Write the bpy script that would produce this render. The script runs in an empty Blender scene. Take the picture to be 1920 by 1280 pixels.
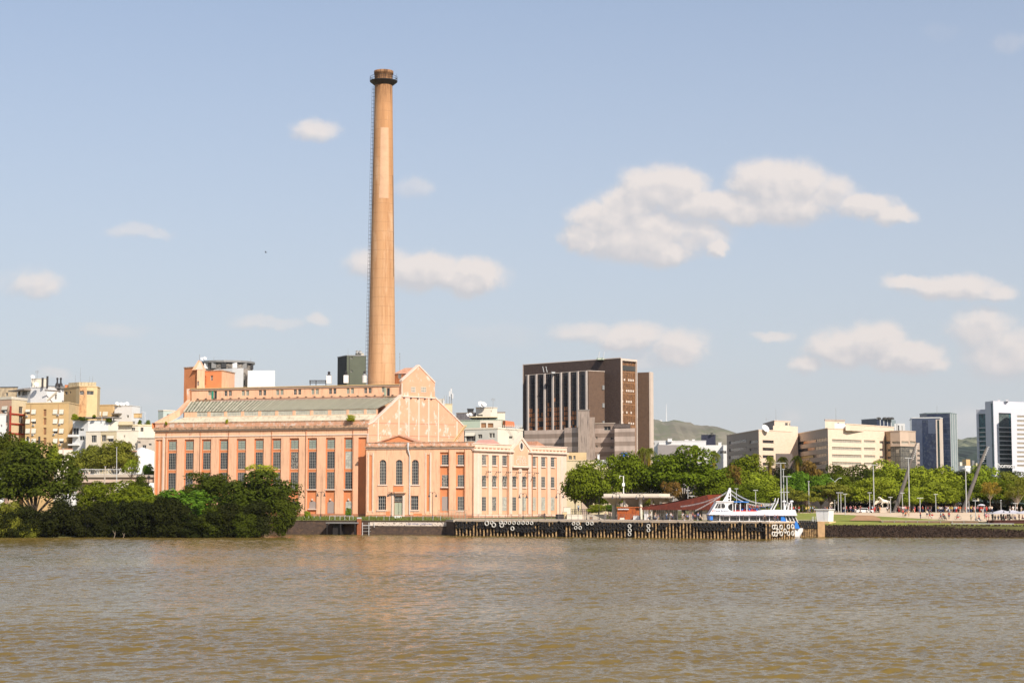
import bpy, bmesh, math, random
from mathutils import Vector, Matrix
import numpy as np
R = math.radians
SC = bpy.context.scene
COL = SC.collection
# ------------------------------------------------------------------ camera
FPX, CAMH, PITCH = 3300.0, 7.3, math.atan(305/3300)
cam_d = bpy.data.cameras.new('camera'); cam = bpy.data.objects.new('camera', cam_d); COL.objects.link(cam)
cam_d.sensor_width = 36; cam_d.lens = FPX/1920*36; cam_d.clip_start = 1; cam_d.clip_end = 40000
cam.location = (0, 0, CAMH); cam.rotation_euler = (math.pi/2+PITCH, 0, 0)
SC.camera = cam
# ------------------------------------------------------------------ light
SUN_AZ, SUN_EL = 29, 38         # azimuth to the right of the direction behind the camera
sv = Vector((math.sin(R(SUN_AZ))*math.cos(R(SUN_EL)), -math.cos(R(SUN_AZ))*math.cos(R(SUN_EL)), math.sin(R(SUN_EL))))
sl = bpy.data.lights.new('sun', 'SUN'); so = bpy.data.objects.new('sun', sl); COL.objects.link(so)
sl.energy = 4.5; sl.angle = R(0.5); sl.color = (1.0, 0.91, 0.815)
so.rotation_euler = sv.to_track_quat('Z', 'Y').to_euler(); so.location = (100, -100, 200)
SC.view_settings.view_transform = 'Standard'; SC.view_settings.look = 'None'
SC.view_settings.exposure = 0.30; SC.view_settings.gamma = 1

def at(px, py, Y):
    """point of the place seen at photo pixel (px,py) at ground distance Y"""
    c, s = math.cos(PITCH), math.sin(PITCH)
    a, b = (px-960)/FPX, (640-py)/FPX
    d = Vector((a, c-b*s, s+b*c)); k = Y/d.y
    return Vector((d.x*k, Y, CAMH+d.z*k))

# ------------------------------------------------------------------ sky with clouds
world = bpy.data.worlds.new('World'); SC.world = world; world.use_nodes = True
nt = world.node_tree; nt.nodes.clear(); N = nt.nodes; L = nt.links
def nd(t, tree=None, **k):
    n = (tree or nt).nodes.new(t)
    for a, b in k.items(): setattr(n, a, b)
    return n
CL = [(1245,352,78,40,1),(1190,378,70,34,.9),(1130,410,62,36,.95),(1095,445,42,30,.9),(1185,455,85,38,.95),(1240,472,65,26,.9),
 (1330,385,95,32,.95),(1300,440,70,36,.7),(1342,465,27,20,.9),(1440,345,70,44,1),(1485,345,62,44,.95),(1470,388,85,34,.95),(1560,362,52,34,.7),(1620,386,62,25,.85),(1672,402,38,20,.85),
 (715,497,66,30,.75),(790,508,80,34,.95),(880,518,66,34,1),(592,247,44,22,.66),(770,352,42,22,.38),(245,432,52,16,.42),(290,440,40,12,.4),
 (68,535,52,25,.6),(40,528,70,30,.3),(1200,432,105,46,.85),(1390,400,60,24,.9),(1110,622,80,20,.6),(1180,633,60,28,.9),(1275,652,55,38,.8),(1220,672,90,26,.45),
 (1450,632,38,10,.6),(1515,685,28,20,.7),(1580,652,64,36,.9),(1640,642,56,38,1),(1690,668,66,30,1),(1738,682,38,18,.8),
 (1715,532,55,15,.8),(1790,540,84,24,.9),(1860,548,50,18,.7),(1840,618,62,42,.7),(1885,665,80,48,.7),(210,620,75,18,.32),
 (500,606,75,15,.42),(595,600,30,15,.5),(105,700,38,16,.4),(1820,800,60,40,.35),(1890,80,40,25,.28),(1760,60,40,18,.18),(930,630,90,30,.25),(240,745,90,24,.25),(1480,780,30,18,.3)]
g = bpy.data.node_groups.new('cloud_density', 'ShaderNodeTree')
g.interface.new_socket('Vector', in_out='INPUT', socket_type='NodeSocketVector')
g.interface.new_socket('Density', in_out='OUTPUT', socket_type='NodeSocketFloat')
gi = nd('NodeGroupInput', g); go = nd('NodeGroupOutput', g)
nz = nd('ShaderNodeTexNoise', g); nz.inputs['Scale'].default_value = 42; nz.inputs['Detail'].default_value = 7; nz.inputs['Roughness'].default_value = .66
g.links.new(gi.outputs[0], nz.inputs['Vector'])
sub = nd('ShaderNodeVectorMath', g, operation='SUBTRACT'); sub.inputs[1].default_value = (.5, .5, .5); g.links.new(nz.outputs['Color'], sub.inputs[0])
scl = nd('ShaderNodeVectorMath', g, operation='MULTIPLY'); scl.inputs[1].default_value = (.026, 0, .014); g.links.new(sub.outputs[0], scl.inputs[0])
add = nd('ShaderNodeVectorMath', g, operation='ADD'); g.links.new(gi.outputs[0], add.inputs[0]); g.links.new(scl.outputs[0], add.inputs[1])
prev = None
for (cx, cy, a, b, wt) in CL:
    c0 = at(cx, cy, 1.0); u0, v0 = c0.x, c0.z-CAMH
    s1 = nd('ShaderNodeVectorMath', g, operation='SUBTRACT'); s1.inputs[1].default_value = (u0, 0, v0); g.links.new(add.outputs[0], s1.inputs[0])
    s2 = nd('ShaderNodeVectorMath', g, operation='MULTIPLY'); s2.inputs[1].default_value = (FPX/a/1.78, 0, FPX/b/1.75); g.links.new(s1.outputs[0], s2.inputs[0])
    s3 = nd('ShaderNodeVectorMath', g, operation='LENGTH'); g.links.new(s2.outputs[0], s3.inputs[0])
    mr = nd('ShaderNodeMapRange', g, interpolation_type='SMOOTHERSTEP'); mr.inputs[1].default_value = 1.0; mr.inputs[2].default_value = 0.15; mr.inputs[3].default_value = 0; mr.inputs[4].default_value = wt
    g.links.new(s3.outputs['Value'], mr.inputs[0])
    if prev is None: prev = mr.outputs[0]
    else:
        mx = nd('ShaderNodeMath', g, operation='SMOOTH_MAX'); mx.inputs[2].default_value = .12
        g.links.new(prev, mx.inputs[0]); g.links.new(mr.outputs[0], mx.inputs[1]); prev = mx.outputs[0]
n2 = nd('ShaderNodeTexNoise', g); n2.inputs['Scale'].default_value = 95; n2.inputs['Detail'].default_value = 6; g.links.new(gi.outputs[0], n2.inputs['Vector'])
m2 = nd('ShaderNodeMath', g, operation='MULTIPLY_ADD'); g.links.new(n2.outputs['Fac'], m2.inputs[0]); m2.inputs[1].default_value = .75; m2.inputs[2].default_value = .66
m3 = nd('ShaderNodeMath', g, operation='MULTIPLY'); g.links.new(m2.outputs[0], m3.inputs[0]); g.links.new(prev, m3.inputs[1])
g.links.new(m3.outputs[0], go.inputs[0])

tc = nd('ShaderNodeTexCoord'); sx = nd('ShaderNodeSeparateXYZ'); L.new(tc.outputs['Generated'], sx.inputs[0])
def M(op, a, b=None, clamp=False):
    n = nd('ShaderNodeMath', operation=op); n.use_clamp = clamp
    for i, v in enumerate((a, b)):
        if v is None: continue
        if isinstance(v, (int, float)): n.inputs[i].default_value = v
        else: L.new(v, n.inputs[i])
    return n.outputs[0]
yc = M('MAXIMUM', sx.outputs['Y'], .02)
cb = nd('ShaderNodeCombineXYZ'); L.new(M('DIVIDE', sx.outputs['X'], yc), cb.inputs[0]); L.new(M('DIVIDE', sx.outputs['Z'], yc), cb.inputs[2])
g1 = nd('ShaderNodeGroup'); g1.node_tree = g; L.new(cb.outputs[0], g1.inputs[0])
off = nd('ShaderNodeVectorMath', operation='ADD'); off.inputs[1].default_value = (.0035, 0, .0065); L.new(cb.outputs[0], off.inputs[0])
g2 = nd('ShaderNodeGroup'); g2.node_tree = g; L.new(off.outputs[0], g2.inputs[0])
fwd = nd('ShaderNodeMapRange'); fwd.inputs[1].default_value = .1; fwd.inputs[2].default_value = .35; L.new(sx.outputs['Y'], fwd.inputs[0])
al = nd('ShaderNodeMapRange', interpolation_type='SMOOTHSTEP'); al.inputs[1].default_value = .06; al.inputs[2].default_value = .85; al.inputs[4].default_value = .88; L.new(g1.outputs[0], al.inputs[0])
alpha = M('MULTIPLY', al.outputs[0], fwd.outputs[0])
shade = M('MULTIPLY_ADD', M('SUBTRACT', g1.outputs[0], g2.outputs[0]), 2.0, clamp=True); shade.node.inputs[2].default_value = .50
cmix = nd('ShaderNodeMix', data_type='RGBA'); L.new(shade, cmix.inputs[0])
cmix.inputs[6].default_value = (.53, .515, .525, 1); cmix.inputs[7].default_value = (.74, .67, .625, 1)
sky = nd('ShaderNodeTexSky', sky_type='NISHITA'); sky.sun_disc = False; sky.sun_elevation = R(SUN_EL); sky.sun_rotation = R(180-SUN_AZ)
sky.air_density = 1.0; sky.dust_density = 0.4; sky.ozone_density = 2.5; sky.altitude = 10
SKYS = 0.11
smul = nd('ShaderNodeVectorMath', operation='SCALE'); smul.inputs[3].default_value = SKYS; L.new(sky.outputs[0], smul.inputs[0])
# thin high veil that whitens the sky towards the horizon
el = nd('ShaderNodeMapRange'); el.inputs[1].default_value = .0; el.inputs[2].default_value = .36; el.inputs[3].default_value = .86; el.inputs[4].default_value = .20; L.new(sx.outputs['Z'], el.inputs[0])
veil = nd('ShaderNodeMix', data_type='RGBA'); L.new(el.outputs[0], veil.inputs[0]); L.new(smul.outputs[0], veil.inputs[6]); veil.inputs[7].default_value = (.485, .478, .505, 1)
wm = nd('ShaderNodeMix', data_type='RGBA'); L.new(alpha, wm.inputs[0]); L.new(veil.outputs[2], wm.inputs[6]); L.new(cmix.outputs[2], wm.inputs[7])
bg0 = nd('ShaderNodeBackground'); L.new(veil.outputs[2], bg0.inputs[0])
bg = nd('ShaderNodeBackground'); L.new(wm.outputs[2], bg.inputs[0])
inz = M('MULTIPLY', M('GREATER_THAN', sx.outputs['Y'], .75), M('MULTIPLY', M('LESS_THAN', sx.outputs['Z'], .45), M('GREATER_THAN', sx.outputs['Z'], -.02)))
wmx = nd('ShaderNodeMixShader'); L.new(inz, wmx.inputs[0]); L.new(bg0.outputs[0], wmx.inputs[1]); L.new(bg.outputs[0], wmx.inputs[2])
wo = nd('ShaderNodeOutputWorld'); L.new(wmx.outputs[0], wo.inputs[0])

# ------------------------------------------------------------------ materials
MATS = {}
def mat(name, col, rough=.8, var=.12, scale=.35, bump=0, metal=0, stain=None, stains=(.25, .06), stain_at=(.5, .7), spec=.5, translucent=0, hue=0, alpha=1):
    """procedural surface: base colour, broad noise, optional stains with a shape of their own"""
    if name in MATS: return MATS[name]
    m = bpy.data.materials.new(name); m.use_nodes = True; t = m.node_tree; b = t.nodes['Principled BSDF']
    geo = t.nodes.new('ShaderNodeNewGeometry'); n = t.nodes.new('ShaderNodeTexNoise'); n.inputs['Scale'].default_value = scale; n.inputs['Detail'].default_value = 6; n.inputs['Roughness'].default_value = .65
    t.links.new(geo.outputs['Position'], n.inputs['Vector'])
    mr = t.nodes.new('ShaderNodeMapRange'); mr.inputs[1].default_value = .3; mr.inputs[2].default_value = .7; mr.inputs[3].default_value = 1-var; mr.inputs[4].default_value = 1+var
    t.links.new(n.outputs['Fac'], mr.inputs[0])
    sc = t.nodes.new('ShaderNodeVectorMath'); sc.operation = 'SCALE'; sc.inputs[0].default_value = col; t.links.new(mr.outputs[0], sc.inputs[3])
    out = sc.outputs[0]
    if stain:
        mp = t.nodes.new('ShaderNodeMapping'); mp.inputs['Scale'].default_value = (stains[0], stains[0], stains[1]); t.links.new(geo.outputs['Position'], mp.inputs[0])
        s = t.nodes.new('ShaderNodeTexNoise'); s.inputs['Scale'].default_value = 4; s.inputs['Detail'].default_value = 8; s.inputs['Roughness'].default_value = .7; t.links.new(mp.outputs[0], s.inputs['Vector'])
        r2 = t.nodes.new('ShaderNodeMapRange'); r2.inputs[1].default_value = stain_at[0]; r2.inputs[2].default_value = stain_at[1]; t.links.new(s.outputs['Fac'], r2.inputs[0])
        mx = t.nodes.new('ShaderNodeMix'); mx.data_type = 'RGBA'; t.links.new(r2.outputs[0], mx.inputs[0]); t.links.new(out, mx.inputs[6]); mx.inputs[7].default_value = (*stain, 1); out = mx.outputs[2]
    if hue:
        oi = t.nodes.new('ShaderNodeObjectInfo'); hs = t.nodes.new('ShaderNodeHueSaturation')
        m1 = t.nodes.new('ShaderNodeMapRange'); m1.inputs[3].default_value = .5-hue; m1.inputs[4].default_value = .5+hue*.6; t.links.new(oi.outputs['Random'], m1.inputs[0]); t.links.new(m1.outputs[0], hs.inputs['Hue'])
        t.links.new(out, hs.inputs['Color']); out = hs.outputs[0]
    t.links.new(out, b.inputs['Base Color'])
    b.inputs['Roughness'].default_value = rough; b.inputs['Metallic'].default_value = metal; b.inputs['Specular IOR Level'].default_value = spec
    if bump:
        bp = t.nodes.new('ShaderNodeBump'); bp.inputs['Strength'].default_value = bump; bp.inputs['Distance'].default_value = .1
        nb = t.nodes.new('ShaderNodeTexNoise'); nb.inputs['Scale'].default_value = 3; nb.inputs['Detail'].default_value = 5; t.links.new(geo.outputs['Position'], nb.inputs['Vector'])
        t.links.new(nb.outputs['Fac'], bp.inputs['Height']); t.links.new(bp.outputs[0], b.inputs['Normal'])
    if translucent:
        tr = t.nodes.new('ShaderNodeBsdfTranslucent'); ms = t.nodes.new('ShaderNodeMixShader'); ms.inputs[0].default_value = translucent
        t.links.new(out, tr.inputs[0]); o = t.nodes['Material Output']; t.links.new(b.outputs[0], ms.inputs[1]); t.links.new(tr.outputs[0], ms.inputs[2]); t.links.new(ms.outputs[0], o.inputs[0])
    MATS[name] = m; return m

salmon = mat('salmon_stucco', (.85, .49, .295), .9, .09, .3, .2, stain=(.52, .28, .17), stains=(.45, .045), stain_at=(.5, .74))
salmon_gable = mat('patched_salmon_stucco', (.74, .39, .235), .9, .08, .25, .2, stain=(.82, .62, .50), stains=(.13, .09), stain_at=(.54, .62))
pale_trim = mat('pale_cream_trim', (.78, .60, .47), .85, .08, .6, 0, stain=(.55, .38, .25), stain_at=(.6, .8))
pale_front = mat('pale_peach_stucco', (.81, .58, .43), .9, .07, .3, .2, stain=(.66, .45, .31), stain_at=(.6, .85))
peach_recess = mat('peach_recess', (.72, .43, .26), .9, .07, .3)
orange = mat('deep_orange_paint', (.70, .255, .10), .9, .10, .4, .1, stain=(.56, .20, .07), stain_at=(.55, .8))
cornice_m = mat('weathered_cornice', (.55, .33, .20), .9, .2, .8, .3, stain=(.16, .11, .07), stains=(.35, .3), stain_at=(.48, .62))
parapet_m = mat('mottled_parapet', (.60, .32, .19), .9, .15, .8, .3, stain=(.62, .52, .42), stains=(.3, .3), stain_at=(.5, .6))
brickbase = mat('rusty_plinth', (.45, .20, .10), .9, .25, 1.2, .3)
glassd = mat('dark_window_glass', (.035, .04, .045), .12, .5, .9)
glasspale = mat('grimy_pale_glass', (.50, .50, .42), .35, .35, 1.3)
louvre = mat('grey_green_louvre', (.30, .34, .27), .6, .15, 1.5)
wframe = mat('white_window_frame', (.50, .47, .40), .7, .1)
shutterm = mat('grey_shutter', (.38, .31, .27), .7, .08)
glassroof = mat('dusty_green_glass_roof', (.145, .15, .095), .75, .45, .35, stain=(.30, .30, .22), stains=(.4, .4), stain_at=(.45, .6))
roofbar = mat('cream_glazing_bar', (.52, .48, .36), .7, .2, .8)
roofpale = mat('pale_sheet_roof', (.60, .53, .38), .7, .15, .5, stain=(.38, .30, .20), stain_at=(.5, .7))
rust_tile = mat('faded_red_tile', (.55, .27, .16), .9, .2, 1.5, .3, stain=(.66, .45, .32), stain_at=(.5, .7))
greydoor = mat('sage_door_paint', (.42, .45, .32), .6, .08)
greend = mat('green_door_paint', (.03, .27, .17), .5, .1)
metal_g = mat('grey_metal', (.30, .29, .27), .5, .1, metal=.3)
metal_d = mat('dark_iron', (.035, .03, .028), .5, .2)
metal_l = mat('light_painted_metal', (.62, .62, .60), .5, .05)
white = mat('white_paint', (.80, .78, .74), .6, .04)
offwhite = mat('offwhite_render', (.76, .68, .54), .9, .08, .4, .1, stain=(.5, .44, .34), stain_at=(.6, .85))
cream = mat('cream_render', (.72, .60, .38), .9, .08, .4, .1, stain=(.52, .42, .28), stain_at=(.58, .85))
ochre = mat('ochre_render', (.66, .44, .20), .9, .08, .4, .1, stain=(.48, .31, .16), stain_at=(.58, .85))
ochre_l = mat('light_ochre_render', (.72, .52, .27), .9, .1, .4, .1, stain=(.5, .36, .2), stain_at=(.56, .8))
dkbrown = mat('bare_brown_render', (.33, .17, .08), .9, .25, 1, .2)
awning = mat('white_roller_blind', (.78, .72, .58), .7, .05)
redpaint = mat('dark_red_paint', (.40, .05, .03), .6, .1)
concrete = mat('weathered_concrete', (.30, .26, .22), .9, .15, .6, .2, stain=(.13, .11, .09), stain_at=(.55, .75))
concrete_l = mat('pale_concrete', (.52, .44, .35), .9, .10, .5, .2, stain=(.34, .28, .21), stain_at=(.58, .8))
asphaltroof = mat('dark_roofing', (.05, .05, .05), .9, .2)
chim_m = None

# ------------------------------------------------------------------ mesh helpers
class F:
    """facade frame: u along the wall, w into the building, z up"""
    def __init__(s, ox, oy, dx, dy):
        s.o = Vector((ox, oy)); s.d = Vector((dx, dy)).normalized(); s.n = Vector((-s.d.y, s.d.x))
    def p(s, u, w, z): q = s.o+s.d*u+s.n*w; return Vector((q.x, q.y, z))
    def hit(s, px, py, w=0):
        e = Vector((0, 0, CAMH)); d = at(px, py, 1)-e; o = s.o+s.n*w
        t = (o.x*s.n.x+o.y*s.n.y)/(d.x*s.n.x+d.y*s.n.y); q = e+d*t
        return ((q.x-o.x)*s.d.x+(q.y-o.y)*s.d.y, q.z)
    def off(s, w): q = s.o+s.n*w; return F(q.x, q.y, s.d.x, s.d.y)
    def rect(s, x0, y0, x1, y1, w=0):
        ym, xm = (y0+y1)/2, (x0+x1)/2
        return (s.hit(x0, ym, w)[0], s.hit(x1, ym, w)[0], s.hit(xm, y1, w)[1], s.hit(xm, y0, w)[1])
def Fpx(x0, Y0, x1, Y1):
    a, b = at(x0, 945, Y0), at(x1, 945, Y1); f = F(a.x, a.y, b.x-a.x, b.y-a.y); f.len = (Vector((b.x-a.x, b.y-a.y))).length; return f
WF = F(0, 0, 1, 0)
class MB:
    def __init__(s): s.v = []; s.f = []; s.mi = []; s.m = []
    def idx(s, m):
        if m not in s.m: s.m.append(m)
        return s.m.index(m)
    def q(s, pts, m):
        n = len(s.v); s.v += [tuple(p) for p in pts]; s.f.append(tuple(range(n, n+len(pts)))); s.mi.append(s.idx(m))
    def box(s, f, u0, u1, w0, w1, z0, z1, m):
        P = [f.p(u, w, z) for z in (z0, z1) for w in (w0, w1) for u in (u0, u1)]
        n = len(s.v); s.v += [tuple(p) for p in P]
        for a in ((0, 1, 5, 4), (1, 3, 7, 5), (3, 2, 6, 7), (2, 0, 4, 6), (4, 5, 7, 6), (0, 2, 3, 1)): s.f.append(tuple(n+i for i in a)); s.mi.append(s.idx(m))
    def prism(s, f, poly, w0, w1, m):
        k = len(poly); n = len(s.v); s.v += [tuple(f.p(u, w0, z)) for u, z in poly]+[tuple(f.p(u, w1, z)) for u, z in poly]
        i = s.idx(m); s.f.append(tuple(range(n, n+k))); s.f.append(tuple(range(n+2*k-1, n+k-1, -1))); s.mi += [i, i]
        for a in range(k): b = (a+1) % k; s.f.append((n+a, n+b, n+k+b, n+k+a)); s.mi.append(i)
    def vprism(s, pts, z0, z1, m, mtop=None):
        k = len(pts); n = len(s.v); s.v += [(p[0], p[1], z0) for p in pts]+[(p[0], p[1], z1) for p in pts]
        i = s.idx(m); j = s.idx(mtop or m)
        s.f.append(tuple(range(n+k, n+2*k))); s.mi.append(j)
        for a in range(k): b = (a+1) % k; s.f.append((n+a, n+b, n+k+b, n+k+a)); s.mi.append(i)
    def tube(s, pts, rad, m, n=6):
        pts = [Vector(p) for p in pts]
        if isinstance(rad, (int, float)): rad = [rad]*len(pts)
        base = len(s.v); i = s.idx(m)
        for k, p in enumerate(pts):
            t = (pts[min(k+1, len(pts)-1)]-pts[max(k-1, 0)]).normalized()
            a = t.orthogonal().normalized() if abs(t.z) > .9 else t.cross(Vector((0, 0, 1))).normalized()
            b = t.cross(a)
            for j in range(n):
                h = 2*math.pi*j/n; s.v.append(tuple(p+(a*math.cos(h)+b*math.sin(h))*rad[k]))
        for k in range(len(pts)-1):
            for j in range(n):
                s.f.append((base+k*n+j, base+k*n+(j+1) % n, base+(k+1)*n+(j+1) % n, base+(k+1)*n+j)); s.mi.append(i)
        s.f.append(tuple(base+j for j in range(n))); s.mi.append(i)
        e = base+(len(pts)-1)*n; s.f.append(tuple(e+n-1-j for j in range(n))); s.mi.append(i)
    def lathe(s, c, prof, m, n=16, sx=1, sy=1):
        base = len(s.v); i = s.idx(m)
        for r, z in prof:
            for j in range(n): h = 2*math.pi*j/n; s.v.append((c[0]+r*sx*math.cos(h), c[1]+r*sy*math.sin(h), c[2]+z))
        for k in range(len(prof)-1):
            for j in range(n): s.f.append((base+k*n+j, base+k*n+(j+1) % n, base+(k+1)*n+(j+1) % n, base+(k+1)*n+j)); s.mi.append(i)
        s.f.append(tuple(base+(len(prof)-1)*n+j for j in range(n))); s.mi.append(i)
        s.f.append(tuple(base+n-1-j for j in range(n))); s.mi.append(i)
    def wall(s, f, u0, u1, z0, z1, holes, m, dep=.4, w=0, mr=None):
        us = sorted({u0, u1} | {min(max(h[0], u0), u1) for h in holes} | {min(max(h[1], u0), u1) for h in holes})
        zs = sorted({z0, z1} | {min(max(h[2], z0), z1) for h in holes} | {min(max(h[3], z0), z1) for h in holes})
        for a in range(len(us)-1):
            for b in range(len(zs)-1):
                uc, zc = (us[a]+us[a+1])/2, (zs[b]+zs[b+1])/2
                if us[a+1]-us[a] < 1e-5 or zs[b+1]-zs[b] < 1e-5: continue
                if any(h[0] < uc < h[1] and h[2] < zc < h[3] for h in holes): continue
                s.q([f.p(us[a], w, zs[b]), f.p(us[a+1], w, zs[b]), f.p(us[a+1], w, zs[b+1]), f.p(us[a], w, zs[b+1])], m)
        for h in holes:
            a, b, c, d = h[:4]; mm = mr or m
            s.q([f.p(a, w, c), f.p(a, w+dep, c), f.p(a, w+dep, d), f.p(a, w, d)], mm)
            s.q([f.p(b, w, c), f.p(b, w+dep, c), f.p(b, w+dep, d), f.p(b, w, d)], mm)
            s.q([f.p(a, w, c), f.p(b, w, c), f.p(b, w+dep, c), f.p(a, w+dep, c)], mm)
            s.q([f.p(a, w, d), f.p(b, w, d), f.p(b, w+dep, d), f.p(a, w+dep, d)], mm)
    def build(s, name, parent=None, smooth=False):
        B = Vector(parent.get('_base', (0, 0, 0))) if parent is not None else Vector((0, 0, 0))
        me = bpy.data.meshes.new(name); me.from_pydata([tuple(Vector(v)-B) for v in s.v], [], s.f)
        for m in s.m: me.materials.append(m)
        me.polygons.foreach_set('material_index', s.mi)
        if smooth: me.polygons.foreach_set('use_smooth', [True]*len(s.f))
        me.update()
        o = bpy.data.objects.new(name, me); COL.objects.link(o)
        if parent is not None: o.parent = parent; o['_base'] = tuple(B)
        return o
def tag(o, label=None, cat=None, group=None, kind=None):
    if label: o['label'] = label
    if cat: o['category'] = cat
    if group: o['group'] = group
    if kind: o['kind'] = kind
    return o
def thing(name, label, cat, loc, group=None):
    o = bpy.data.objects.new(name, None); COL.objects.link(o); o.location = loc; o['_base'] = tuple(loc); o.empty_display_size = .5
    return tag(o, label, cat, group)
def single(name, mb, loc, label, cat, group=None, smooth=False):
    """a thing that is one mesh: vertices relative to its base"""
    s = thing(name, label, cat, loc); o = mb.build(name, s, smooth); o.parent = None; o.location = loc
    bpy.data.objects.remove(s); o.name = name; return tag(o, label, cat, group)
def struct(name, mb, label=None, kind='structure', smooth=False):
    o = mb.build(name, None, smooth); o['kind'] = kind
    if label: o['label'] = label
    return o
WRND = random.Random(77)
glass2 = mat('dusty_window_glass', (.085, .085, .08), .25, .6, 1.5); glass3 = mat('curtained_window_glass', (.05, .05, .05), .2, .4, 1.2, stain=(.34, .31, .26), stains=(.8, .5), stain_at=(.5, .56))
def window(f, r, parent, nx=2, ny=3, w=.33, fm=None, pm=None, bar=.06, arch=False, name='window', sub=True):
    """frame with glazing bars and a pane behind it"""
    u0, u1, z0, z1 = r; fm = fm or wframe; pm = pm or glassd
    if pm is glassd: pm = WRND.choice([glassd, glassd, glassd, glass2, glass2, glass3])
    mb = MB(); t = bar
    for k in range(nx+1): u = u0+(u1-u0-t)*k/nx; mb.box(f, u, u+t, w-.07, w-.005, z0, z1, fm)
    for k in range(ny+1): z = z0+(z1-z0-t)*k/ny; mb.box(f, u0+t, u1-t, w-.065, w-.01, z, z+t, fm)
    if sub:
        o = mb.build(name, parent)
        pb = MB(); pb.q([f.p(u0, w, z0), f.p(u1, w, z0), f.p(u1, w, z1), f.p(u0, w, z1)], pm); pb.build('pane', o)
    else:
        mb.q([f.p(u0, w, z0), f.p(u1, w, z0), f.p(u1, w, z1), f.p(u0, w, z1)], pm); o = mb.build(name, parent)
    return o
def block(mb, corners, ztop, zbot, m, holes=None, back=14, roof=None, dep=.4, coping=None, copm=None, shrink=3, mats=None):
    """closed building volume whose visible faces run through the given (pixel, distance) corners; returns the faces' frames"""
    holes = holes or {}; fr = []
    for i in range(len(corners)-1):
        f = Fpx(*corners[i], *corners[i+1]); fr.append(f)
        hs = [f.rect(*h) for h in holes.get(i, [])]
        hs = [(max(h[0], .05), min(h[1], f.len-.05), h[2], h[3]) for h in hs]
        mb.wall(f, 0, f.len, zbot, ztop, hs, (mats or {}).get(i, m), dep)
        f.holes = hs
        if coping: mb.box(f, -.12, f.len+.12, -.14, .28, ztop, ztop+coping, copm or m)
    P = [at(c[0], 945, c[1]) for c in corners]
    bl = at(corners[0][0]+shrink, 945, corners[0][1]+back); br = at(corners[-1][0]-shrink, 945, corners[-1][1]+back)
    mb.q([(p.x, p.y, ztop) for p in P]+[(br.x, br.y, ztop), (bl.x, bl.y, ztop)], roof or asphaltroof)
    for a, b in ((P[-1], br), (br, bl), (bl, P[0])): mb.q([(a.x, a.y, zbot), (b.x, b.y, zbot), (b.x, b.y, ztop), (a.x, a.y, ztop)], m)
    return fr
def zt(px, py, Y): return at(px, py, Y).z
def pole(mb, px, y0, y1, Y, r, m, n=6, r1=None):
    a, b = at(px, y0, Y), at(px, y1, Y); b.x = a.x; mb.tube([a, b], [r, r1 or r], m, n)
def text_mesh(txt, f, u, w, z, size, m, name, parent, ext=.02):
    cu = bpy.data.curves.new(name, 'FONT'); cu.body = txt; cu.size = size; cu.extrude = ext; cu.align_x = 'CENTER'
    o = bpy.data.objects.new(name, cu); COL.objects.link(o); bpy.context.view_layer.update()
    me = bpy.data.meshes.new_from_object(o.evaluated_get(bpy.context.evaluated_depsgraph_get())); bpy.data.objects.remove(o)
    B = Vector(parent['_base']) if parent is not None else Vector((0, 0, 0))
    for v in me.vertices: v.co = f.p(u+v.co.x, w-v.co.z, z+v.co.y)-B
    me.materials.clear(); me.materials.append(m); r = bpy.data.objects.new(name, me); COL.objects.link(r)
    if parent is not None: r.parent = parent; r['_base'] = tuple(B)
    return r
def dup(o, parent=None, mats=None):
    """copy a thing with its parts and sub-parts"""
    c = o.copy(); COL.objects.link(c)
    if parent is not None: c.parent = parent
    for ch in o.children: dup(ch, c)
    return c
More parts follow.
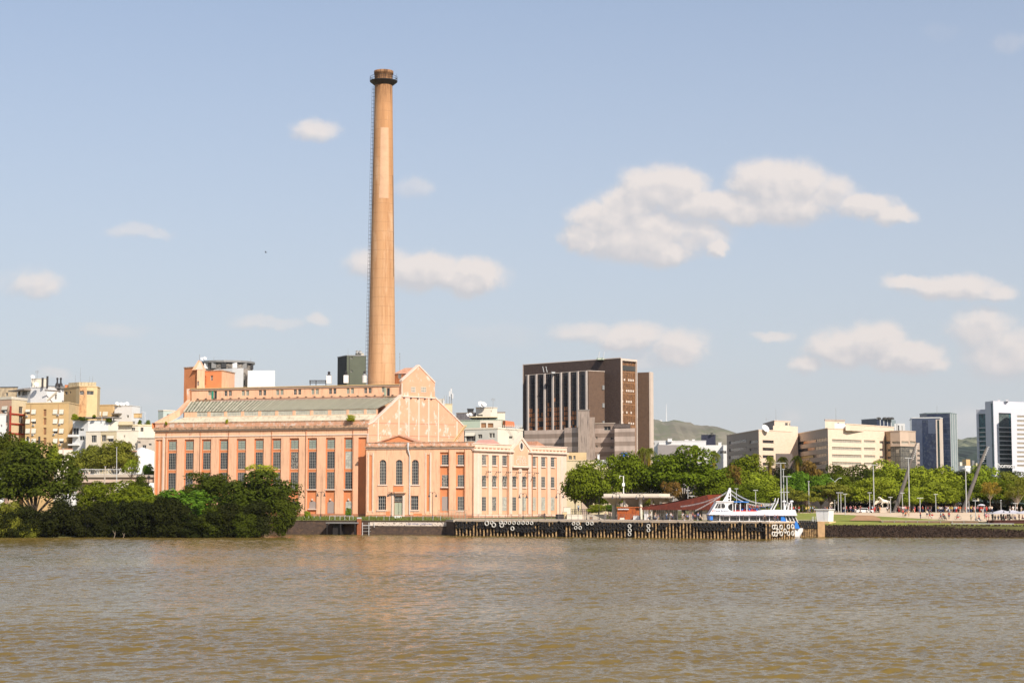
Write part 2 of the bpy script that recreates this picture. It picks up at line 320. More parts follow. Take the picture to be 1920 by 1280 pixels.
# ------------------------------------------------------------------ water
def water_mat():
    m = bpy.data.materials.new('muddy_river_water'); m.use_nodes = True; t = m.node_tree; b = t.nodes['Principled BSDF']
    geo = t.nodes.new('ShaderNodeNewGeometry')
    def noise(sx, sy, det, rough, seedz=0):
        mp = t.nodes.new('ShaderNodeMapping'); mp.inputs['Scale'].default_value = (sx, sy, 1); mp.inputs['Location'].default_value = (seedz, 0, seedz); t.links.new(geo.outputs['Position'], mp.inputs[0])
        n = t.nodes.new('ShaderNodeTexNoise'); n.inputs['Scale'].default_value = 1; n.inputs['Detail'].default_value = det; n.inputs['Roughness'].default_value = rough; t.links.new(mp.outputs[0], n.inputs['Vector']); return n.outputs['Fac']
    big = noise(.008, .03, 5, .6, 7)
    mx = t.nodes.new('ShaderNodeMix'); mx.data_type = 'RGBA'; mx.inputs[6].default_value = (.160, .106, .027, 1); mx.inputs[7].default_value = (.188, .128, .031, 1)
    r = t.nodes.new('ShaderNodeMapRange'); r.inputs[1].default_value = .42; r.inputs[2].default_value = .62; t.links.new(big, r.inputs[0]); t.links.new(r.outputs[0], mx.inputs[0]); t.links.new(mx.outputs[2], b.inputs['Base Color'])
    b.inputs['IOR'].default_value = 1.33; b.inputs['Specular IOR Level'].default_value = .18
    gust = noise(.011, .028, 4, .6, 3)
    gr = t.nodes.new('ShaderNodeMapRange'); gr.inputs[1].default_value = .40; gr.inputs[2].default_value = .62; gr.inputs[3].default_value = .55; gr.inputs[4].default_value = 1.25; t.links.new(gust, gr.inputs[0])
    # wave facets: slopes taken straight from vector noise, so far water keeps its roughness
    def vnoise(sx, sy, det, rough, amp, o=0):
        mp = t.nodes.new('ShaderNodeMapping'); mp.inputs['Scale'].default_value = (sx, sy, 1); mp.inputs['Location'].default_value = (o, o, o); t.links.new(geo.outputs['Position'], mp.inputs[0])
        n = t.nodes.new('ShaderNodeTexNoise'); n.inputs['Scale'].default_value = 1; n.inputs['Detail'].default_value = det; n.inputs['Roughness'].default_value = rough; t.links.new(mp.outputs[0], n.inputs['Vector'])
        s = t.nodes.new('ShaderNodeVectorMath'); s.operation = 'SUBTRACT'; s.inputs[1].default_value = (.5, .5, .5); t.links.new(n.outputs['Color'], s.inputs[0])
        k = t.nodes.new('ShaderNodeVectorMath'); k.operation = 'MULTIPLY'; k.inputs[1].default_value = (amp*.7, amp, 0); t.links.new(s.outputs[0], k.inputs[0]); return k.outputs[0]
    ad = t.nodes.new('ShaderNodeVectorMath'); ad.operation = 'ADD'; t.links.new(vnoise(1.4, 2.8, 4, .7, .66), ad.inputs[0]); t.links.new(vnoise(5, 8, 2, .6, .60, 9), ad.inputs[1])
    gs = t.nodes.new('ShaderNodeVectorMath'); gs.operation = 'SCALE'; t.links.new(ad.outputs[0], gs.inputs[0]); t.links.new(gr.outputs[0], gs.inputs[3])
    an = t.nodes.new('ShaderNodeVectorMath'); an.operation = 'ADD'; t.links.new(geo.outputs['Normal'], an.inputs[1]); t.links.new(gs.outputs[0], an.inputs[0])
    nn = t.nodes.new('ShaderNodeVectorMath'); nn.operation = 'NORMALIZE'; t.links.new(an.outputs[0], nn.inputs[0])
    t.links.new(nn.outputs[0], b.inputs['Normal']); b.inputs['Roughness'].default_value = .12
    return m
WM = water_mat()
def waves():
    """real wave surface out to the far shore; flat river beyond the frame"""
    ys = [44.0]
    while ys[-1] < 432: ys.append(ys[-1]+.08+.0007*ys[-1])
    ys = np.array(ys); nx = 1120; ks = np.linspace(-.48, .48, nx)
    Y = np.repeat(ys[:, None], nx, 1); Xg = ks[None, :]*Y
    rs = np.random.RandomState(4); Z = np.zeros_like(Y)
    wx = 1.8*np.sin(Xg*.11+Y*.05)+1.1*np.sin(Y*.17-Xg*.07+2); wy = 1.5*np.sin(Y*.13+Xg*.06+1)+.9*np.sin(Xg*.21+4)
    gust = .80+.20*np.sin(Xg*.022+Y*.031+1.3)*np.sin(Y*.052-.6+Xg*.010)+.20*np.sin(Y*.075+2+.012*Xg+1.2*np.sin(Xg*.02))
    for i in range(46):
        lam = .40*(3.6/.40)**(rs.rand()**1.2); th = rs.normal(math.pi/2+.35, .62); k = 2*math.pi/lam; sl = .037*(lam/1.2)**-.15
        ph = (Xg+wx*.5)*math.cos(th)*k+(Y+wy*.5)*math.sin(th)*k+rs.rand()*6.28
        fade = np.clip((lam-2.2*(.08+.0007*Y))/(.5*lam), 0, 1)
        Z += fade*sl/k*(np.sin(ph)+.22*np.sin(2*ph+.6))
    Z *= gust*.92
    edge = np.clip((432-Y)/6, 0, 1)*np.clip((Y-44)/6, 0, 1)*np.clip((.48-np.abs(ks)[None, :])/.02, 0, 1); Z *= edge
    V = np.stack([Xg, Y, Z], -1).reshape(-1, 3).astype(np.float32); nr = len(ys)
    I = (np.arange(nr-1)[:, None]*nx+np.arange(nx-1)[None, :]); Q = np.stack([I, I+1, I+nx+1, I+nx], -1).reshape(-1, 4).astype(np.int32)
    flat = [(-6000, -400), (6000, -400), (-.48*44, 44), (.48*44, 44), (-.48*float(ys[-1]), float(ys[-1])), (.48*float(ys[-1]), float(ys[-1])), (-6000, float(ys[-1])), (6000, float(ys[-1])), (-6000, 480), (6000, 480)]
    n0 = len(V); V = np.vstack([V, np.array([(a, b, 0) for a, b in flat], np.float32)])
    Q = np.vstack([Q, np.array([(0, 1, 3, 2), (0, 2, 4, 6), (1, 7, 5, 3), (6, 7, 9, 8)], np.int32)+n0])
    me = bpy.data.meshes.new('water'); me.vertices.add(len(V)); me.vertices.foreach_set('co', V.ravel()); me.loops.add(Q.size); me.loops.foreach_set('vertex_index', Q.ravel())
    me.polygons.add(len(Q)); me.polygons.foreach_set('loop_start', np.arange(0, Q.size, 4, dtype=np.int32)); me.polygons.foreach_set('loop_total', np.full(len(Q), 4, np.int32)); me.update(calc_edges=True)
    me.polygons.foreach_set('use_smooth', np.ones(len(Q), bool)); me.materials.append(WM)
    o = bpy.data.objects.new('water', me); COL.objects.link(o); o['kind'] = 'structure'
waves()

# ------------------------------------------------------------------ ground
earth = mat('grassy_earth', (.12, .115, .03), .95, .3, .15, .3, stain=(.20, .14, .07), stains=(.1, .1), stain_at=(.55, .75))
lawn_m = mat('lawn_grass', (.22, .235, .028), .95, .22, .25, .4, stain=(.32, .27, .06), stains=(.08, .08), stain_at=(.5, .75))
plaza_m = mat('sand_coloured_paving', (.66, .50, .33), .9, .08, .2, .1, stain=(.5, .38, .26), stains=(.06, .06), stain_at=(.55, .8))
quay_m = mat('quay_concrete_paving', (.50, .40, .30), .9, .12, .3, .1)
shore = [(-1500, 392), (-300, 392), (0, 391), (300, 393), (468, 400), (507, 436), (700, 430), (846, 422), (852, 414.5), (1300, 386.5), (1309, 396), (1400, 396.5), (1546, 396.5), (1700, 394), (1925, 390), (3400, 385)]
zedge = [.15, .15, .15, .15, .3, 3.3, 3.4, 3.5, 3.66, 3.66, 3.6, 3.6, 2.5, 2.5, 2.4, 2.4]
z2 = [3.6, 3.6, 3.6, 3.6, 3.8, 4.2, 4.2, 4.2, 3.9, 3.8, 4.3, 4.6, 5.0, 5.0, 5.0, 5.0]
mb = MB(); rows = []
def X(px, Y): return at(px, 945, Y).x
rows.append([(X(p, Y), Y, -2) for p, Y in shore]); rows.append([(X(p, Y), Y+.3, z) for (p, Y), z in zip(shore, zedge)])
rows.append([(X(p, 436), 436, z) for (p, Y), z in zip(shore, z2)]); rows.append([(X(p, 560), 560, 4.6) for (p, Y) in shore])
rows.append([(-9500+19000*i/(len(shore)-1), 1500, 4.6) for i in range(len(shore))]); rows.append([(-9500+19000*i/(len(shore)-1), 9500, 4.6) for i in range(len(shore))])
for a in range(len(rows)-1):
    for i in range(len(shore)-1): mb.q([rows[a][i], rows[a][i+1], rows[a+1][i+1], rows[a+1][i]], earth)
struct('ground', mb)

def sheet(name, lines, m, kind='structure', n=24, lift=.05):
    """strip of ground through polylines of (pixel, distance, height)"""
    mb = MB(); rr = []
    for ln in lines:
        xs = [X(p, Y) for p, Y, z in ln]; ys = [Y for p, Y, z in ln]; zs = [z for p, Y, z in ln]
        ts = np.linspace(xs[0], xs[-1], n); rr.append([(t, float(np.interp(t, xs, ys)), float(np.interp(t, xs, zs))+lift) for t in ts])
    for a in range(len(rr)-1):
        for i in range(n-1): mb.q([rr[a][i], rr[a][i+1], rr[a+1][i+1], rr[a+1][i]], m)
    return struct(name, mb, kind=kind)
def zz(py, Y): return at(960, py, Y).z
# right bank, levels read off the photograph
sheet('lawn', [[(1540, 396.2, 2.5), (1925, 392, 2.45), (2500, 388, 2.45)], [(1540, 400, zz(980, 400)), (1925, 399, 2.9), (2500, 398, 2.9)], [(1540, 404, zz(976.5, 404)), (1925, 404, zz(982, 404)), (2500, 404, 3)]], lawn_m)
sheet('lawn', [[(1500, 404, zz(977, 404)), (1560, 404, zz(976.5, 404)), (1690, 404, zz(977.5, 404)), (1925, 404, zz(982, 404)), (2500, 404, 3)], [(1500, 415, zz(970, 415)), (1700, 411, zz(972, 411)), (1800, 406.5, zz(978, 406.5)), (1925, 405, zz(982, 405)), (2500, 405, 3)],
               [(1500, 428, zz(963, 428)), (1590, 426, zz(965, 426)), (1700, 413, zz(970.5, 413)), (1800, 407, zz(977, 407)), (1925, 406, zz(981, 406)), (2500, 406, 3.2)]], lawn_m)
sheet('promenade', [[(1500, 428, zz(963, 428)), (1590, 426, zz(965, 426)), (1700, 413, zz(970.5, 413)), (1800, 407, zz(977, 407)), (1925, 406, zz(981, 406)), (2500, 406, 3.2)],
               [(1500, 436, zz(961.2, 436)), (1590, 433, zz(961.5, 433)), (1700, 430, zz(961.5, 430)), (1925, 430, zz(961.5, 430)), (2500, 430, 5.1)],
               [(1500, 445, 5.2), (1700, 445, 5.25), (1925, 445, 5.25), (2500, 445, 5.2)]], plaza_m, lift=.06)
sheet('lawn', [[(1340, 399, 3.7), (1420, 400, zz(977, 400)), (1532, 400, zz(977, 400))], [(1340, 425, zz(965, 425)), (1420, 425, zz(963, 425)), (1532, 428, zz(962, 428))], [(1340, 445, 5.1), (1532, 445, 5.1)]], lawn_m, lift=.08)
sheet('dirt_patch', [[(1592, 404.5, zz(976.4, 404.5)), (1652, 404.5, zz(977, 404.5))], [(1601, 412, zz(971.5, 412)), (1649, 412, zz(972, 412))], [(1606, 421, zz(966.5, 421)), (1638, 420, zz(967, 420))]],
      mat('bare_reddish_earth', (.40, .22, .10), .95, .15, .4), n=10, lift=.16)
sheet('quay_paving', [[(853, 415, 3.66), (1300, 387, 3.66)], [(853, 430, 3.75), (1300, 412, 3.75)]], quay_m, lift=.05)
sheet('quay_paving', [[(1290, 412, 3.75), (1345, 398, 3.66), (1530, 398, 3.66)], [(1290, 420, 3.9), (1345, 404, 3.72), (1530, 401, 3.72)]], quay_m, lift=.11)
sheet('grass_verge', [[(515, 434.8, 3.32), (700, 427.5, 3.42), (846, 420.5, 3.52)], [(515, 438, 3.75), (700, 434, 3.75), (846, 430, 3.75)]], mat('rough_verge', (.13, .15, .03), .95, .35, .5, .5, stain=(.3, .2, .1), stain_at=(.6, .75)), n=30, lift=.06)

# rough embankment plants below the right lawn: uncountable stuff
rnd = random.Random(5); mb = MB(); emb = mat('dark_dry_bank_scrub', (.085, .052, .034), .95, .5, 1.5); emb2 = mat('bank_soil', (.05, .034, .024), .95, .4, 1)
segs = 60
for i in range(segs):
    pa, pb = 1546+i*(3000-1546)/segs, 1546+(i+1)*(3000-1546)/segs
    Ya = 396-(pa-1546)*.0128; Yb = 396-(pb-1546)*.0128
    mb.q([(X(pa, Ya), Ya-2.6, -.4), (X(pb, Yb), Yb-2.6, -.4), (X(pb, Yb), Yb+.4, 2.5), (X(pa, Ya), Ya+.4, 2.5)], emb2)
for i in range(15000):
    p = 1546+rnd.random()*640; Y0 = 396-(p-1546)*.0128; h = rnd.random()*.97+.03; y = Y0-2.7+3.0*h; z = -.4+2.95*h+rnd.random()*.15; x = X(p, Y0)
    s = rnd.uniform(.08, .24); a = rnd.uniform(0, 6.28)
    dx, dy = math.cos(a)*s, math.sin(a)*s*.5
    mb.q([(x-dx, y-dy, z), (x+dx, y+dy, z), (x+dx*.4+rnd.uniform(-.1, .1), y+dy-.1, z+s*1.3), (x-dx*.4, y-dy-.1, z+s*1.1)], emb)
struct('bank_scrub', mb, kind='stuff', label='dark dry scrub covering the river bank below the right lawn')
# tufts of weeds on the verge in front of the power plant
mb = MB(); weed = mat('weed_leaves', (.15, .18, .03), .9, .4, 2, translucent=.25)
for i in range(2600):
    p = rnd.choice([rnd.uniform(560, 846), rnd.gauss(590, 20), rnd.gauss(700, 15)]); 
    if not 548 < p < 846: continue
    t_ = (p-556)/290; Y0 = 431.5-11*t_+rnd.random()*4.5; x = X(p, Y0); z = 3.4+.25*(Y0-431.5+11*t_)/4.5; s = rnd.uniform(.06, .2); a = rnd.uniform(0, 6.28); h = rnd.uniform(.15, .75)*(1 if rnd.random() < .9 else 1.6)
    mb.q([(x-s, Y0, z-.1), (x+s, Y0, z-.1), (x+s*.5+math.cos(a)*.2, Y0+math.sin(a)*.2, z+h), (x-s*.5+math.cos(a)*.2, Y0+math.sin(a)*.2, z+h*.8)], weed)
struct('weeds', mb, kind='stuff', label='yellow green weeds growing along the top of the old quay wall')

# ------------------------------------------------------------------ power plant
GZ = 3.2
plant = thing('power_plant', 'old salmon pink power station with orange window bays, stepped gable and long glass roof', 'power station', tuple(at(700, 965, 452)*1))
F1 = Fpx(288, 470, 690, 452)
EX = F1.d     # direction of the long hall
# --- long left front
cols1 = [322, 354, 386.3, 419, 451.8, 485, 517.8, 551.3, 585, 619.3, 653.4]
zc = F1.hit(690, 801)[1]                    # under the cornice
ztop1 = F1.hit(690, 796)[1]
strips = []
for i, x in enumerate(cols1):
    strips.append(F1.rect(x-8.7, 820.5, x+8.7, 963))
zs0, zs1 = F1.hit(690, 964)[1], F1.hit(690, 819.5)[1]
strips = [(a, b, zs0, zs1) for a, b, c, d in strips]
pl = F1.rect(291.5, 821, 303, 963); pr = F1.rect(671.5, 819, 686.5, 958)
strips += [(pl[0], pl[1], zs0, zs1), (pr[0], pr[1], zs0, zs1)]
mb = MB(); mb.wall(F1, 0, F1.len, GZ, ztop1, strips, salmon, .38, mr=orange)
mb.box(F1, .05, F1.len-.05, .38, .9, GZ, zs1+.05, orange)
# small windows are punched visually by real recess boxes in front of the panel
mb.build('front_wall', plant)
mb = MB()
for z0, z1, w, m in ((zc, ztop1, -.75, cornice_m), (zc-.35, zc, -.45, pale_trim), (zc-1.9, zc-1.55, -.16, pale_trim)): mb.box(F1, -.1, F1.len+.05, w, .02, z0+.004, z1, m)
zp = F1.hit(690, 788)[1]
mb.box(F1, 0, F1.len, .15, .75, ztop1, zp, parapet_m); mb.box(F1, -.05, F1.len+.03, .05, .85, zp, zp+.22, cornice_m)
mb.build('cornice', plant)
mb = MB(); mb.box(F1, 0, F1.len, -.12, .0, GZ, F1.hit(690, 963)[1], brickbase); mb.build('plinth', plant)
def zr(f, py, px=690): return f.hit(px, py)[1]
rA, rB, rC = (zr(F1, 839.5), zr(F1, 823)), (zr(F1, 877.3), zr(F1, 845.5)), (zr(F1, 916.3), zr(F1, 884))
rnd = random.Random(3)
for i, x in enumerate(cols1):
    u0, u1 = F1.hit(x-6.6, 870)[0], F1.hit(x+6.6, 870)[0]
    window(F1, (u0, u1, *rA), plant, 2, 4, .36, metal_g, louvre, bar=.05)
    window(F1, (u0, u1, *rB), plant, 4, 6, .36, wframe, glassd if i != 10 else glasspale, bar=.035)
    window(F1, (u0, u1, *rC), plant, 4, 6, .36, wframe, glassd, bar=.035)
    mb = MB(); mb.box(F1, u0-.35, u1+.35, -.16, .36, rC[0]-.28, rC[0]-.01, pale_trim); mb.build('sill', plant)
    for a, b in (rA, rB): mb = MB(); mb.box(F1, u0-.1, u1+.1, .26, .375, a-.22, a-.01, salmon); mb.build('window_ledge', plant)
for k, x in enumerate((550, 585, 619, 653)):
    c = F1.hit(x, 950)[0]; zt_, zb_ = zr(F1, 938.5), zr(F1, 953 if x == 585 else 962)
    mb = MB(); r = 0.88; pts = [(c-r, zb_), (c+r, zb_)]+[(c+r*math.cos(a), zt_-.55+.55*math.sin(a)) for a in np.linspace(0, math.pi, 9)]
    mb.prism(F1, pts, .31, .372, shutterm if x != 653 else glasspale)
    pts2 = [(c+(u-c)*1.13, z if i < 2 else z+.12) for i, (u, z) in enumerate(pts)]
    o = mb.build('arched_shutter', plant)
    mb = MB(); mb.box(F1, c-.16, c+.16, -.06, .34, zt_+.14, zt_+.62, pale_trim); mb.build('keystone', plant)
    if x == 585: mb = MB(); mb.box(F1, c-1.15, c+1.15, -.1, .3, zb_-.3, zb_-.02, pale_trim); mb.build('sill', plant)
for x in (311, 375, 428, 509, 573.5, 661.5):
    u = F1.hit(x, 880)[0]; mb = MB(); mb.tube([F1.p(u, -.14, GZ+.6), F1.p(u, -.14, zc)], .10, brickbase, 6); mb.build('downpipe', plant)
for x in (307, 690): 
    u = F1.hit(x, 880)[0]
    mb = MB(); mb.box(F1, u-.3, u+.12, -.11, 0, GZ+1, zc-1.9, pale_trim); mb.build('pilaster', plant)
mb = MB()
mb.wall(F1, F1.hit(295.5,880)[0], F1.hit(299,880)[0], zs0+.3, zs1-.3, [], salmon, .1, w=.27); mb.build('panel_rib', plant)

# --- big gable end
FG = Fpx(690, 452, 870, 475)
gp = [(690, 990), (870, 990), (870, 801), (868.5, 799), (862, 792), (815.5, 746), (815.5, 718), (785, 686.5), (753, 715), (752.5, 742), (700, 792), (690, 796.5)]
def gpt(x, y): return FG.hit(x, y)
gpoly = [(gpt(x, y)[0], gpt(x, y)[1]) for x, y in gp]; gpoly = [(u, max(z, GZ)) for u, z in gpoly]
mb = MB(); mb.prism(FG, gpoly, 0, .8, salmon_gable)
ug = [gpt(x, 780)[0] for x in (690, 752, 785, 815.5, 870)]
mb.build('gable_wall', plant)
mb = MB()
def rake(f, x0, y0, x1, y1, wd=.28, th=.42, m=pale_trim, w0=-.18, w1=.95):
    a, b = f.hit(x0, y0), f.hit(x1, y1); mb.prism(f, [(a[0], a[1]), (b[0], b[1]), (b[0], b[1]+th), (a[0], a[1]+th)], w0, w1, m)
rake(FG, 690, 796.5, 700, 792); rake(FG, 700, 792, 752.5, 742); rake(FG, 753, 715, 785, 686.5); rake(FG, 785, 686.5, 815.5, 718); rake(FG, 815.5, 746, 862, 792); rake(FG, 862, 792, 868.5, 799)
zl = zr(FG, 745.5, 785); mb.box(FG, ug[1]+.2, ug[3]-.1, -.22, -.002, zl, zl+.3, pale_trim)
for x in (757, 770, 783, 796, 808): u = gpt(x, 745)[0]; mb.box(FG, u-.18, u+.18, -.3, -.004, zl-.35, zl-.004, metal_d)
mb.build('coping', plant)
for x, ytop in ((708.8, 786), (747.4, 749), (766, 746), (784.8, 746), (803.3, 746), (821.6, 755), (856.3, 790)):
    mb = MB(); u = gpt(x, 800)[0]; mb.box(FG, u-.2, u+.2, -.12, -.003, GZ+20, zr(FG, ytop, x), pale_trim); mb.build('pilaster', plant)
mb = MB(); zb = zr(FG, 718, 752.5); mb.box(FG, ug[1], ug[1]+.35, -.12, -.003, zr(FG, 742, 752.5), zb, pale_trim); mb.build('pilaster', plant)
for x0, x1 in ((770.4, 779), (789, 798.7)):
    r = FG.rect(x0, 725, x1, 735.5); window(FG, (r[0], r[1], r[2], r[3]), plant, 3, 2, -.01, pale_trim, louvre, bar=.12)
# cable along the gable
mb = MB()
for y in (792, 815): mb = MB(); mb.tube([FG.p(*(lambda h: (h[0], -.1, h[1]))(gpt(x, y+.02*(x-690)+(.4 if x % 40 else 0)))) for x in range(692, 868, 20)], .02, metal_d, 4); mb.build('cable', plant)

# --- roof storeys stepping back behind the left front
def P3(x, y): u, z = FG.hit(x, y, .8); return FG.p(u, .8, z)
def left(P, px):
    """point of the line through P along the hall that is seen at photo column px"""
    k = (px-960)/FPX   # x = k*Y' ignoring the small lean of verticals
    for _ in range(3):
        Y = P.y; 
    # solve at height P.z
    lo = 0; t = 0
    for _ in range(30):
        q = Vector((P.x-EX.x*t, P.y-EX.y*t, P.z)); d = q-Vector((0, 0, CAMH)); c, s = math.cos(PITCH), math.sin(PITCH)
        sx_ = 960+FPX*d.x/(d.y*c+d.z*s); t += (sx_-px)/FPX*d.y
    return Vector((P.x-EX.x*t, P.y-EX.y*t, P.z))
def line(xr, yr, xl): a = P3(xr, yr); return left(a, xl), a
e0 = (F1.p(0, .8, zp-.9), F1.p(F1.len, .8, zp-.9))
e1 = line(707, 776.5, 345.5); e2 = line(708.5, 766.3, 345.5); e3 = line(750, 745.5, 359); e4 = line(750.5, 741, 359); e5 = line(751, 721, 359)
e2 = (Vector((e1[0].x, e1[0].y, e2[0].z)), Vector((e1[1].x, e1[1].y, e2[1].z)))
e4 = (Vector((e3[0].x, e3[0].y, e4[0].z)), Vector((e3[1].x, e3[1].y, e4[1].z))); e5 = (Vector((e3[0].x, e3[0].y, e5[0].z)), Vector((e3[1].x, e3[1].y, e5[1].z)))
mb = MB(); mb.q([e0[0], e0[1], e1[1], e1[0]], roofpale)
FR = F(e1[0].x, e1[0].y, EX.x, EX.y); LR = (e1[1]-e1[0]).length
mb.build('lower_roof', plant)
# low clerestory with glazed bays
bays = [(369, 389), (394.5, 420), (425.5, 452), (457.5, 484), (489.5, 516), (521.5, 548.5), (554, 581), (587, 615), (621, 649.5), (654, 682.5), (687, 707)]
zc0, zc1 = e1[0].z+.1, e2[0].z-.05
hs = [(FR.hit(a, 775)[0], min(FR.hit(b, 775)[0], LR-.3), zc0, zc1) for a, b in bays]
mb = MB(); mb.wall(FR, 0, LR, e1[0].z-.8, e2[0].z, hs, salmon, .15); mb.q([FR.p(0, .6, e1[0].z-.8), FR.p(LR, .6, e1[0].z-.8), FR.p(LR, .6, e2[0].z), FR.p(0, .6, e2[0].z)], salmon)
mb.build('clerestory_wall', plant)
for h in hs: window(FR, h, plant, max(2, int((h[1]-h[0])/.62)), 2, .13, roofbar, glasspale, bar=.09, name='clerestory_window')
# slanting glass roof with bars
FT = F(e3[0].x, e3[0].y, EX.x, EX.y); LT = (e3[1]-e3[0]).length
mb = MB(); ov = Vector((EX.y, -EX.x, 0))*.08
a0, a1 = e2[0]+ov, e2[1]+ov
nb = 58; up = Vector((0, 0, .2))
for k in range(nb+1):
    t = k/nb; p = a0.lerp(a1, t); q = e3[0].lerp(e3[1], t); t2 = min(1, (k+1)/nb); mb.q([p, a0.lerp(a1, t2), e3[0].lerp(e3[1], t2), q], glassroof) if k < nb else None; s = Vector((EX.x, EX.y, 0))*(.16 if k % 3 else .26)
    mb.q([p-s+up, p+s+up, q+s+up, q-s+up], roofbar); mb.q([p-s, p+s, p+s+up, p-s+up], roofbar); mb.q([p-s, p-s+up, q-s+up, q-s], roofbar)
mb.build('glass_roof', plant)
# upper storey
zu0, zu1 = e3[0].z-.4, e5[0].z
cen = [(427.5), (460), (492), (524.5), (557.5), (590.5), (623.5), (656.5), (689.5)]
hs = []
wz = (zr(FT, 737, 690), zr(FT, 727, 690))
for c in cen:
    a, b = FT.hit(c-7, 735)[0], FT.hit(c+7, 735)[0]; g_ = .19; m_ = (a+b)/2
    hs += [(a, m_-g_, *wz), (m_+g_, b, *wz)]
hs.append((FT.hit(390, 735)[0], FT.hit(396, 735)[0], wz[0]+.3, wz[1]+.1)); hs.append((FT.hit(715.5, 735)[0], FT.hit(721, 735)[0], wz[0]+.2, wz[1]+.2))
dl = (FT.hit(401, 740)[0], FT.hit(406.5, 740)[0], zr(FT, 745, 690), wz[1]); dr_ = (FT.hit(725, 740)[0], FT.hit(730.8, 740)[0], zr(FT, 745, 690), wz[1]-.1)
mb = MB(); mb.wall(FT, 0, LT, zu0, zu1, hs+[dl, dr_], salmon, .3)
mb.box(FT, 0, LT, .3, 11, zu0, zu1-.06, salmon); 
mb.build('upper_wall', plant)
mb = MB(); mb.box(FT, -.3, LT+.1, -.55, 11.3, zu1, zu1+.18, ochre); mb.box(FT, -.15, LT, -.3, -.002, zu1-.35, zu1-.003, pale_trim); mb.build('upper_roof', plant)
mb = MB(); mb.box(FT, 1.5, LT-.6, -.28, -.003, zu0+.75, zu0+.98, cornice_m)
for k in range(24): u = 2+k*(LT-4)/23; mb.box(FT, u-.25, u+.2, -.42, -.003, zu0+1.02, zu0+1.2, metal_d)
mb.box(FT, 6, LT-5, -.5, -.32, zu0+.42, zu0+.6, mat('pinkish_pipe', (.62, .42, .34), .6, .1)); mb.build('gutter', plant)
for i, h in enumerate(hs): window(FT, h, plant, 2, 2, .26, wframe, louvre if (i//2) % 2 else glassd, bar=.05)
for h, m_ in ((dl, greend), (dr_, greydoor)):
    mb = MB(); mb.q([FT.p(h[0], .28, h[2]), FT.p(h[1], .28, h[2]), FT.p(h[1], .28, h[3]), FT.p(h[0], .28, h[3])], glassd)
    mb.box(FT, h[0]-.65, h[0]-.02, -.12, -.05, h[2], h[3], m_); o = mb.build('roof_door', plant)
    if m_ is greend: o['label'] = 'green roof door standing open'
# raking parapet at the left end of the hall
mb = MB(); lp = [F1.p(0, .1, zp+.2), F1.p(.2, .8, zp+.3), e2[0]+Vector((-1.2, 0, .5)), e3[0]+Vector((-.3, 0, .5)), e5[0]+Vector((-.5, 0, .1))]
for a, b in zip(lp[:-1], lp[1:]):
    s = Vector((-.9, .2, 0)); mb.q([a, b, b+s, a+s], salmon_gable); mb.q([a, b, b-Vector((0, 0, 1.6)), a-Vector((0, 0, 1.6))], salmon); mb.q([a+s, b+s, b+s-Vector((0, 0, 1.6)), a+s-Vector((0, 0, 1.6))], orange)
mb.build('end_parapet', plant)
mb = MB(); mb.vprism([F1.p(-.02, .3, 0), (F1.p(-.02, 0, 0)+Vector((9, 45, 0))), (F1.p(20, 0, 0)+Vector((0, 45, 0))), F1.p(20, .9, 0)], GZ, ztop1-.3, orange); mb.build('end_wall', plant)
# main volume under the roofs so nothing shows through from the side
mb = MB(); b1, b2 = e5[0]+Vector((3, 22, 0)), e5[1]+Vector((14, 16, 0))
mb.vprism([F1.p(.3, 1, 0), F1.p(F1.len-.5, 1, 0), FG.p(FG.len-.4, .9, 0), (b2.x, b2.y, 0), (b1.x, b1.y, 0)], GZ, zp-1.6, salmon, asphaltroof); mb.build('back_wall', plant)
# pent roof behind the gable peak
mb = MB(); pk = P3(785, 689); pe = P3(753, 716)
kk = Vector((-EX.x, -EX.y, 0))
ra, rb = pk+Vector((0, 0, 0)), left(pk, 757) if False else pk+kk*4.6
ev, ew = pe+Vector((0, 0, 1.3)), pe+kk*2.6+Vector((0, 0, 1.3))
ev = P3(761, 700); ew = ev+kk*3.6
rb = pk+kk*3.9
mb.q([ew, ev, pk, rb], rust_tile); other = P3(815, 719)
mb.q([pk, rb, other+kk*4, other], rust_tile)
mb.build('peak_roof', plant)
mb = MB(); fw = F(ew.x, ew.y, EX.x, EX.y); Lw = (ev-ew).length
mb.box(fw, .35, Lw, .3, 2.5, zu1+.19, ew.z-.05, orange); mb.prism(fw, [(.35, zu1+.19), (Lw, zu1+.19), (Lw, ew.z), (.35, ew.z)], .3, 8, orange); mb.build('peak_wall', plant)
window(fw, (1.4, 2.2, zr(fw, 709, 745), zr(fw, 701.5, 745)), plant, 2, 2, .28, wframe, glassd)

# --- centre block
F2 = Fpx(686, 448.5, 888, 443); L2 = F2.len
z2c = zr(F2, 838, 780); z2p = zr(F2, 829.5, 780)
def r2(*a): return F2.rect(*a)
arch = [r2(711.3, 861.5, 724.2, 908), r2(741.8, 861.5, 754.8, 908), r2(771.8, 861.5, 785, 908)]
low = [r2(708.8, 929, 723.7, 955.5), r2(770, 929, 784.3, 955.5)]
door = r2(738.3, 929.5, 755, 968)
st2 = [(*r2(824.5, 848.5, 841, 960)[:2], r2(824.5, 848.5, 841, 960)[2], z2c-1.3), (*r2(854.5, 848.5, 872, 960)[:2], r2(854, 848.5, 872, 960)[2], z2c-1.3)]
pan = [r2(692, 853, 697.2, 957), r2(800, 852, 805, 958)]
mb = MB(); mb.wall(F2, 0, L2, GZ, z2c, arch+low+[door]+st2+pan, salmon, .4)
for h in st2: mb.box(F2, h[0], h[1], .4, .6, h[2], h[3], orange)
for h in pan: mb.box(F2, h[0], h[1], .15, .6, h[2], h[3], orange)
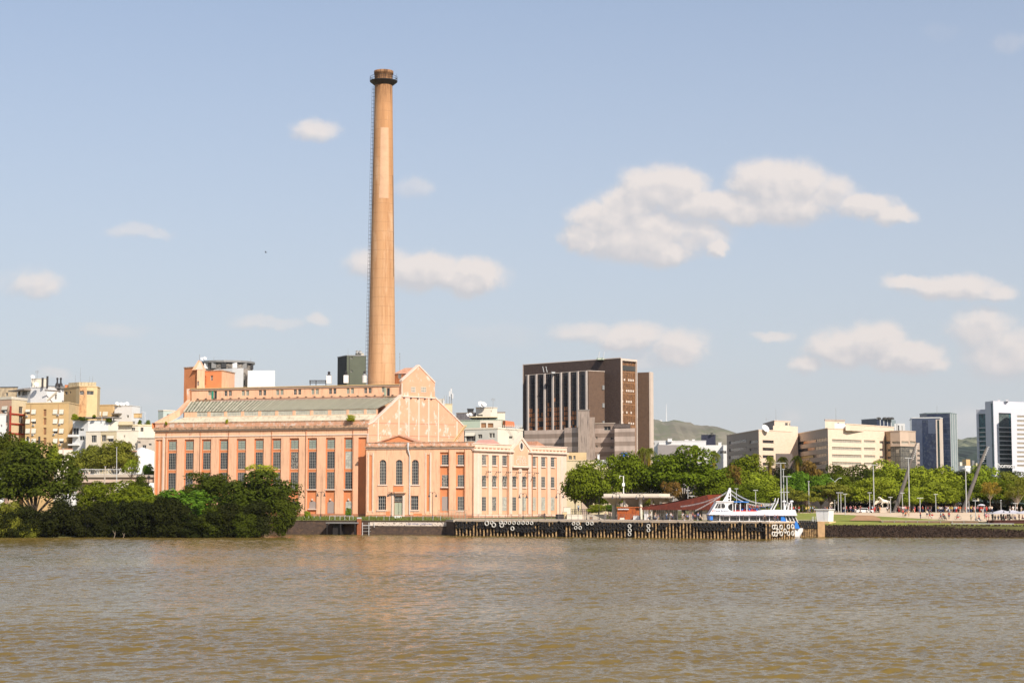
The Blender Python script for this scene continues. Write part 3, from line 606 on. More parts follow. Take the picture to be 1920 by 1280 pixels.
for h in arch:   # round heads
    c, r = (h[0]+h[1])/2, (h[1]-h[0])/2
    for sgn in (-1, 1):
        pts = [(c+sgn*r, h[3])]+[(c+sgn*r*math.cos(t), h[3]-r+r*math.sin(t)) for t in np.linspace(0, math.pi/2, 7)]
        mb.prism(F2, pts, .003, .36, salmon)
mb.box(F2, 0, L2, .9, 12, GZ, z2c-.1, salmon); mb.q([F2.p(0, 0, z2c), F2.p(L2, 0, z2c), F2.p(L2, 12, z2c), F2.p(0, 12, z2c)], asphaltroof)
mb.q([F2.p(0, 0, GZ), F2.p(0, 2, GZ), F2.p(0, 2, z2c), F2.p(0, 0, z2c)], salmon)
mb.build('centre_wall', plant)
for h in arch: window(F2, h, plant, 4, 8, .38, wframe, glassd, bar=.05, name='arched_window')
for h in low: window(F2, h, plant, 4, 4, .38, wframe, glassd, bar=.06)
for h in arch+low: mb = MB(); mb.box(F2, h[0]-.35, h[1]+.35, -.2, .3, h[2]-.3, h[2]-.01, pale_trim); mb.build('sill', plant)
mb = MB(); zdt = zr(F2, 942, 747)
mb.box(F2, door[0]+.1, door[1]-.1, .3, .38, door[2], zdt, greydoor); mb.box(F2, (door[0]+door[1])/2-.03, (door[0]+door[1])/2+.03, .27, .299, door[2], zdt-.1, metal_d)
dd = mb.build('door', plant)
mb = MB(); mb.box(F2, (door[0]+door[1])/2+.12, (door[0]+door[1])/2+.18, .24, .268, door[2]+1.0, door[2]+1.2, metal_d); mb.build('handle', dd)
window(F2, (door[0]+.1, door[1]-.1, zdt+.25, door[3]-.1), plant, 6, 2, .36, wframe, glassd, bar=.05)
mb = MB(); mb.box(F2, door[0]-.55, door[0], -.12, -.003, door[2], door[3]+.1, pale_trim); mb.box(F2, door[1], door[1]+.55, -.12, -.003, door[2], door[3]+.1, pale_trim); mb.box(F2, door[0]-.55, door[1]+.55, -.12, -.003, door[3]+.1, door[3]+.5, pale_trim)
mb.box(F2, door[0]-.9, door[1]+.9, -.75, -.003, door[3]+.75, door[3]+1.05, salmon); mb.box(F2, door[0]-.2, door[1]+.2, -.05, -.003, door[3]+1.1, door[3]+2.5, orange); mb.build('door_surround', plant)
mb = MB(); mb.box(F2, -.3, L2+.35, -.62, .1, z2c, z2c+.32, cornice_m); mb.box(F2, -.1, L2+.1, -.3, -.002, z2c-.4, z2c-.002, pale_trim); mb.box(F2, -.05, L2+.06, .12, .5, z2c+.32, z2p, parapet_m); mb.box(F2, -.12, L2+.12, .02, .62, z2p, z2p+.2, cornice_m)
mb.build('cornice', plant)
for x0, x1, y0, y1 in ((689, 691, 848, 960), (698.5, 700.3, 848, 960), (797.5, 799, 848, 962), (806, 808.5, 848, 962)):
    r = r2(x0, y0, x1, y1); mb = MB(); mb.box(F2, r[0], r[1], -.14, -.002, r[2], r[3], pale_trim); mb.build('pilaster', plant)
# low pediment roof behind the parapet
a, b, c = F2.hit(703, 832, 1.2), F2.hit(792, 832, 1.2), F2.hit(748.5, 817, 1.2)
mb = MB(); mb.prism(F2, [(a[0], z2p-.5), (b[0], z2p-.5), (b[0], b[1]), c, (a[0], a[1])], 1.2, 8, orange)
mb.build('pediment', plant)
mb = MB()
for p, q in ((a, c), (c, b)): mb.prism(F2, [p, q, (q[0], q[1]+.3), (p[0], p[1]+.3)], .9, 8.3, rust_tile)
mb.build('pediment_roof', plant)
for h in st2:
    xx = 833.9 if h is st2[0] else 863.6
    for y0, y1 in ((852, 871), (890, 912), (930.5, 957)):
        r = r2(xx-5.9, y0, xx+5.9, y1)
        if y0 > 920 and xx < 850:
            mb = MB(); mb.box(F2, r[0], r[1], .33, .395, r[2], r[3], shutterm); mb.build('shuttered_door', plant); continue
        window(F2, r, plant, 4, 4, .39, wframe, glassd, bar=.055)
        mb = MB(); mb.box(F2, r[0]-.25, r[1]+.25, -.1, .39, r[2]-.3, r[2]-.01, pale_trim); mb.build('sill', plant)
for x, y1 in ((768.5, 834), (842, 840), (871.5, 845), (889, 845)):
    f = F2 if x < 888 else F2
    u = f.hit(min(x, 887.6), 900)[0]; mb = MB(); m_ = metal_l if x == 768.5 else brickbase
    if x == 768.5: mb.tube([F2.p(u-.4, -.5, z2c+1.1), F2.p(u-.4, -.5, z2c-.6), F2.p(u, -.2, z2c-2.2), F2.p(u, -.2, GZ+1.5)], [.3, .18, .13, .13], m_, 8)
    else: mb.tube([F2.p(u, -.16, GZ+1), F2.p(u, -.16, z2c-.2)], .09, m_, 6)
    mb.build('downpipe', plant)
mb = MB(); mb.box(F2, -.05, L2+.05, -.1, -.001, GZ, zr(F2, 965, 780), brickbase); mb.build('plinth', plant)

# --- right front
F3 = Fpx(888, 443, 1062.5, 474); L3 = F3.len
z3c = zr(F3, 845, 890); z3p = zr(F3, 831.5, 890)
row1 = [905, 908.6, 927.8, 947]
w1 = [(905, 912.5), (924.2, 931.8), (943.2, 951)]; w1r = [(998.8, 1005.6), (1016.2, 1023.2), (1034, 1040.8)]; wm_ = [(962, 969), (980.5, 987.3)]
zrow = [(zr(F3, 871, 908), zr(F3, 853.3, 908)), (zr(F3, 912, 908), zr(F3, 891, 908)), (zr(F3, 957, 908), zr(F3, 931, 908))]
holes = []
for a, b in w1+w1r: holes += [(F3.hit(a, 900)[0]-.35, F3.hit(b, 900)[0]+.75, z3c-18.2, z3c-.9)]
for a, b in wm_: holes += [(F3.hit(a, 900)[0]-.35, F3.hit(b, 900)[0]+.75, z3c-18.2, zr(F3, 877, 975))]
pb_ = F3.rect(961.5, 822, 989.5, 874)
mb = MB(); hb = z3c-17.3; holes = [(h[0], h[1], max(GZ+.9, zrow[2][0]-1.0), h[3]) for h in holes]
mb.wall(F3, 0, L3, GZ, z3c, holes, pale_front, .3, mr=peach_recess)
mb.box(F3, .1, L3-.1, .3, .8, GZ, z3c-.05, peach_recess); 
mb.q([F3.p(L3, 0, GZ), F3.p(L3, 16, GZ), F3.p(L3, 16, z3c), F3.p(L3, 0, z3c)], salmon)
mb.q([F3.p(0, 0, z3c), F3.p(L3, 0, z3c), F3.p(L3, 16, z3c), F3.p(0, 16, z3c)], asphaltroof); mb.q([F3.p(0, 16, GZ), F3.p(L3, 16, GZ), F3.p(L3, 16, z3c), F3.p(0, 16, z3c)], salmon)
mb.build('right_wall', plant)
for a, b in w1+wm_+w1r:
    for k, (z0, z1) in enumerate(zrow):
        if k == 0 and (a, b) in wm_: continue
        u0, u1 = F3.hit(a, 900)[0], F3.hit(b, 900)[0]
        window(F3, (u0, u1, z0, z1), plant, 3, 4 if k < 2 else 5, .28, wframe, glassd if k < 2 or a < 930 or a == 962 else glasspale, bar=.06)
        if k < 2:
            mb = MB(); mb.box(F3, u0-.15, u1+.3, .05, .29, z0-.32, z0-.01, pale_trim); mb.build('sill', plant)
mb = MB(); ua, ub = F3.hit(956, 845)[0], F3.hit(996, 845)[0]; uc, ud = F3.hit(961.5, 845)[0], F3.hit(989.5, 845)[0]
for u0, u1 in ((-.4, uc), (ud, L3+.4)):
    mb.box(F3, u0, u1, -.6, .1, z3c, z3c+.35, pale_trim); mb.box(F3, u0, u1, .15, .5, z3c+.35, z3p, pale_front); mb.box(F3, u0, u1, -.02, .6, z3p, z3p+.2, pale_trim)
    n = int((u1-u0)/1.5)
    for i in range(n): u = u0+.5+i*(u1-u0-.6)/n; mb.box(F3, u, u+1.0, -.05, .149, z3c+.75, z3c+.98, cornice_m)
mb.build('cornice', plant)
pz = zr(F3, 814.5, 976); zsh = zr(F3, 834, 958); um = F3.hit(976, 840)[0]; zpb = zr(F3, 874, 976)
mb = MB(); mb.prism(F3, [(uc-.9, z3c), (uc-.0, z3c-.1), (uc, zpb), (ud, zpb), (ud, z3c-.1), (ud+.9, z3c), (ud+.9, zsh-.5), (um, pz-.6), (uc-.9, zsh-.5)], -.18, .5, pale_front)
mb.prism(F3, [(uc+.25, zpb+.3), (ud-.25, zpb+.3), (ud-.25, zsh-.9), (um, pz-1.9), (uc+.25, zsh-.9)], -.24, -.17, peach_recess)
ped = mb.build('front_gable', plant)
mb = MB()
for x, y, x2, y2 in ((uc-1.6, zsh-1.3, um, pz-.3), (um, pz-.3, ud+1.6, zsh-1.3)): mb.prism(F3, [(x, y), (x2, y2), (x2, y2+.0), (x2, y2-.85), (x, y-.85)][:5], -.45, .7, pale_trim)
mb.build('gable_coping', ped)
zc_ = zr(F3, 836, 976); mb = MB()
mb.prism(F3, [(um+1.0*math.cos(t), zc_+1.35*math.sin(t)) for t in np.linspace(0, 2*math.pi, 20, endpoint=False)], -.34, -.23, pale_trim)
mb.build('oculus_frame', ped)
mb = MB(); mb.prism(F3, [(um+.52*math.cos(t), zc_+.85*math.sin(t)) for t in np.linspace(0, 2*math.pi, 16, endpoint=False)], -.37, -.33, glassd); mb.build('oculus_glass', ped)
text_mesh('USINA', F3, um, -.25, zr(F3, 861, 976), 1.35, pale_trim, 'lettering', ped, .05)
text_mesh('CEEE', F3, um, -.25, zr(F3, 871, 976), 2.1, pale_trim, 'lettering', ped, .05)
mb = MB(); mb.box(F3, uc-.3, ud+.3, -.5, -.19, zpb-.35, zpb, pale_trim); mb.build('ledge', ped)
for x in (896, 957.5, 975, 992, 1053):
    u = F3.hit(x, 900)[0]; mb = MB(); mb.box(F3, u-.45, u+.45, -.14, -.003, GZ+1.4, z3c-.6 if x != 975 else zpb-.4, pale_trim); mb.build('pilaster', plant)
for x in (951.5, 997):
    u = F3.hit(x, 900)[0]; mb = MB(); mb.tube([F3.p(u, -.2, GZ+1), F3.p(u, -.2, z3c-.2)], .1, brickbase, 6); mb.build('downpipe', plant)
# insulator brackets and wires across the right front
mb = MB(); zi = zr(F3, 885.5, 908)
for x in (906, 924, 943, 962, 980, 996):
    u = F3.hit(x, 885)[0]; mb.tube([F3.p(u-.5, -.1, zi-2.2), F3.p(u-.2, -1.2, zi), F3.p(u+1.7, -1.2, zi+.05)], .05, metal_d, 4); mb.tube([F3.p(u+1.5, -.1, zi-1.6), F3.p(u-.2, -1.2, zi)], .04, metal_d, 4)
    for d in (0, .75, 1.5): mb.lathe(F3.p(u+d, -1.2, zi+.08), [(.08, 0), (.11, .1), (.05, .24)], metal_d, 6)
mb.tube([F3.p(F3.hit(903, 885)[0], -1.2, zi+.3), F3.p(F3.hit(998, 885)[0], -1.2, zi+.3)], .03, metal_d, 4)
mb.build('insulator_rack', plant)
mb = MB(); mb.box(F3, -.02, L3, -.1, -.001, GZ, zr(F3, 967, 900), mat('pink_plinth', (.55, .30, .20), .9, .15, 1.5, .1, stain=(.66, .5, .38), stain_at=(.5, .6))); mb.build('plinth', plant)
mb = MB(); a = F3.hit(910, 832, 5); b = F3.hit(950, 832, 5); c = F3.hit(925, 823.5, 5)
mb.prism(F3, [(a[0], a[1]-1), (b[0], b[1]-1), c], 5, 10, mat('dusty_pink_roof', (.62, .34, .27), .9, .1)); a = F3.hit(992, 838, 5); b = F3.hit(1034, 842, 5); c = F3.hit(996, 827, 5)
mb.prism(F3, [(a[0], a[1]-1), (b[0], b[1]-1), c], 3, 9, rust_tile); mb.build('rear_roof', plant)

# --- stair tower at the far left, behind the roof
tw = mb = MB(); zT = zt(341, 692, 488)
block(mb, [(341, 485), (365.5, 482)], zT, GZ, orange, back=14, coping=.3, copm=cornice_m, shrink=5)
mb.build('stair_tower', plant)
mb = MB(); fr = block(mb, [(365.5, 481), (380, 481)], zt(365, 693, 481), 25, salmon, {0: [(367.6, 714, 373, 723)]}, back=8, shrink=.5); f = fr[0]
a, b, c = f.hit(359, 693), f.hit(381.5, 693), f.hit(371.5, 674.5); mb.prism(f, [a, b, c], .6, 5, salmon)
tt = mb.build('turret', plant); h = f.holes[0]; window(f, h, plant, 2, 1, .3, wframe, glassd)
mb = MB(); mb.prism(f, [f.hit(366.5, 692.5), f.hit(380.5, 692.5), f.hit(374.5, 676.5)], .2, .55, pale_trim); mb.tube([f.p(*[f.hit(373.5, 676)[0], .3, f.hit(373.5, 676)[1]]), f.p(f.hit(374, 664)[0], .3, f.hit(374, 664)[1])], .06, metal_g, 4); mb.build('finial', tt)
mb = MB(); fr = block(mb, [(380.3, 484), (412, 482), (436.5, 492)], zt(412, 695, 482), 25, orange, {0: [(382.5, 704.5, 386.5, 722), (394.5, 703.5, 399.3, 713)]}, coping=.25, copm=cornice_m, back=12, mats={1: salmon})
mb.build('stair_tower', plant); window(fr[0], fr[0].holes[1], plant, 2, 2, .2, wframe, glassd)
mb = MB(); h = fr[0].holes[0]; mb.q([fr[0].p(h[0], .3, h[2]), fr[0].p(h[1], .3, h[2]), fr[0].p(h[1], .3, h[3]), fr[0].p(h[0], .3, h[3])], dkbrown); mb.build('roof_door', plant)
# vents on the long roof
for i, (x, y0, y1, m_) in enumerate(((616.3, 703.5, 718.5, white), (648.5, 703, 717.5, white), (683, 703, 717, metal_l))):
    c = at(x, y1, 470); t_ = at(x, y0, 470); hgt = t_.z-c.z; mb = MB(); r = .62
    if m_ is white: mb.box(F(c.x-r, c.y, 1, 0), 0, 2*r, 0, 2*r, c.z, t_.z, m_)
    else: mb.lathe((c.x, c.y+r, c.z), [(r, 0), (r, hgt), (.3, hgt+.4)], m_, 12)
    o = mb.build('roof_vent', plant); mb = MB(); mb.lathe((c.x, c.y+r, t_.z), [(.62, 0), (.5, .25), (.28, .35), (.3, .7), (.45, .75), (.2, 1.1)], metal_d, 10); mb.build('vent_cap', o)
mb = MB()
for x in (581.5, 592.5, 611): pole(mb, x, 722, 712.5, 474, .12, metal_d)
for y in (713.5, 717): mb.tube([at(580, y, 474), at(612, y, 474)], .14, metal_d, 5)
mb.build('roof_pipework', plant)
mb = MB(); pole(mb, 749.5, 700, 661, 468, .09, metal_g, 4, .05)
for y in (664, 670, 676, 682): mb.box(WF, at(748.7, y, 468).x, at(750.3, y, 468).x, 467.9, 468.1, at(749, y, 468).z, at(749, y, 468).z+.15, metal_g)
mb.build('antenna', plant)
mb = MB(); mb.tube([FG.p(gpt(846, 828)[0], -.8, gpt(846, 828)[1]), FG.p(gpt(869, 797)[0], -.6, gpt(869, 797)[1])], .12, ochre, 4); mb.tube([FG.p(gpt(850, 828)[0], -.8, gpt(850, 828)[1]), FG.p(gpt(872, 797)[0], -.6, gpt(872, 797)[1])], .12, ochre, 4)
for k in range(12):
    y = 828-k*2.6; x = 846+k*1.9; mb.tube([FG.p(gpt(x, y)[0], -.8, gpt(x, y)[1]), FG.p(gpt(x+4, y)[0], -.8, gpt(x+4, y)[1])], .08, ochre, 4)
mb.build('roof_stair', plant)
# satellite brackets, air conditioner, plants on the parapet are added with the vegetation

# ------------------------------------------------------------------ smokestack
def chimney_mat():
    m = bpy.data.materials.new('stained_concrete_stack'); m.use_nodes = True; t = m.node_tree; b = t.nodes['Principled BSDF']; b.inputs['Roughness'].default_value = .9
    tc = t.nodes.new('ShaderNodeTexCoord'); sp = t.nodes.new('ShaderNodeSeparateXYZ'); t.links.new(tc.outputs['Object'], sp.inputs[0])
    def noise(scale, sc, det=7):
        mp = t.nodes.new('ShaderNodeMapping'); mp.inputs['Scale'].default_value = sc; t.links.new(tc.outputs['Object'], mp.inputs[0]); n = t.nodes.new('ShaderNodeTexNoise'); n.inputs['Scale'].default_value = scale; n.inputs['Detail'].default_value = det; n.inputs['Roughness'].default_value = .7; t.links.new(mp.outputs[0], n.inputs['Vector']); return n.outputs['Fac']
    def rng(v, a, b_, c=0, d=1):
        r = t.nodes.new('ShaderNodeMapRange'); r.inputs[1].default_value = a; r.inputs[2].default_value = b_; r.inputs[3].default_value = c; r.inputs[4].default_value = d; t.links.new(v, r.inputs[0]); return r.outputs[0]
    def mix(f, c1, c2):
        x = t.nodes.new('ShaderNodeMix'); x.data_type = 'RGBA'; t.links.new(f, x.inputs[0])
        for i, c in ((6, c1), (7, c2)):
            if isinstance(c, tuple): x.inputs[i].default_value = (*c, 1)
            else: t.links.new(c, x.inputs[i])
        return x.outputs[2]
    # lower part pinker and paler, upper part browner (real weathering of the stack)
    col = mix(rng(sp.outputs['Z'], 35, 108), (.62, .365, .19), (.53, .275, .12))
    col = mix(rng(noise(1, (.8, .8, .03)), .46, .66), col, (.42, .21, .09))
    col = mix(rng(noise(.6, (.6, .6, .12)), .52, .75), col, (.70, .47, .29))
    # soot and rust at the mouth
    mn = t.nodes.new('ShaderNodeMath'); mn.operation = 'MULTIPLY'; t.links.new(rng(sp.outputs['Z'], 113, 119.5), mn.inputs[0]); t.links.new(rng(noise(2, (1.2, 1.2, .1)), .35, .6), mn.inputs[1]); col = mix(mn.outputs[0], col, (.12, .055, .02))
    # pour joints
    wv = t.nodes.new('ShaderNodeMath'); wv.operation = 'FRACT'; dv = t.nodes.new('ShaderNodeMath'); dv.operation = 'DIVIDE'; dv.inputs[1].default_value = 2.6; t.links.new(sp.outputs['Z'], dv.inputs[0]); t.links.new(dv.outputs[0], wv.inputs[0])
    j = rng(wv.outputs[0], .045, .0); jn = t.nodes.new('ShaderNodeMath'); jn.operation = 'MULTIPLY'; t.links.new(j, jn.inputs[0]); t.links.new(rng(noise(.8, (1, 1, 1.2)), .34, .58, 0, 1), jn.inputs[1])
    col = mix(jn.outputs[0], col, (.25, .13, .06)); t.links.new(col, b.inputs['Base Color'])
    bp = t.nodes.new('ShaderNodeBump'); bp.inputs['Strength'].default_value = .3; bp.inputs['Distance'].default_value = .15; t.links.new(noise(2, (1, 1, 1)), bp.inputs['Height']); t.links.new(bp.outputs[0], b.inputs['Normal'])
    return m
CY = 482; cm = chimney_mat(); cpos = at(715.5, 718, CY); zb = 4.0; ztp = zt(721, 134, CY)
rb_, rt_ = 26.7*CY/FPX*.985, 16.3*(CY*1.03)/FPX
stack = thing('smokestack', 'very tall tapering brown concrete smokestack with a ladder, rising behind the power station', 'chimney', (cpos.x, CY, zb))
cx_ = cpos.x
H_ = ztp-zb; zv = cpos.z
def rr_(z): return rb_+(rt_-rb_)*min(1, (z-zv)/(ztp-4-zv)) if z > zv else rb_+(zv-z)*.03
mb = MB(); prof = [(rr_(z), z-zb) for z in np.linspace(zb, ztp-3.2, 26)]+[(rt_*1.0, H_-3.0), (rt_*1.04, H_-.9), (rt_*1.1, H_-.85), (rt_*1.1, H_), (rt_*.75, H_), (rt_*.7, H_-3)]
mb.lathe((cx_, CY, zb), prof, cm, 48); mb.build('shaft', stack, smooth=True)
# pale repaired patch: a thin render coat proud of the shaft
mb = MB(); pm_ = mat('pale_render_patch', (.64, .395, .235), .9, .09, .6, .1)
z0p, z1p, z2p_ = zt(720, 375, CY), zt(720, 352, CY), zt(720, 243, CY)
def patch(za, zb2, a0, a1):
    n = 8
    for i in range(n):
        t0, t1 = a0+(a1-a0)*i/n, a0+(a1-a0)*(i+1)/n; q = []
        for tt_, z in ((t0, za), (t1, za), (t1, zb2), (t0, zb2)): r = rr_(z)+.05; q.append((cx_+r*math.sin(tt_), CY-r*math.cos(tt_), z))
        mb.q(q, pm_)
patch(z1p, z2p_, -.22, .64); patch(z0p, z1p, -.30, .62); o = mb.build('repair_patch', stack); o['label'] = 'pale rectangular repair patch on the upper shaft'
# lightning conductor and crack lines
mb = MB(); zs_ = np.linspace(zt(740, 520, CY), zt(740, 330, CY), 12); mb.tube([(cx_+(rr_(z)+.06)*math.sin(1.25), CY-(rr_(z)+.06)*math.cos(1.25), z) for z in zs_], .06, metal_d, 4); mb.build('conductor', stack)
# ladder with cage on the left
mb = MB(); al_ = R(-84); zL = np.linspace(zb+28, ztp-4.2, 60)
for s_ in (-.28, .28):
    for dr in (.22,): mb.tube([(cx_+(rr_(z)+dr)*math.sin(al_)+s_*.2-.0, CY-(rr_(z)+dr)*math.cos(al_)+s_, z) for z in zL], .045, metal_d, 4)
mb.tube([(cx_+(rr_(z)+.72)*math.sin(al_), CY-(rr_(z)+.72)*math.cos(al_), z) for z in zL], .04, metal_d, 4)
for z in np.arange(zb+28, ztp-4.2, 1.05):
    r0 = rr_(z); mb.tube([(cx_+(r0+.0)*math.sin(al_), CY-r0*math.cos(al_), z), (cx_+(r0+.72)*math.sin(al_), CY-(r0+.72)*math.cos(al_), z)], .045, metal_d, 4)
mb.build('ladder', stack)
# walkway around the mouth
zw = zt(720, 154, CY); mb = MB(); mb.lathe((cx_, CY, zw), [(rt_*1.0, -1.1), (rt_*1.55, .0), (rt_*1.58, .22), (rt_*1.0, .22)], metal_d, 24)
pf = mb.build('walkway', stack); mb = MB()
for zz_ in (.75, 1.35): mb.tube([(cx_+rt_*1.55*math.cos(t), CY+rt_*1.55*math.sin(t), zw+zz_) for t in np.linspace(0, 2*math.pi, 25)], .05, metal_d, 4)
for t in np.linspace(0, 2*math.pi, 14, endpoint=False): mb.tube([(cx_+rt_*1.55*math.cos(t), CY+rt_*1.55*math.sin(t), zw), (cx_+rt_*1.55*math.cos(t), CY+rt_*1.55*math.sin(t), zw+1.4)], .05, metal_d, 4)
for t in (2.6, .3): mb.tube([(cx_+rt_*1.5*math.cos(t), CY+rt_*1.5*math.sin(t), zw), (cx_+rt_*1.5*math.cos(t), CY+rt_*1.5*math.sin(t), zw+2.6)], .04, metal_d, 4)
mb.build('railing', pf)
# ------------------------------------------------------------------ city helpers
def city(name, label, cat, px, Y, py=950, group=None): return thing(name, label, cat, (at(px, 945, Y).x, Y, 4.0), group)
def fill_windows(fr, parent, pm=None, nx=2, ny=1, w=.33, fm=None, bar=.08, sub=False, name='window'):
    for f in fr:
        for h in getattr(f, 'holes', []):
            n = nx if nx else max(2, int((h[1]-h[0])/1.6)); window(f, h, parent, n, ny, w, fm, pm, bar=bar, sub=sub, name=name)
def blinds(f, parent, rects, tilt=True, m=None):
    """white roller blinds / small awnings hung over windows"""
    for r in rects:
        a = f.rect(*r); mb = MB(); zt_, zb_ = a[3], a[2]
        mb.q([f.p(a[0], -.05, zt_), f.p(a[1], -.05, zt_), f.p(a[1], -.05-(.25 if tilt else 0), zb_), f.p(a[0], -.05-(.25 if tilt else 0), zb_)], m or awning); mb.build('blind', parent)
def aircon(f, parent, pts):
    for x, y in pts:
        u, z = f.hit(x, y); mb = MB(); mb.box(f, u-.35, u+.35, -.4, -.02, z-.25, z+.25, metal_l); mb.box(f, u-.25, u+.25, -.43, -.401, z-.2, z+.2, metal_g); mb.build('air_conditioner', parent)
def antenna(parent, px, y0, y1, Y, r=.07, arms=True):
    mb = MB(); pole(mb, px, y0, y1, Y, r, metal_g, 4, r*.6)
    if arms:
        for k in range(3): z = at(px, y1+1.5+k*1.6, Y).z; x = at(px, y1, Y).x; mb.box(F(x-.7, Y, 1, 0), 0, 1.4, -.04, .04, z, z+.06, metal_g)
    mb.build('antenna', parent)
def dish(parent, px, py, Y, r=.8, m=None):
    c = at(px, py, Y); mb = MB(); d = Vector((.5, -.7, .5)).normalized(); a = d.orthogonal().normalized(); b = d.cross(a); n = 12
    rings = []
    for k, (rr, dd) in enumerate(((0.02, 0), (r*.5, .08*r), (r*.85, .25*r), (r, .38*r))): rings.append([c+d*dd+(a*math.cos(t)+b*math.sin(t))*rr for t in np.linspace(0, 2*math.pi, n, endpoint=False)])
    for k in range(3):
        for j in range(n): mb.q([rings[k][j], rings[k][(j+1) % n], rings[k+1][(j+1) % n], rings[k+1][j]], m or white)
    mb.tube([c, c+d*r*.9], .03, metal_g, 4); mb.tube([c, (c.x, c.y+.2, c.z-r*1.4)], .06, metal_g, 4); mb.build('satellite_dish', parent)
def roofbox(parent, x0, y0, x1, y1, Y, m, name='roof_hut', depth=5, roof=None, cop=.15):
    mb = MB(); fr = block(mb, [(x0, Y), (x1, Y)], zt((x0+x1)/2, y0, Y), zt((x0+x1)/2, y1, Y), m, back=depth, roof=roof, coping=cop, shrink=.5); return mb.build(name, parent), fr[0]

# ================= apartments on the left
Y = 590
b = city('apartment_building', 'ochre five-storey apartment block with pairs of white blinds and a column of dark slots', 'apartment block', 84, Y)
mb = MB(); slots = [(81, y, 86.8, y+13) for y in (767, 783, 801.5, 820)]
wr = [(x, y, x+8, y+9) for x in (48.5, 59.5, 100, 111.5) for y in (767.5, 785.5, 803.5, 822)]
fr = block(mb, [(43.8, Y+3), (125, Y-2), (146, Y+12)], zt(84, 756, Y), 4, ochre, {0: slots+wr}, back=18, coping=.35, copm=ochre_l, mats={1: ochre_l})
mb.build('wall', b); f = fr[0]
for i, h in enumerate(f.holes):
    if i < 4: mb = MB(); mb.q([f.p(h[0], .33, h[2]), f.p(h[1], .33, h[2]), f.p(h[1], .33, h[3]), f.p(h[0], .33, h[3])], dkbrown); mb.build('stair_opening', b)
    else: window(f, h, b, 2, 1, .3, wframe, glassd, bar=.08, sub=False)
blinds(f, b, [(x-.3, y-.3, x+8.2, y+(8.5 if (i*7) % 5 else 4.5)) for i, (x, y, _, _) in enumerate(wr)])
aircon(f, b, [(51, 780), (63, 797), (62, 815), (109, 778), (112, 795), (101.5, 814), (113, 833)])
for x in (57.3, 109.6): mb = MB(); u = f.hit(x, 800)[0]; mb.tube([f.p(u, -.1, 6), f.p(u, -.1, zt(84, 757, Y))], .06, cornice_m, 4); mb.build('downpipe', b)
for x in (51.5, 73): mb = MB(); pole(mb, x, 850, 818, Y-8, .35, metal_d, 8); mb.build('chimney', b)

Y = 600
b = city('apartment_building', 'cream and pink apartment block with dark red frames, at the left edge', 'apartment block', 20, Y)
mb = MB(); fr = block(mb, [(-60, Y+10), (17, Y-4), (46, Y+6)], zt(17, 748, Y-4), 4, cream, {0: [(3, 761, 14, 774), (3, 779, 14, 792), (3, 797, 14, 810)], 1: [(35.5, 762, 43, 775), (35.5, 779, 43, 793), (35.5, 797, 43, 812)]}, coping=.9, copm=offwhite, back=16, mats={0: mat('pinkish_render', (.66, .42, .28), .9, .08)})
mb.build('wall', b); fill_windows(fr, b); f = fr[1]
for y in (775, 793.5, 811.5, 829): r = f.rect(17, y, 45, y+2.6); mb = MB(); mb.box(f, r[0], r[1], -.25, -.003, r[2], r[3], redpaint); mb.build('red_band', b)
mb = MB(); r = f.rect(17.2, 761, 19.6, 835); mb.box(f, r[0], r[1], -.3, -.003, r[2], r[3], redpaint); mb.build('red_band', b)
blinds(fr[0], b, [(4, 761, 14.5, 768), (6, 797, 14.5, 804)]); aircon(fr[0], b, [(11, 772), (10, 790), (11, 808)])
Y = 640
b = city('apartment_building', 'stained beige rooftop storey at the far left edge, above the red-framed block', 'apartment block', 10, Y)
mb = MB(); fr = block(mb, [(-70, Y), (27.5, Y-2)], zt(10, 727, Y), 4, mat('stained_beige_render', (.50, .39, .25), .9, .2, .8, .2, stain=(.22, .17, .12), stain_at=(.5, .65)), {0: [(11, 736, 15, 742.5)]}, coping=.3, copm=asphaltroof, back=14)
mb.build('wall', b); fill_windows(fr, b)
b = city('apartment_building', 'plain white house wall cut off by the left edge of the photo', 'house', 0, 560)
mb = MB(); fr = block(mb, [(-40, 560), (7.4, 558)], zt(3, 777, 560), 4, white, {0: [(1, 796, 4, 800)]}, back=8, coping=.2); mb.build('wall', b); fill_windows(fr, b)

Y = 625
b = city('apartment_building', 'white rooftop apartments with a flat canopy, black flues and a sloping stair', 'apartment block', 70, Y)
mb = MB(); fr = block(mb, [(28, Y+8), (52, Y), (82.5, Y-3), (116, Y+4)], zt(60, 727, Y), 4, white, {0: [(33, 733, 38, 741), (41, 733, 51, 741)], 2: [(103, 739, 107, 748.5), (107, 728, 113, 731.5)]}, back=14, coping=.25)
mb.build('wall', b); fill_windows(fr, b)
o, f = roofbox(b, 53, 710, 82, 727, Y+3, offwhite); o, f = roofbox(b, 82.5, 724, 116, 728, Y+2, metal_g, 'canopy', 6)
mb = MB(); f = fr[0]; a = f.rect(27.5, 731, 58, 733); mb.box(f, a[0], a[1], -2.5, .5, a[2], a[3], concrete); mb.build('canopy', b)
for x, y in ((79.5, 708), (88.5, 705)): mb = MB(); pole(mb, x, 727, y, Y-3, .38, metal_d, 8); mb.build('flue', b)
for x in (107.3, 113.8):
    c = at(x, 723, Y); mb = MB(); mb.lathe(tuple(c), [(.75, 0), (.7, .5), (.3, 1.2), (.28, 2.2), (.45, 2.3), (.3, 2.9)], metal_d, 10); mb.build('flue', b)
mb = MB(); mb.tube([at(88, 751, Y-5), at(106, 735, Y-5)], .45, offwhite, 4); mb.tube([at(84, 731, Y-5), at(112, 733, Y-5)], .3, concrete, 4); mb.build('outside_stair', b)
antenna(b, 69.5, 710, 694, Y); dish(b, 61, 707, Y); dish(b, 68, 721, Y-4, .9); antenna(b, 60, 727, 705, Y, arms=False)

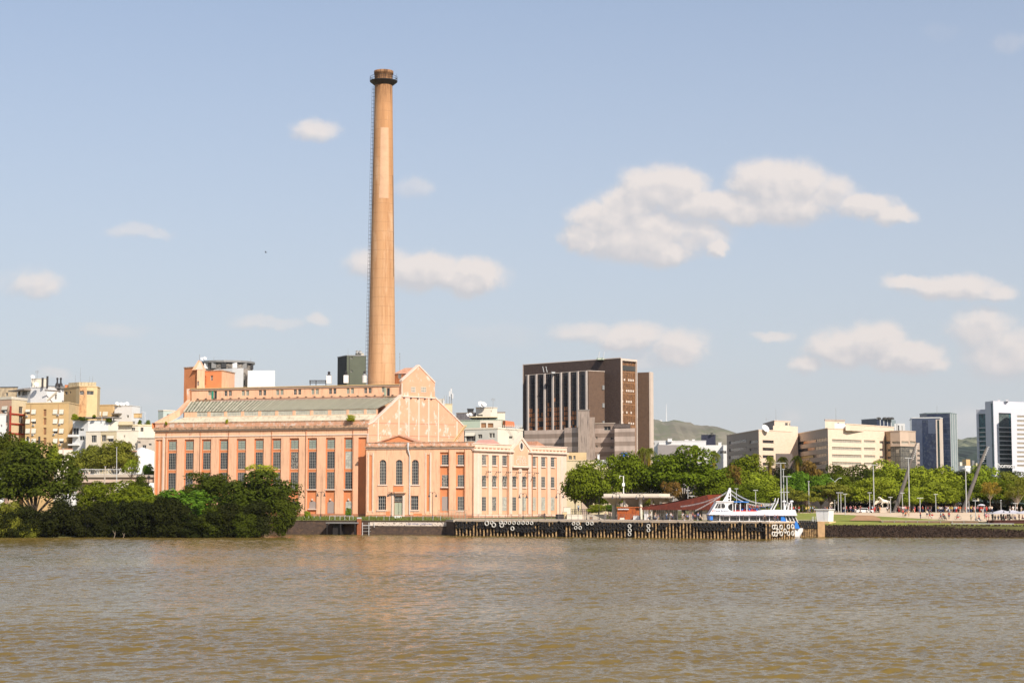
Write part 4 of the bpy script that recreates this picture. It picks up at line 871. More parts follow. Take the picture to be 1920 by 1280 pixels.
Y = 605
b = city('apartment_building', 'ochre tower with a bowed corner and a ribbon of dark windows under a stained parapet', 'tower block', 148, Y)
mb = MB(); zT = zt(145, 726, Y)
fr = block(mb, [(115, Y+6), (138, Y-2), (144.5, Y-4), (158, Y-3.5), (178, Y-1), (183.2, Y+6)], zT, 4, ochre_l, {0: [(121.5, 734, 126.5, 739.5), (130.5, 733.5, 133, 737.5), (139.5, 751, 142, 756)][:2], 2: [(144.8, 732.5, 157.3, 739.8)], 3: [(159.5, 732.5, 176, 739.8)]}, coping=.3, back=14, mats={0: ochre, 2: mat('peeling_ochre', (.60, .36, .17), .9, .15, .8, .2, stain=(.36, .17, .08), stains=(.3, .12), stain_at=(.5, .62))})
mb.build('wall', b); fill_windows(fr, b, nx=0)
mb = MB(); block(mb, [(123, Y+3), (143, Y-1), (175.5, Y)], zt(145, 716.5, Y), zT, mat('stained_cream_parapet', (.62, .50, .30), .9, .2, .9, .1, stain=(.28, .18, .1), stains=(.9, .05), stain_at=(.5, .66)), back=9); mb.build('roof_tank', b)
for x, y in ((141, 703), (150.5, 689), (173.5, 705), (168, 706)): antenna(b, x, 718, y, Y, .06, False)
mb = MB(); roofbox(b, 116.5, 722, 124, 727, Y+5, orange)

Y = 635
b = city('apartment_building', 'low orange rooftop storey with two white awnings, right of the ochre tower', 'apartment block', 205, Y)
mb = MB(); fr = block(mb, [(181, Y+2), (208, Y), (226, Y+8)], zt(200, 759.5, Y), 4, ochre, {0: [(182.5, 772, 189.5, 780), (193.5, 772, 202, 780)], 1: [(222, 765, 224.5, 770)]}, coping=.3, back=12, mats={1: ochre_l})
mb.build('wall', b); fill_windows(fr, b); blinds(fr[0], b, [(182, 771.5, 190, 779.5), (193, 771.5, 202.5, 779.5)])
Y = 630
b = city('apartment_building', 'bright white stepped penthouse with satellite dishes, behind the leafy terrace', 'apartment block', 235, Y)
mb = MB(); fr = block(mb, [(211, Y), (244, Y-3), (259, Y+3)], zt(240, 761.5, Y), 4, white, {0: [(214, 777.5, 222.5, 782), (237.5, 778, 241.5, 783)]}, coping=.2, back=10)
mb.build('wall', b); fill_windows(fr, b)
mb = MB(); a = fr[0].rect(211.5, 774.5, 229, 776); mb.box(fr[0], a[0], a[1], -1.2, .3, a[2], a[3], concrete); mb.build('canopy', b)
for x, y in ((219.5, 757), (227.5, 758), (233, 758.5), (238, 757)): dish(b, x, y, Y-1, .75)
antenna(b, 219, 760, 751, Y, .05, False); antenna(b, 236, 760, 752, Y, .05, False)

Y = 580
b = city('apartment_building', 'white and pale grey flats with a planted roof terrace and dark balcony', 'apartment block', 175, Y)
mb = MB(); fr = block(mb, [(133, Y+2), (162, Y), (200, Y-1), (218, Y+2)], zt(170, 788.5, Y), 4, mat('pale_grey_render', (.62, .62, .60), .9, .06), {0: [(134, 802, 147.5, 815), (149.5, 803.5, 157, 807.5), (149, 817, 158.5, 825)], 1: [(172, 815, 183, 824)], 2: [(201, 815, 212, 823)]}, coping=.15, back=12, mats={1: white, 2: offwhite})
mb.build('wall', b); fill_windows(fr, b)
mb = MB(); a = fr[0].rect(132, 814.5, 148, 819); mb.box(fr[0], a[0], a[1], -1.5, -.003, a[2], a[3], white); a = fr[0].rect(132, 832, 150, 835); mb.box(fr[0], a[0], a[1], -1.5, -.003, a[2], a[3], white); mb.build('balcony', b)
mb = MB(); f = fr[1]; a = f.rect(145, 781.5, 216, 783.5); mb.box(f, a[0], a[1], -1, 6, a[2], a[3], concrete)
for x in (147, 162, 193, 213): u = f.hit(x, 785)[0]; mb.box(f, u-.1, u+.1, -.9, -.7, zt(170, 789, Y), a[2], metal_l)
mb.build('pergola', b)
Y = 570
b = city('apartment_building', 'cream walk-up flats with flat eaves and an awning window, in front of the white flats', 'apartment block', 215, Y)
mb = MB(); fr = block(mb, [(158, Y+3), (186, Y+1), (216, Y-2), (257, Y-3)], zt(210, 808.5, Y), 4, offwhite, {0: [(171, 815.5, 181, 829)], 1: [(190, 815, 199, 827), (202.5, 817, 213, 828)], 2: [(232, 815.5, 234.6, 820.5)]}, coping=.2, back=12, mats={1: cream, 2: offwhite})
mb.build('wall', b); fill_windows(fr, b, nx=3); blinds(fr[1], b, [(201.5, 816.5, 214, 822)])
Y = 588
b = city('apartment_building', 'cream flats with a long balcony slab and rooftop laundry, next to the power station', 'apartment block', 255, Y)
mb = MB(); fr = block(mb, [(219, Y+1), (256, Y), (290, Y+2)], zt(250, 798, Y), 4, offwhite, {0: [(246, 801, 253, 811)], 1: [(263.5, 801, 269, 809)]}, coping=.5, copm=cream, back=12)
mb.build('wall', b); fill_windows(fr, b)
mb = MB(); f = fr[0]; block(mb, [(219, Y-.5), (246, Y-1.2)], zt(230, 790, Y), zt(230, 796.5, Y), cream, back=1.5, shrink=0); mb.build('balcony', b)
o, f = roofbox(b, 247.5, 775.5, 263, 783, Y+8, ochre, 'roof_sign_box', 2); antenna(b, 264.5, 798, 762, Y+6, .07, False)
mb = MB(); mb.tube([at(264, 772, Y+6), at(272, 772.5, Y+6), at(272, 790, Y+6)], .08, white, 4); mb.build('roof_frame', b)
for x0, y0, x1, m_ in ((245, 790, 250, concrete), (253, 792.5, 258, offwhite), (268, 793, 273, metal_g), (281, 794, 287, cream)): roofbox(b, x0, y0, x1, 799, Y+4, m_, 'roof_clutter', 2, cop=.1)
b = city('apartment_building', 'small white gabled house with a dark square window, left of the power station', 'house', 265, 545)
mb = MB(); fr = block(mb, [(243, 545), (256, 544), (290, 546)], zt(262, 846, 545), 4, white, {0: [(245.5, 850, 253, 856.5)]}, back=10); mb.build('wall', b); fill_windows(fr, b)
f = fr[1]; mb = MB(); mb.prism(f, [f.hit(256.3, 846.2), f.hit(290, 846.2), f.hit(283, 843), f.hit(266, 838)], .05, 6, white); mb.build('roof', b)
mb = MB(); a = fr[0].rect(241, 844.5, 257, 846.5); mb.box(fr[0], a[0], a[1], -.8, 4, a[2], a[3], rust_tile); mb.build('roof', b)
b = city('apartment_building', 'mottled grey and pink flats with small square windows directly left of the power station', 'apartment block', 275, 565)
mb = MB(); fr = block(mb, [(256, 565), (292, 566)], zt(272, 822, 565), 4, concrete_l, {0: [(258, 827, 263.5, 831), (267, 834, 274, 842), (279, 831, 284, 835)]}, back=10, coping=.3, copm=concrete); mb.build('wall', b); fill_windows(fr, b)
b = city('apartment_building', 'pale green apartment block rising behind the left end of the power station roof', 'apartment block', 310, 700)
mb = MB(); fr = block(mb, [(293.5, 702), (303, 700), (330, 704)], zt(305, 770, 700), 4, mat('pale_green_render', (.50, .56, .50), .9, .06), {0: [(299, 776, 303, 784)][:0], 1: [(313, 776, 321, 783)]}, back=12, coping=.4, copm=offwhite); mb.build('wall', b); fill_windows(fr, b)
b = city('apartment_building', 'small house with a red tiled roof glimpsed under the elevated road', 'house', 153, 548)
mb = MB(); fr = block(mb, [(126, 549), (168, 548)], zt(150, 893, 549), 4, white, {0: [(135, 897, 140, 902)]}, back=8); mb.build('wall', b); fill_windows(fr, b)
mb = MB(); f = fr[0]; mb.prism(f, [f.hit(124, 893.5), f.hit(170, 893.5), f.hit(155, 886), f.hit(138, 886)], -.6, 7, rust_tile); mb.build('roof', b)
b = city('apartment_building', 'low cream house between the dark domed tree and the ochre flats', 'house', 112, 560)
mb = MB(); fr = block(mb, [(100, 560), (134, 561)], zt(115, 842, 560), 4, offwhite, {0: [(112, 850, 117, 856), (122, 868, 127, 875)]}, back=8, coping=.25, copm=rust_tile); mb.build('wall', b); fill_windows(fr, b)

# ================= behind the power station
Y = 690
b = city('apartment_building', 'white blank-walled tower with a grey unfinished round roof storey, behind the stair tower', 'tower block', 440, Y)
mb = MB(); block(mb, [(397, Y+6), (432, Y), (453, Y-2)], zt(430, 690.5, Y), 10, white, back=10); mb.build('wall', b)
mb = MB(); block(mb, [(461, Y-3), (512.5, Y-3)], zt(490, 695.5, Y), 10, white, back=16); mb.build('wall', b)
mb = MB(); fr = block(mb, [(450, Y+3), (462, Y+3)], zt(455, 690, Y), 10, concrete, {0: [(454.5, 699, 460.5, 722)]}, back=6); mb.build('wall', b); fill_windows(fr, b)
c = at(428, 694, Y+16); rr = (478-378)/2*(Y+16)/FPX; zc_ = at(428, 676.5, Y+16).z
mb = MB(); mb.lathe((c.x, c.y, c.z-6), [(rr*.92, 0), (rr*.92, zc_-c.z+4.6)], mat('rough_grey_blockwork', (.30, .26, .21), .9, .4, .9, .3, stain=(.10, .09, .08), stains=(.3, .5), stain_at=(.45, .55)), 20)
mb.build('round_storey', b); mb = MB(); mb.lathe((c.x, c.y, zc_-1.3), [(rr, 0), (rr, .8), (rr*.8, .9)], metal_g, 20); mb.build('roof_ring', b)
for k, t in enumerate(np.linspace(3.4, 6.0, 7)): mb = MB(); q = (c.x+rr*.93*math.cos(t), c.y+rr*.93*math.sin(t)); mb.box(F(q[0]-.9, q[1], 1, 0), 0, 1.8, -.35, .3, zc_-3.6, zc_-1.4, (asphaltroof, white, metal_g)[k % 3]); mb.build('roof_opening', b)
antenna(b, 401, 678, 669, Y+8, .09, False); antenna(b, 470, 678, 671, Y+8, .09, False); dish(b, 378.5, 673, Y+8, .7); dish(b, 384, 672, Y+8, .7)
Y = 640
b = city('office_tower', 'dark olive-grey windowless tower block standing left of the smokestack', 'tower block', 657, Y)
olive = mat('olive_grey_render', (.115, .125, .085), .85, .1, .3, .1); dk = mat('dark_grey_render', (.06, .058, .052), .85, .1)
mb = MB(); fr = block(mb, [(630.5, Y+8), (648, Y), (684.5, Y+1)], zt(655, 667, Y), 10, olive, {1: [(657.5, 669, 661.5, 672.5), (657.5, 694, 661, 697.5)]}, back=12, coping=.3, copm=metal_g, mats={0: dk}); mb.build('wall', b); fill_windows(fr, b)
mb = MB(); u = fr[1].hit(655, 690)[0]; mb.box(fr[1], u-.08, u+.08, -.08, -.003, 20, zt(655, 667.5, Y), dk); mb.build('joint', b)
roofbox(b, 664, 663, 680, 667, Y+3, offwhite); antenna(b, 652.5, 667, 652, Y, .06, False)
for x in (669.5, 675.2): dish(b, x, 661, Y+3, .8, metal_g)
Y = 560
b = city('apartment_building', 'pale yellow rooftop tower carrying phone masts, right of the big gable', 'apartment block', 838, Y)
mb = MB(); block(mb, [(833.5, Y), (847.5, Y)], zt(840, 757.5, Y), 10, cream, back=8, coping=.2); block(mb, [(818, Y+2), (833, Y+1)], zt(826, 747, Y), 10, offwhite, back=6); mb.build('wall', b)
for x, y0, y1, r in ((829.5, 760, 747, .12), (833, 760, 741, .1), (837.5, 758, 740, .09), (843, 758, 735, .16), (846.5, 758, 727, .2)): antenna(b, x, y0, y1, Y, r, False)
for x, y in ((843, 733), (846, 728), (848.5, 737), (832, 750)): mb = MB(); q = at(x, y, Y-.4); mb.box(F(q.x-.2, q.y, 1, 0), 0, .45, 0, .25, q.z-1.8, q.z, metal_l); mb.build('mast_panel', b)
Y = 540
b = city('apartment_building', 'pale green and white flats with roof terraces between gable and brown tower', 'apartment block', 905, Y)
pg = mat('pale_mint_render', (.58, .66, .50), .9, .06); 
mb = MB(); fr = block(mb, [(871, Y+3), (933, Y-2), (954, Y+2), (980.5, Y+10)], zt(920, 804.5, Y), 4, mat('light_grey_render', (.62, .60, .52), .9, .06), {0: [(873.5, 815, 891.5, 827), (896, 814, 904, 821.5), (917, 811.5, 922, 820), (922.6, 811.5, 927.5, 820)], 2: [(954.5, 817.5, 961.5, 822)]}, back=12, coping=.5, copm=offwhite, mats={1: offwhite, 2: offwhite}); mb.build('wall', b); fill_windows(fr, b)
blinds(fr[0], b, [(872, 810.5, 890.5, 817)])
mb = MB(); fr = block(mb, [(858, Y+10), (900, Y+6), (940, Y+5), (948, Y+10)], zt(900, 787.5, Y+6), zt(900, 806, Y+6), pg, {1: [(902, 792.5, 911.5, 804), (914.5, 793, 925, 804)]}, back=6, coping=.15, mats={1: offwhite}); mb.build('terrace_storey', b)
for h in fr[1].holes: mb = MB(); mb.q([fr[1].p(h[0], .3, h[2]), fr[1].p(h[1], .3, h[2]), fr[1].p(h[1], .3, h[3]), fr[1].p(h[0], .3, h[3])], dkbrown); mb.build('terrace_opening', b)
mb = MB(); fr = block(mb, [(882, Y+16), (892, Y+11), (931, Y+11), (934, Y+15)], zt(900, 781.5, Y+11), zt(900, 790, Y+11), pg, {1: [(894, 783, 902.5, 787.5), (905, 783, 918, 787.5)]}, back=6); mb.build('upper_storey', b); fill_windows(fr, b)
mb = MB(); block(mb, [(880, Y+8), (933, Y+8)], zt(900, 780.5, Y+8), zt(900, 782.2, Y+8), cream, back=9); mb.build('balcony_slab', b)
mb = MB(); fr = block(mb, [(892, Y+14), (920, Y+13), (932, Y+15)], zt(905, 764, Y+13), zt(905, 781, Y+13), offwhite, {0: [(894, 777, 905, 780)], 1: [(920.5, 769, 922, 773)]}, back=7, coping=.2); mb.build('penthouse', b); fill_windows(fr, b)
mb = MB(); fr = block(mb, [(855, Y+24), (892, Y+22)], zt(880, 774, Y+22), 20, mat('slate_grey_cladding', (.16, .15, .16), .8, .3, 1.5), {0: [(877, 768, 888, 773)][:0]}, back=8, coping=.2, copm=concrete); mb.build('rear_storey', b)
roofbox(b, 876, 768, 887.5, 773, Y+23, asphaltroof, cop=.4)
mb = MB(); block(mb, [(932.5, Y+20), (947, Y+20)], zt(940, 773.5, Y+20), 20, offwhite, back=9, coping=.3, copm=concrete); mb.build('rear_storey', b)
for x, y, r in ((901, 758.5, 1.1), (907, 758.5, .85), (882, 777, .6), (877, 778, .6)): dish(b, x, y, Y+12, r)
antenna(b, 924.5, 765, 746, Y+13, .08); antenna(b, 871, 790, 778, Y+6, .06, False)
mb = MB(); o_ = mat('terracotta_awning', (.62, .20, .09), .8, .08); f = Fpx(947, Y+4, 966, Y+5); a, c = f.hit(947.5, 790), f.hit(966, 800); mb.prism(f, [(a[0], c[1]), (c[0], c[1]), (c[0]-.4, a[1]), (a[0], a[1]+.3)], 0, 3, o_); mb.build('orange_awning', b)
mb = MB()
for k in range(14): pole(mb, 934+k*3.4, 804, 796, Y+.5, .06, offwhite, 4)
mb.tube([at(933, 798, Y+.5), at(980, 800, Y+6)], .05, offwhite, 4); mb.build('roof_railing', b)

# ================= brown office slab
Y = 640
brown = mat('brown_granite_cladding', (.095, .060, .044), .75, .15, .8, .1, stain=(.065, .04, .03), stains=(.5, .5), stain_at=(.45, .6)); brown_s = mat('brown_ribbed_cladding', (.13, .075, .045), .75, .2, 1.2)
bronze = mat('bronze_curtain_glass', (.16, .075, .03), .25, .35, .7, stain=(.42, .22, .09), stains=(.5, .5), stain_at=(.55, .62)); ltrim = mat('light_concrete_edge', (.66, .54, .44), .8, .05)
dglass = mat('blue_black_curtain_glass', (.018, .02, .032), .12, .5, .5, stain=(.10, .05, .03), stains=(.6, .5), stain_at=(.52, .6)); warmglass = mat('warm_curtains', (.34, .12, .035), .6, .5, .8)
b = city('office_tower', 'dark brown office slab with seven white vertical fins over black glass', 'office tower', 1100, Y)
zt0 = zt(1165, 671.5, Y)
mb = MB(); fr = block(mb, [(980.5, Y+32), (1165.5, Y), (1196.5, Y+7)], zt0, 4, brown, {1: [(1167.5, 677, 1194.5, 860)]}, back=20, mats={1: ltrim}, dep=1.2); mb.build('wall', b)
f = fr[1]; h = f.holes[0]; mb = MB(); mb.box(f, h[0], h[1], .9, 1.1, h[2], h[3], bronze)
nf = 9
for k in range(nf+1): z = h[3]-(h[3]-h[2])*k/nf*1.0; mb.box(f, h[0], h[1], .82, .899, z-.15, z+.15, dkbrown)
for k in range(7): u = h[0]+(h[1]-h[0])*k/6; mb.box(f, u-.06, u+.06, .80, .898, h[2], h[3], dkbrown)
zz2 = zr(f, 690, 1180); mb.box(f, h[0]+.1, h[1]-.1, .7, .8, zz2-.9, zz2+.9, dk); mb.build('curtain_wall', b)
rnd = random.Random(8)
for k in range(1, 9):
    z = h[3]-(h[3]-h[2])*k/nf+.7; mb = MB(); n = 0
    for j in range(6):
        if rnd.random() < .6: u = h[0]+.4+(h[1]-h[0]-.8)*j/6; mb.box(f, u, u+.8, .74, .80, z, z+.75, ltrim); n += 1
    if n: mb.build('curtain', b)
mb = MB(); f0 = fr[0]
mb.box(f0, 0, .25, -.1, 1, 4, zt0+.3, ltrim); mb.box(f0, 0, f0.len, -.1, .3, zt0, zt0+.3, ltrim); mb.build('edge_trim', b)
mb = MB(); fr2 = block(mb, [(1196.8, Y+14), (1220.5, Y+12)], zt(1210, 697.5, Y+12), 4, brown_s, back=14); mb.box(fr2[0], fr2[0].len-.35, fr2[0].len+.25, -.15, 3, 4, zt(1210, 697, Y+12), ltrim); mb.build('rear_wing', b)
fin_m = mat('grey_beige_fin', (.50, .43, .38), .8, .08)
# finned volume in front
FF = Fpx(986, Y+20, 1101, Y-2); 
mb = MB(); zf = zr(FF, 695.5, 1101); fr3 = block(mb, [(986, Y+20), (1104, Y-3), (1134.5, Y+1)], zf, 4, dglass, back=12, mats={1: brown_s}, coping=.2, copm=ltrim); mb.build('glass_wing', b)
f = fr3[0]; fx = [991.5, 1007, 1022.5, 1038, 1053.3, 1069, 1085, 1101]
mb = MB(); uu = [f.hit(x, 760)[0] for x in fx]
for i in range(7):
    for k in range(1, 4): u = uu[i]+(uu[i+1]-uu[i])*k/4; mb.box(f, u-.06, u+.06, -.08, -.003, 20, zf-.1, dk)
for k in range(14): z = zf-2-k*1.75; mb.box(f, uu[0], uu[-1], -.07, -.002, z, z+.12, dk)
mb.build('mullions', b)
for u in uu: mb = MB(); mb.box(f, u-.38, u+.30, -.7, -.09, 20, zf+.15, fin_m); mb.build('fin', b)
mb = MB()
for i in range(7):
    for k in range(4):
        for j in range(14):
            if j > 3.5+abs(2.5-i)*.7+rnd.random()*2.5 and rnd.random() < .8: u = uu[i]+(uu[i+1]-uu[i])*k/4+.15; z = zf-2-j*1.75; mb.box(f, u, u+(uu[i+1]-uu[i])/4-.25, -.05, -.004, z-1.45, z-.1, warmglass)
mb.build('orange_curtains', b)
mb = MB()
u = fr3[1].hit(1131, 760)[0]
for k in range(5): z = zf-5-k*6.5; mb.box(fr3[1], u-.5, u+.4, -.3, -.01, z-1.6, z, metal_g)
mb.build('air_conditioner', b)
for x, y0, y1, dx in ((1122, 673, 659, 2), (1131, 673, 659, 2), (1020, 698, 687, -2.5), (1026, 698, 687, -2.5)):
    mb = MB(); mb.tube([at(x, y0, Y+2), at(x+dx, y1, Y+2)], .12, metal_l, 5); mb.build('antenna', b)
roofbox(b, 1120, 671.5, 1134, 674, Y+3, pg); roofbox(b, 1035, 697.5, 1041, 700, Y+6, metal_l)
# concrete building with stripes in front of it
def striped():
    m = bpy.data.materials.new('striped_concrete'); m.use_nodes = True; t = m.node_tree; bs = t.nodes['Principled BSDF']; bs.inputs['Roughness'].default_value = .9
    g_ = t.nodes.new('ShaderNodeNewGeometry'); sp = t.nodes.new('ShaderNodeSeparateXYZ'); t.links.new(g_.outputs['Position'], sp.inputs[0])
    d = t.nodes.new('ShaderNodeMath'); d.operation = 'DIVIDE'; d.inputs[1].default_value = 3.05; t.links.new(sp.outputs['Z'], d.inputs[0]); fr_ = t.nodes.new('ShaderNodeMath'); fr_.operation = 'FRACT'; t.links.new(d.outputs[0], fr_.inputs[0])
    gt = t.nodes.new('ShaderNodeMath'); gt.operation = 'GREATER_THAN'; gt.inputs[1].default_value = .52; t.links.new(fr_.outputs[0], gt.inputs[0])
    mx = t.nodes.new('ShaderNodeMix'); mx.data_type = 'RGBA'; mx.inputs[6].default_value = (.50, .395, .325, 1); mx.inputs[7].default_value = (.30, .225, .175, 1); t.links.new(gt.outputs[0], mx.inputs[0])
    n = t.nodes.new('ShaderNodeTexNoise'); n.inputs['Scale'].default_value = .6; n.inputs['Detail'].default_value = 6; mp = t.nodes.new('ShaderNodeMapping'); mp.inputs['Scale'].default_value = (1, 1, .25); t.links.new(g_.outputs['Position'], mp.inputs[0]); t.links.new(mp.outputs[0], n.inputs['Vector'])
    r = t.nodes.new('ShaderNodeMapRange'); r.inputs[1].default_value = .3; r.inputs[2].default_value = .7; r.inputs[3].default_value = .8; r.inputs[4].default_value = 1.15; t.links.new(n.outputs['Fac'], r.inputs[0])
    s = t.nodes.new('ShaderNodeVectorMath'); s.operation = 'SCALE'; t.links.new(mx.outputs[2], s.inputs[0]); t.links.new(r.outputs[0], s.inputs[3]); t.links.new(s.outputs[0], bs.inputs['Base Color']); return m
st = striped(); Y = 575
b = city('office_building', 'grey-brown striped concrete building with a taller stair shaft, in front of the brown office slab', 'office building', 1090, Y)
conc_t = mat('stained_tower_concrete', (.40, .315, .255), .9, .12, .5, .1, stain=(.10, .08, .07), stains=(.8, .05), stain_at=(.5, .7))
mb = MB(); fr = block(mb, [(983, Y+12), (1058.5, Y+6)], zt(1020, 806, Y+9), 4, st, {0: [(1047.5, 818, 1052.5, 823.5)]}, back=12); mb.build('wall', b); fill_windows(fr, b)
mb = MB(); block(mb, [(1058.5, Y), (1086, Y-3)], zt(1070, 801.5, Y), 4, st, back=12); mb.build('wall', b)
mb = MB(); block(mb, [(1084.5, Y-5), (1106, Y-6)], zt(1095, 769.5, Y-5), 4, conc_t, back=9, coping=.3, copm=concrete); mb.build('stair_shaft', b)
mb = MB(); fr = block(mb, [(1106, Y-4), (1116, Y-4.5)], zt(1110, 782, Y-4), 4, conc_t, back=10); mb.build('wall', b)
mb = MB(); fr = block(mb, [(1116, Y+4), (1153, Y+1)], zt(1135, 794, Y+3), 4, st, {0: [(1132, 799, 1145, 806.5), (1117, 818.5, 1120, 823), (1117, 834.5, 1120, 838.5), (1144.5, 819, 1150.5, 824), (1144.5, 835.5, 1150.5, 840.5)]}, back=12, coping=.25, copm=concrete_l); mb.build('wall', b); fill_windows(fr, b, nx=2)
mb = MB(); block(mb, [(1153, Y-7), (1191.5, Y-9)], zt(1170, 802.5, Y-8), 4, st, back=18); mb.build('wall', b)
roofbox(b, 1152, 795, 1183, 801, Y-4, mat('dark_corroded_sheet', (.12, .09, .075), .8, .4, 2), 'roof_shed', 8); antenna(b, 1162.5, 795, 788, Y-4, .07, False)
b = city('low_building', 'long low white pitched roof with a small chimney, behind the promenade trees', 'shed', 1130, 520)
mb = MB(); f = Fpx(1100, 520, 1180, 516); mb.prism(f, [f.hit(1100, 873), f.hit(1180, 873), f.hit(1172, 855.5), f.hit(1122, 863)], 0, 14, white); mb.build('roof', b)
mb = MB(); block(mb, [(1062, 521), (1150, 518)], zt(1100, 863.5, 520), 4, cream, back=10, coping=.2); mb.build('wall', b)
roofbox(b, 1120.5, 852, 1124.5, 863, 519, white, 'chimney', 1, cop=.1)
mb = MB(); mb.lathe(tuple(at(1171, 856, 519)), [(.9, 0), (1.05, 1.0), (1.15, 1.05), (1.1, 1.2)], mat('blue_tank_plastic', (.02, .12, .45), .4, .05), 14)
single('water_tank', mb, tuple(at(1171, 856, 519)), 'blue plastic water tank on the long white roof', 'water tank')
b = city('low_building', 'low beige rooftop with an arched shed and white cabin, just right of the power station', 'building', 1085, 525)
mb = MB(); fr = block(mb, [(1063, 530), (1100, 529)], zt(1080, 848, 530), 4, ochre_l, {0: [(1066, 854, 1072, 861), (1075, 854, 1079, 861)]}, back=8); mb.build('wall', b); fill_windows(fr, b)

# ================= right of the slab
Y = 760
b = city('low_building', 'long low white building with a flat front in painted shade, below the hill', 'building', 1290, Y)
mb = MB(); fr = block(mb, [(1222, Y+6), (1236, Y+4), (1250, Y+3)], zt(1235, 825, Y), 4, white, {0: [(1223, 829, 1227, 834)]}, back=10); mb.build('wall', b); fill_windows(fr, b)
mb = MB(); fr = block(mb, [(1236, Y+2), (1325, Y-2)], zt(1280, 827, Y), 4, white, back=14, coping=.3, copm=white); mb.build('upper_storey', b)
mb = MB(); fr = block(mb, [(1234, Y-12), (1296, Y-6), (1366, Y-8)], zt(1290, 834, Y-8), 4, mat('grey_painted_shade', (.26, .235, .22), .9, .08), {1: [(1316, 844, 1325, 849), (1350, 845, 1362, 850)]}, back=8, mats={1: white}); mb.build('front_storey', b); fill_windows(fr, b, nx=5)  # shade on the flat front is put into its grey colour
for x0, y0, x1 in ((1253, 822, 1261), (1299, 823.5, 1304), (1285, 824.5, 1292), (1348, 829, 1354)): roofbox(b, x0, y0, x1, 828 if x1 < 1340 else 835, Y, white, cop=.1)
Y = 900
b = city('office_building', 'small dark blue-grey block with rooftop aerials, in front of the hill', 'office building', 1330, Y)
mb = MB(); fr = block(mb, [(1316, Y+4), (1343, Y)], zt(1330, 814.5, Y), 4, mat('dark_slate_wall', (.055, .055, .085), .7, .1), back=10, coping=.3, copm=metal_g); mb.build('wall', b)
for x in (1323, 1329, 1335, 1339): antenna(b, x, 815, 810, Y, .12, False)
roofbox(b, 1334, 811.5, 1338, 815, Y, dk, cop=.1)

# beige court buildings: shade put into the left faces by a darker copy of the stone
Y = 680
tile_s = mat('stone_panels_painted_shade', (.50, .40, .32), .85, .09, .9, stain=(.40, .31, .24), stains=(.9, 1.2), stain_at=(.47, .6)); tile_l = mat('cream_stone_panels', (.78, .62, .46), .85, .06, .9, stain=(.70, .53, .37), stains=(.15, 1.6), stain_at=(.5, .62))
rib = mat('ribbon_glass', (.05, .045, .045), .15, .5, .6); ribw = mat('ribbon_blinds', (.36, .31, .24), .6, .25, 1.2); wg = mat('painted_sunset_reflection', (.55, .22, .07), .3, .3, .5); wy = mat('yellow_blinds', (.46, .34, .14), .6, .2, .8)
b = city('office_building', 'beige stone office block with stepped roof, behind the four palms', 'office building', 1440, Y)
lf = [(1367, y, 1399.5, y+5.5) for y in (825, 839, 853, 867, 880)]+[(1405, y, 1421, y+5.5) for y in (825, 839, 853, 867)]
rf = [(1430, y, 1451, y+5.5) for y in (825, 839, 853, 867)]
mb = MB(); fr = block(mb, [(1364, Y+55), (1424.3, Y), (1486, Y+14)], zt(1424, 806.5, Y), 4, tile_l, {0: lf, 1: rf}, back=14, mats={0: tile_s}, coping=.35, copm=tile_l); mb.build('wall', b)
fill_windows(fr, b, rib, nx=0, bar=.08, fm=rib)
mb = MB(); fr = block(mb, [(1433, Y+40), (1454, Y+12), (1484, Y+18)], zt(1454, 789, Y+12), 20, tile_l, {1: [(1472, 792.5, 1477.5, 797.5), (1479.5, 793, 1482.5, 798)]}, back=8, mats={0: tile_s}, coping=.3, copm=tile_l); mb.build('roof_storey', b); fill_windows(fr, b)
mb = MB(); block(mb, [(1451.5, Y+8), (1498, Y+16)], zt(1470, 798, Y+10), 20, tile_l, back=8); mb.build('roof_storey', b)
mb = MB(); block(mb, [(1455.5, Y-3), (1487, Y-1)], zt(1470, 850.5, Y), 4, mat('dark_recessed_panels', (.15, .12, .105), .9, .1), back=2); mb.build('recessed_wall', b)
dish(b, 1434, 804, Y+2, 1.7); antenna(b, 1436.5, 789, 782, Y+14, .1, False); antenna(b, 1455, 789, 766, Y+14, .07, False)
Y = 650
b = city('office_building', 'large cream stone office block with long ribbon windows and a rounded right wing', 'office building', 1600, Y)
rows = (825, 839, 853, 867); lf = [(1489.5, y-.3, 1551, y+5.5) for y in rows]+[(1489.5, 880, 1551, 885)]
rf = [(1560, y-1, 1615, y+4.7) for y in rows]+[(1620, y, 1641, y+5) for y in rows]+[(1649.3, y+1.6, 1656, y+6) for y in rows[:3]]
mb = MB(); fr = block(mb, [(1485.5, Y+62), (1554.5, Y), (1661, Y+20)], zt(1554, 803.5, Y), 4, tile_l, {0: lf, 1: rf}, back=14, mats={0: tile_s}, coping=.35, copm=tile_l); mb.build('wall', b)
for f, pm in ((fr[0], None), (fr[1], ribw)):
    for i, h in enumerate(f.holes):
        if f is fr[0]:
            n = 22; o = window(f, h, b, n, 1, .33, rib, rib, bar=.08, sub=True)
            mb = MB(); L_ = h[1]-h[0]; s0, s1 = ((.28, .66), (.42, .62), (.1, .58), (.2, .55), (.3, .4))[i]
            mb.box(f, h[0]+L_*s0, h[0]+L_*s1, .2, .255, h[2]+.1, h[3]-.1, wg if i < 2 else wy); mb.build('blind', o)  # upper rows: painted sunset reflection; lower rows: yellow blinds
        else: window(f, h, b, max(3, int((h[1]-h[0])/1.0)), 1, .33, wframe, ribw if h[1]-h[0] > 2.5 else rib, bar=.09)
mb = MB(); block(mb, [(1588, Y+4), (1597, Y+5), (1679, Y+30)], zt(1620, 797, Y+12), zt(1600, 806, Y), tile_l, back=8, coping=.3, copm=tile_l); mb.build('roof_storey', b)
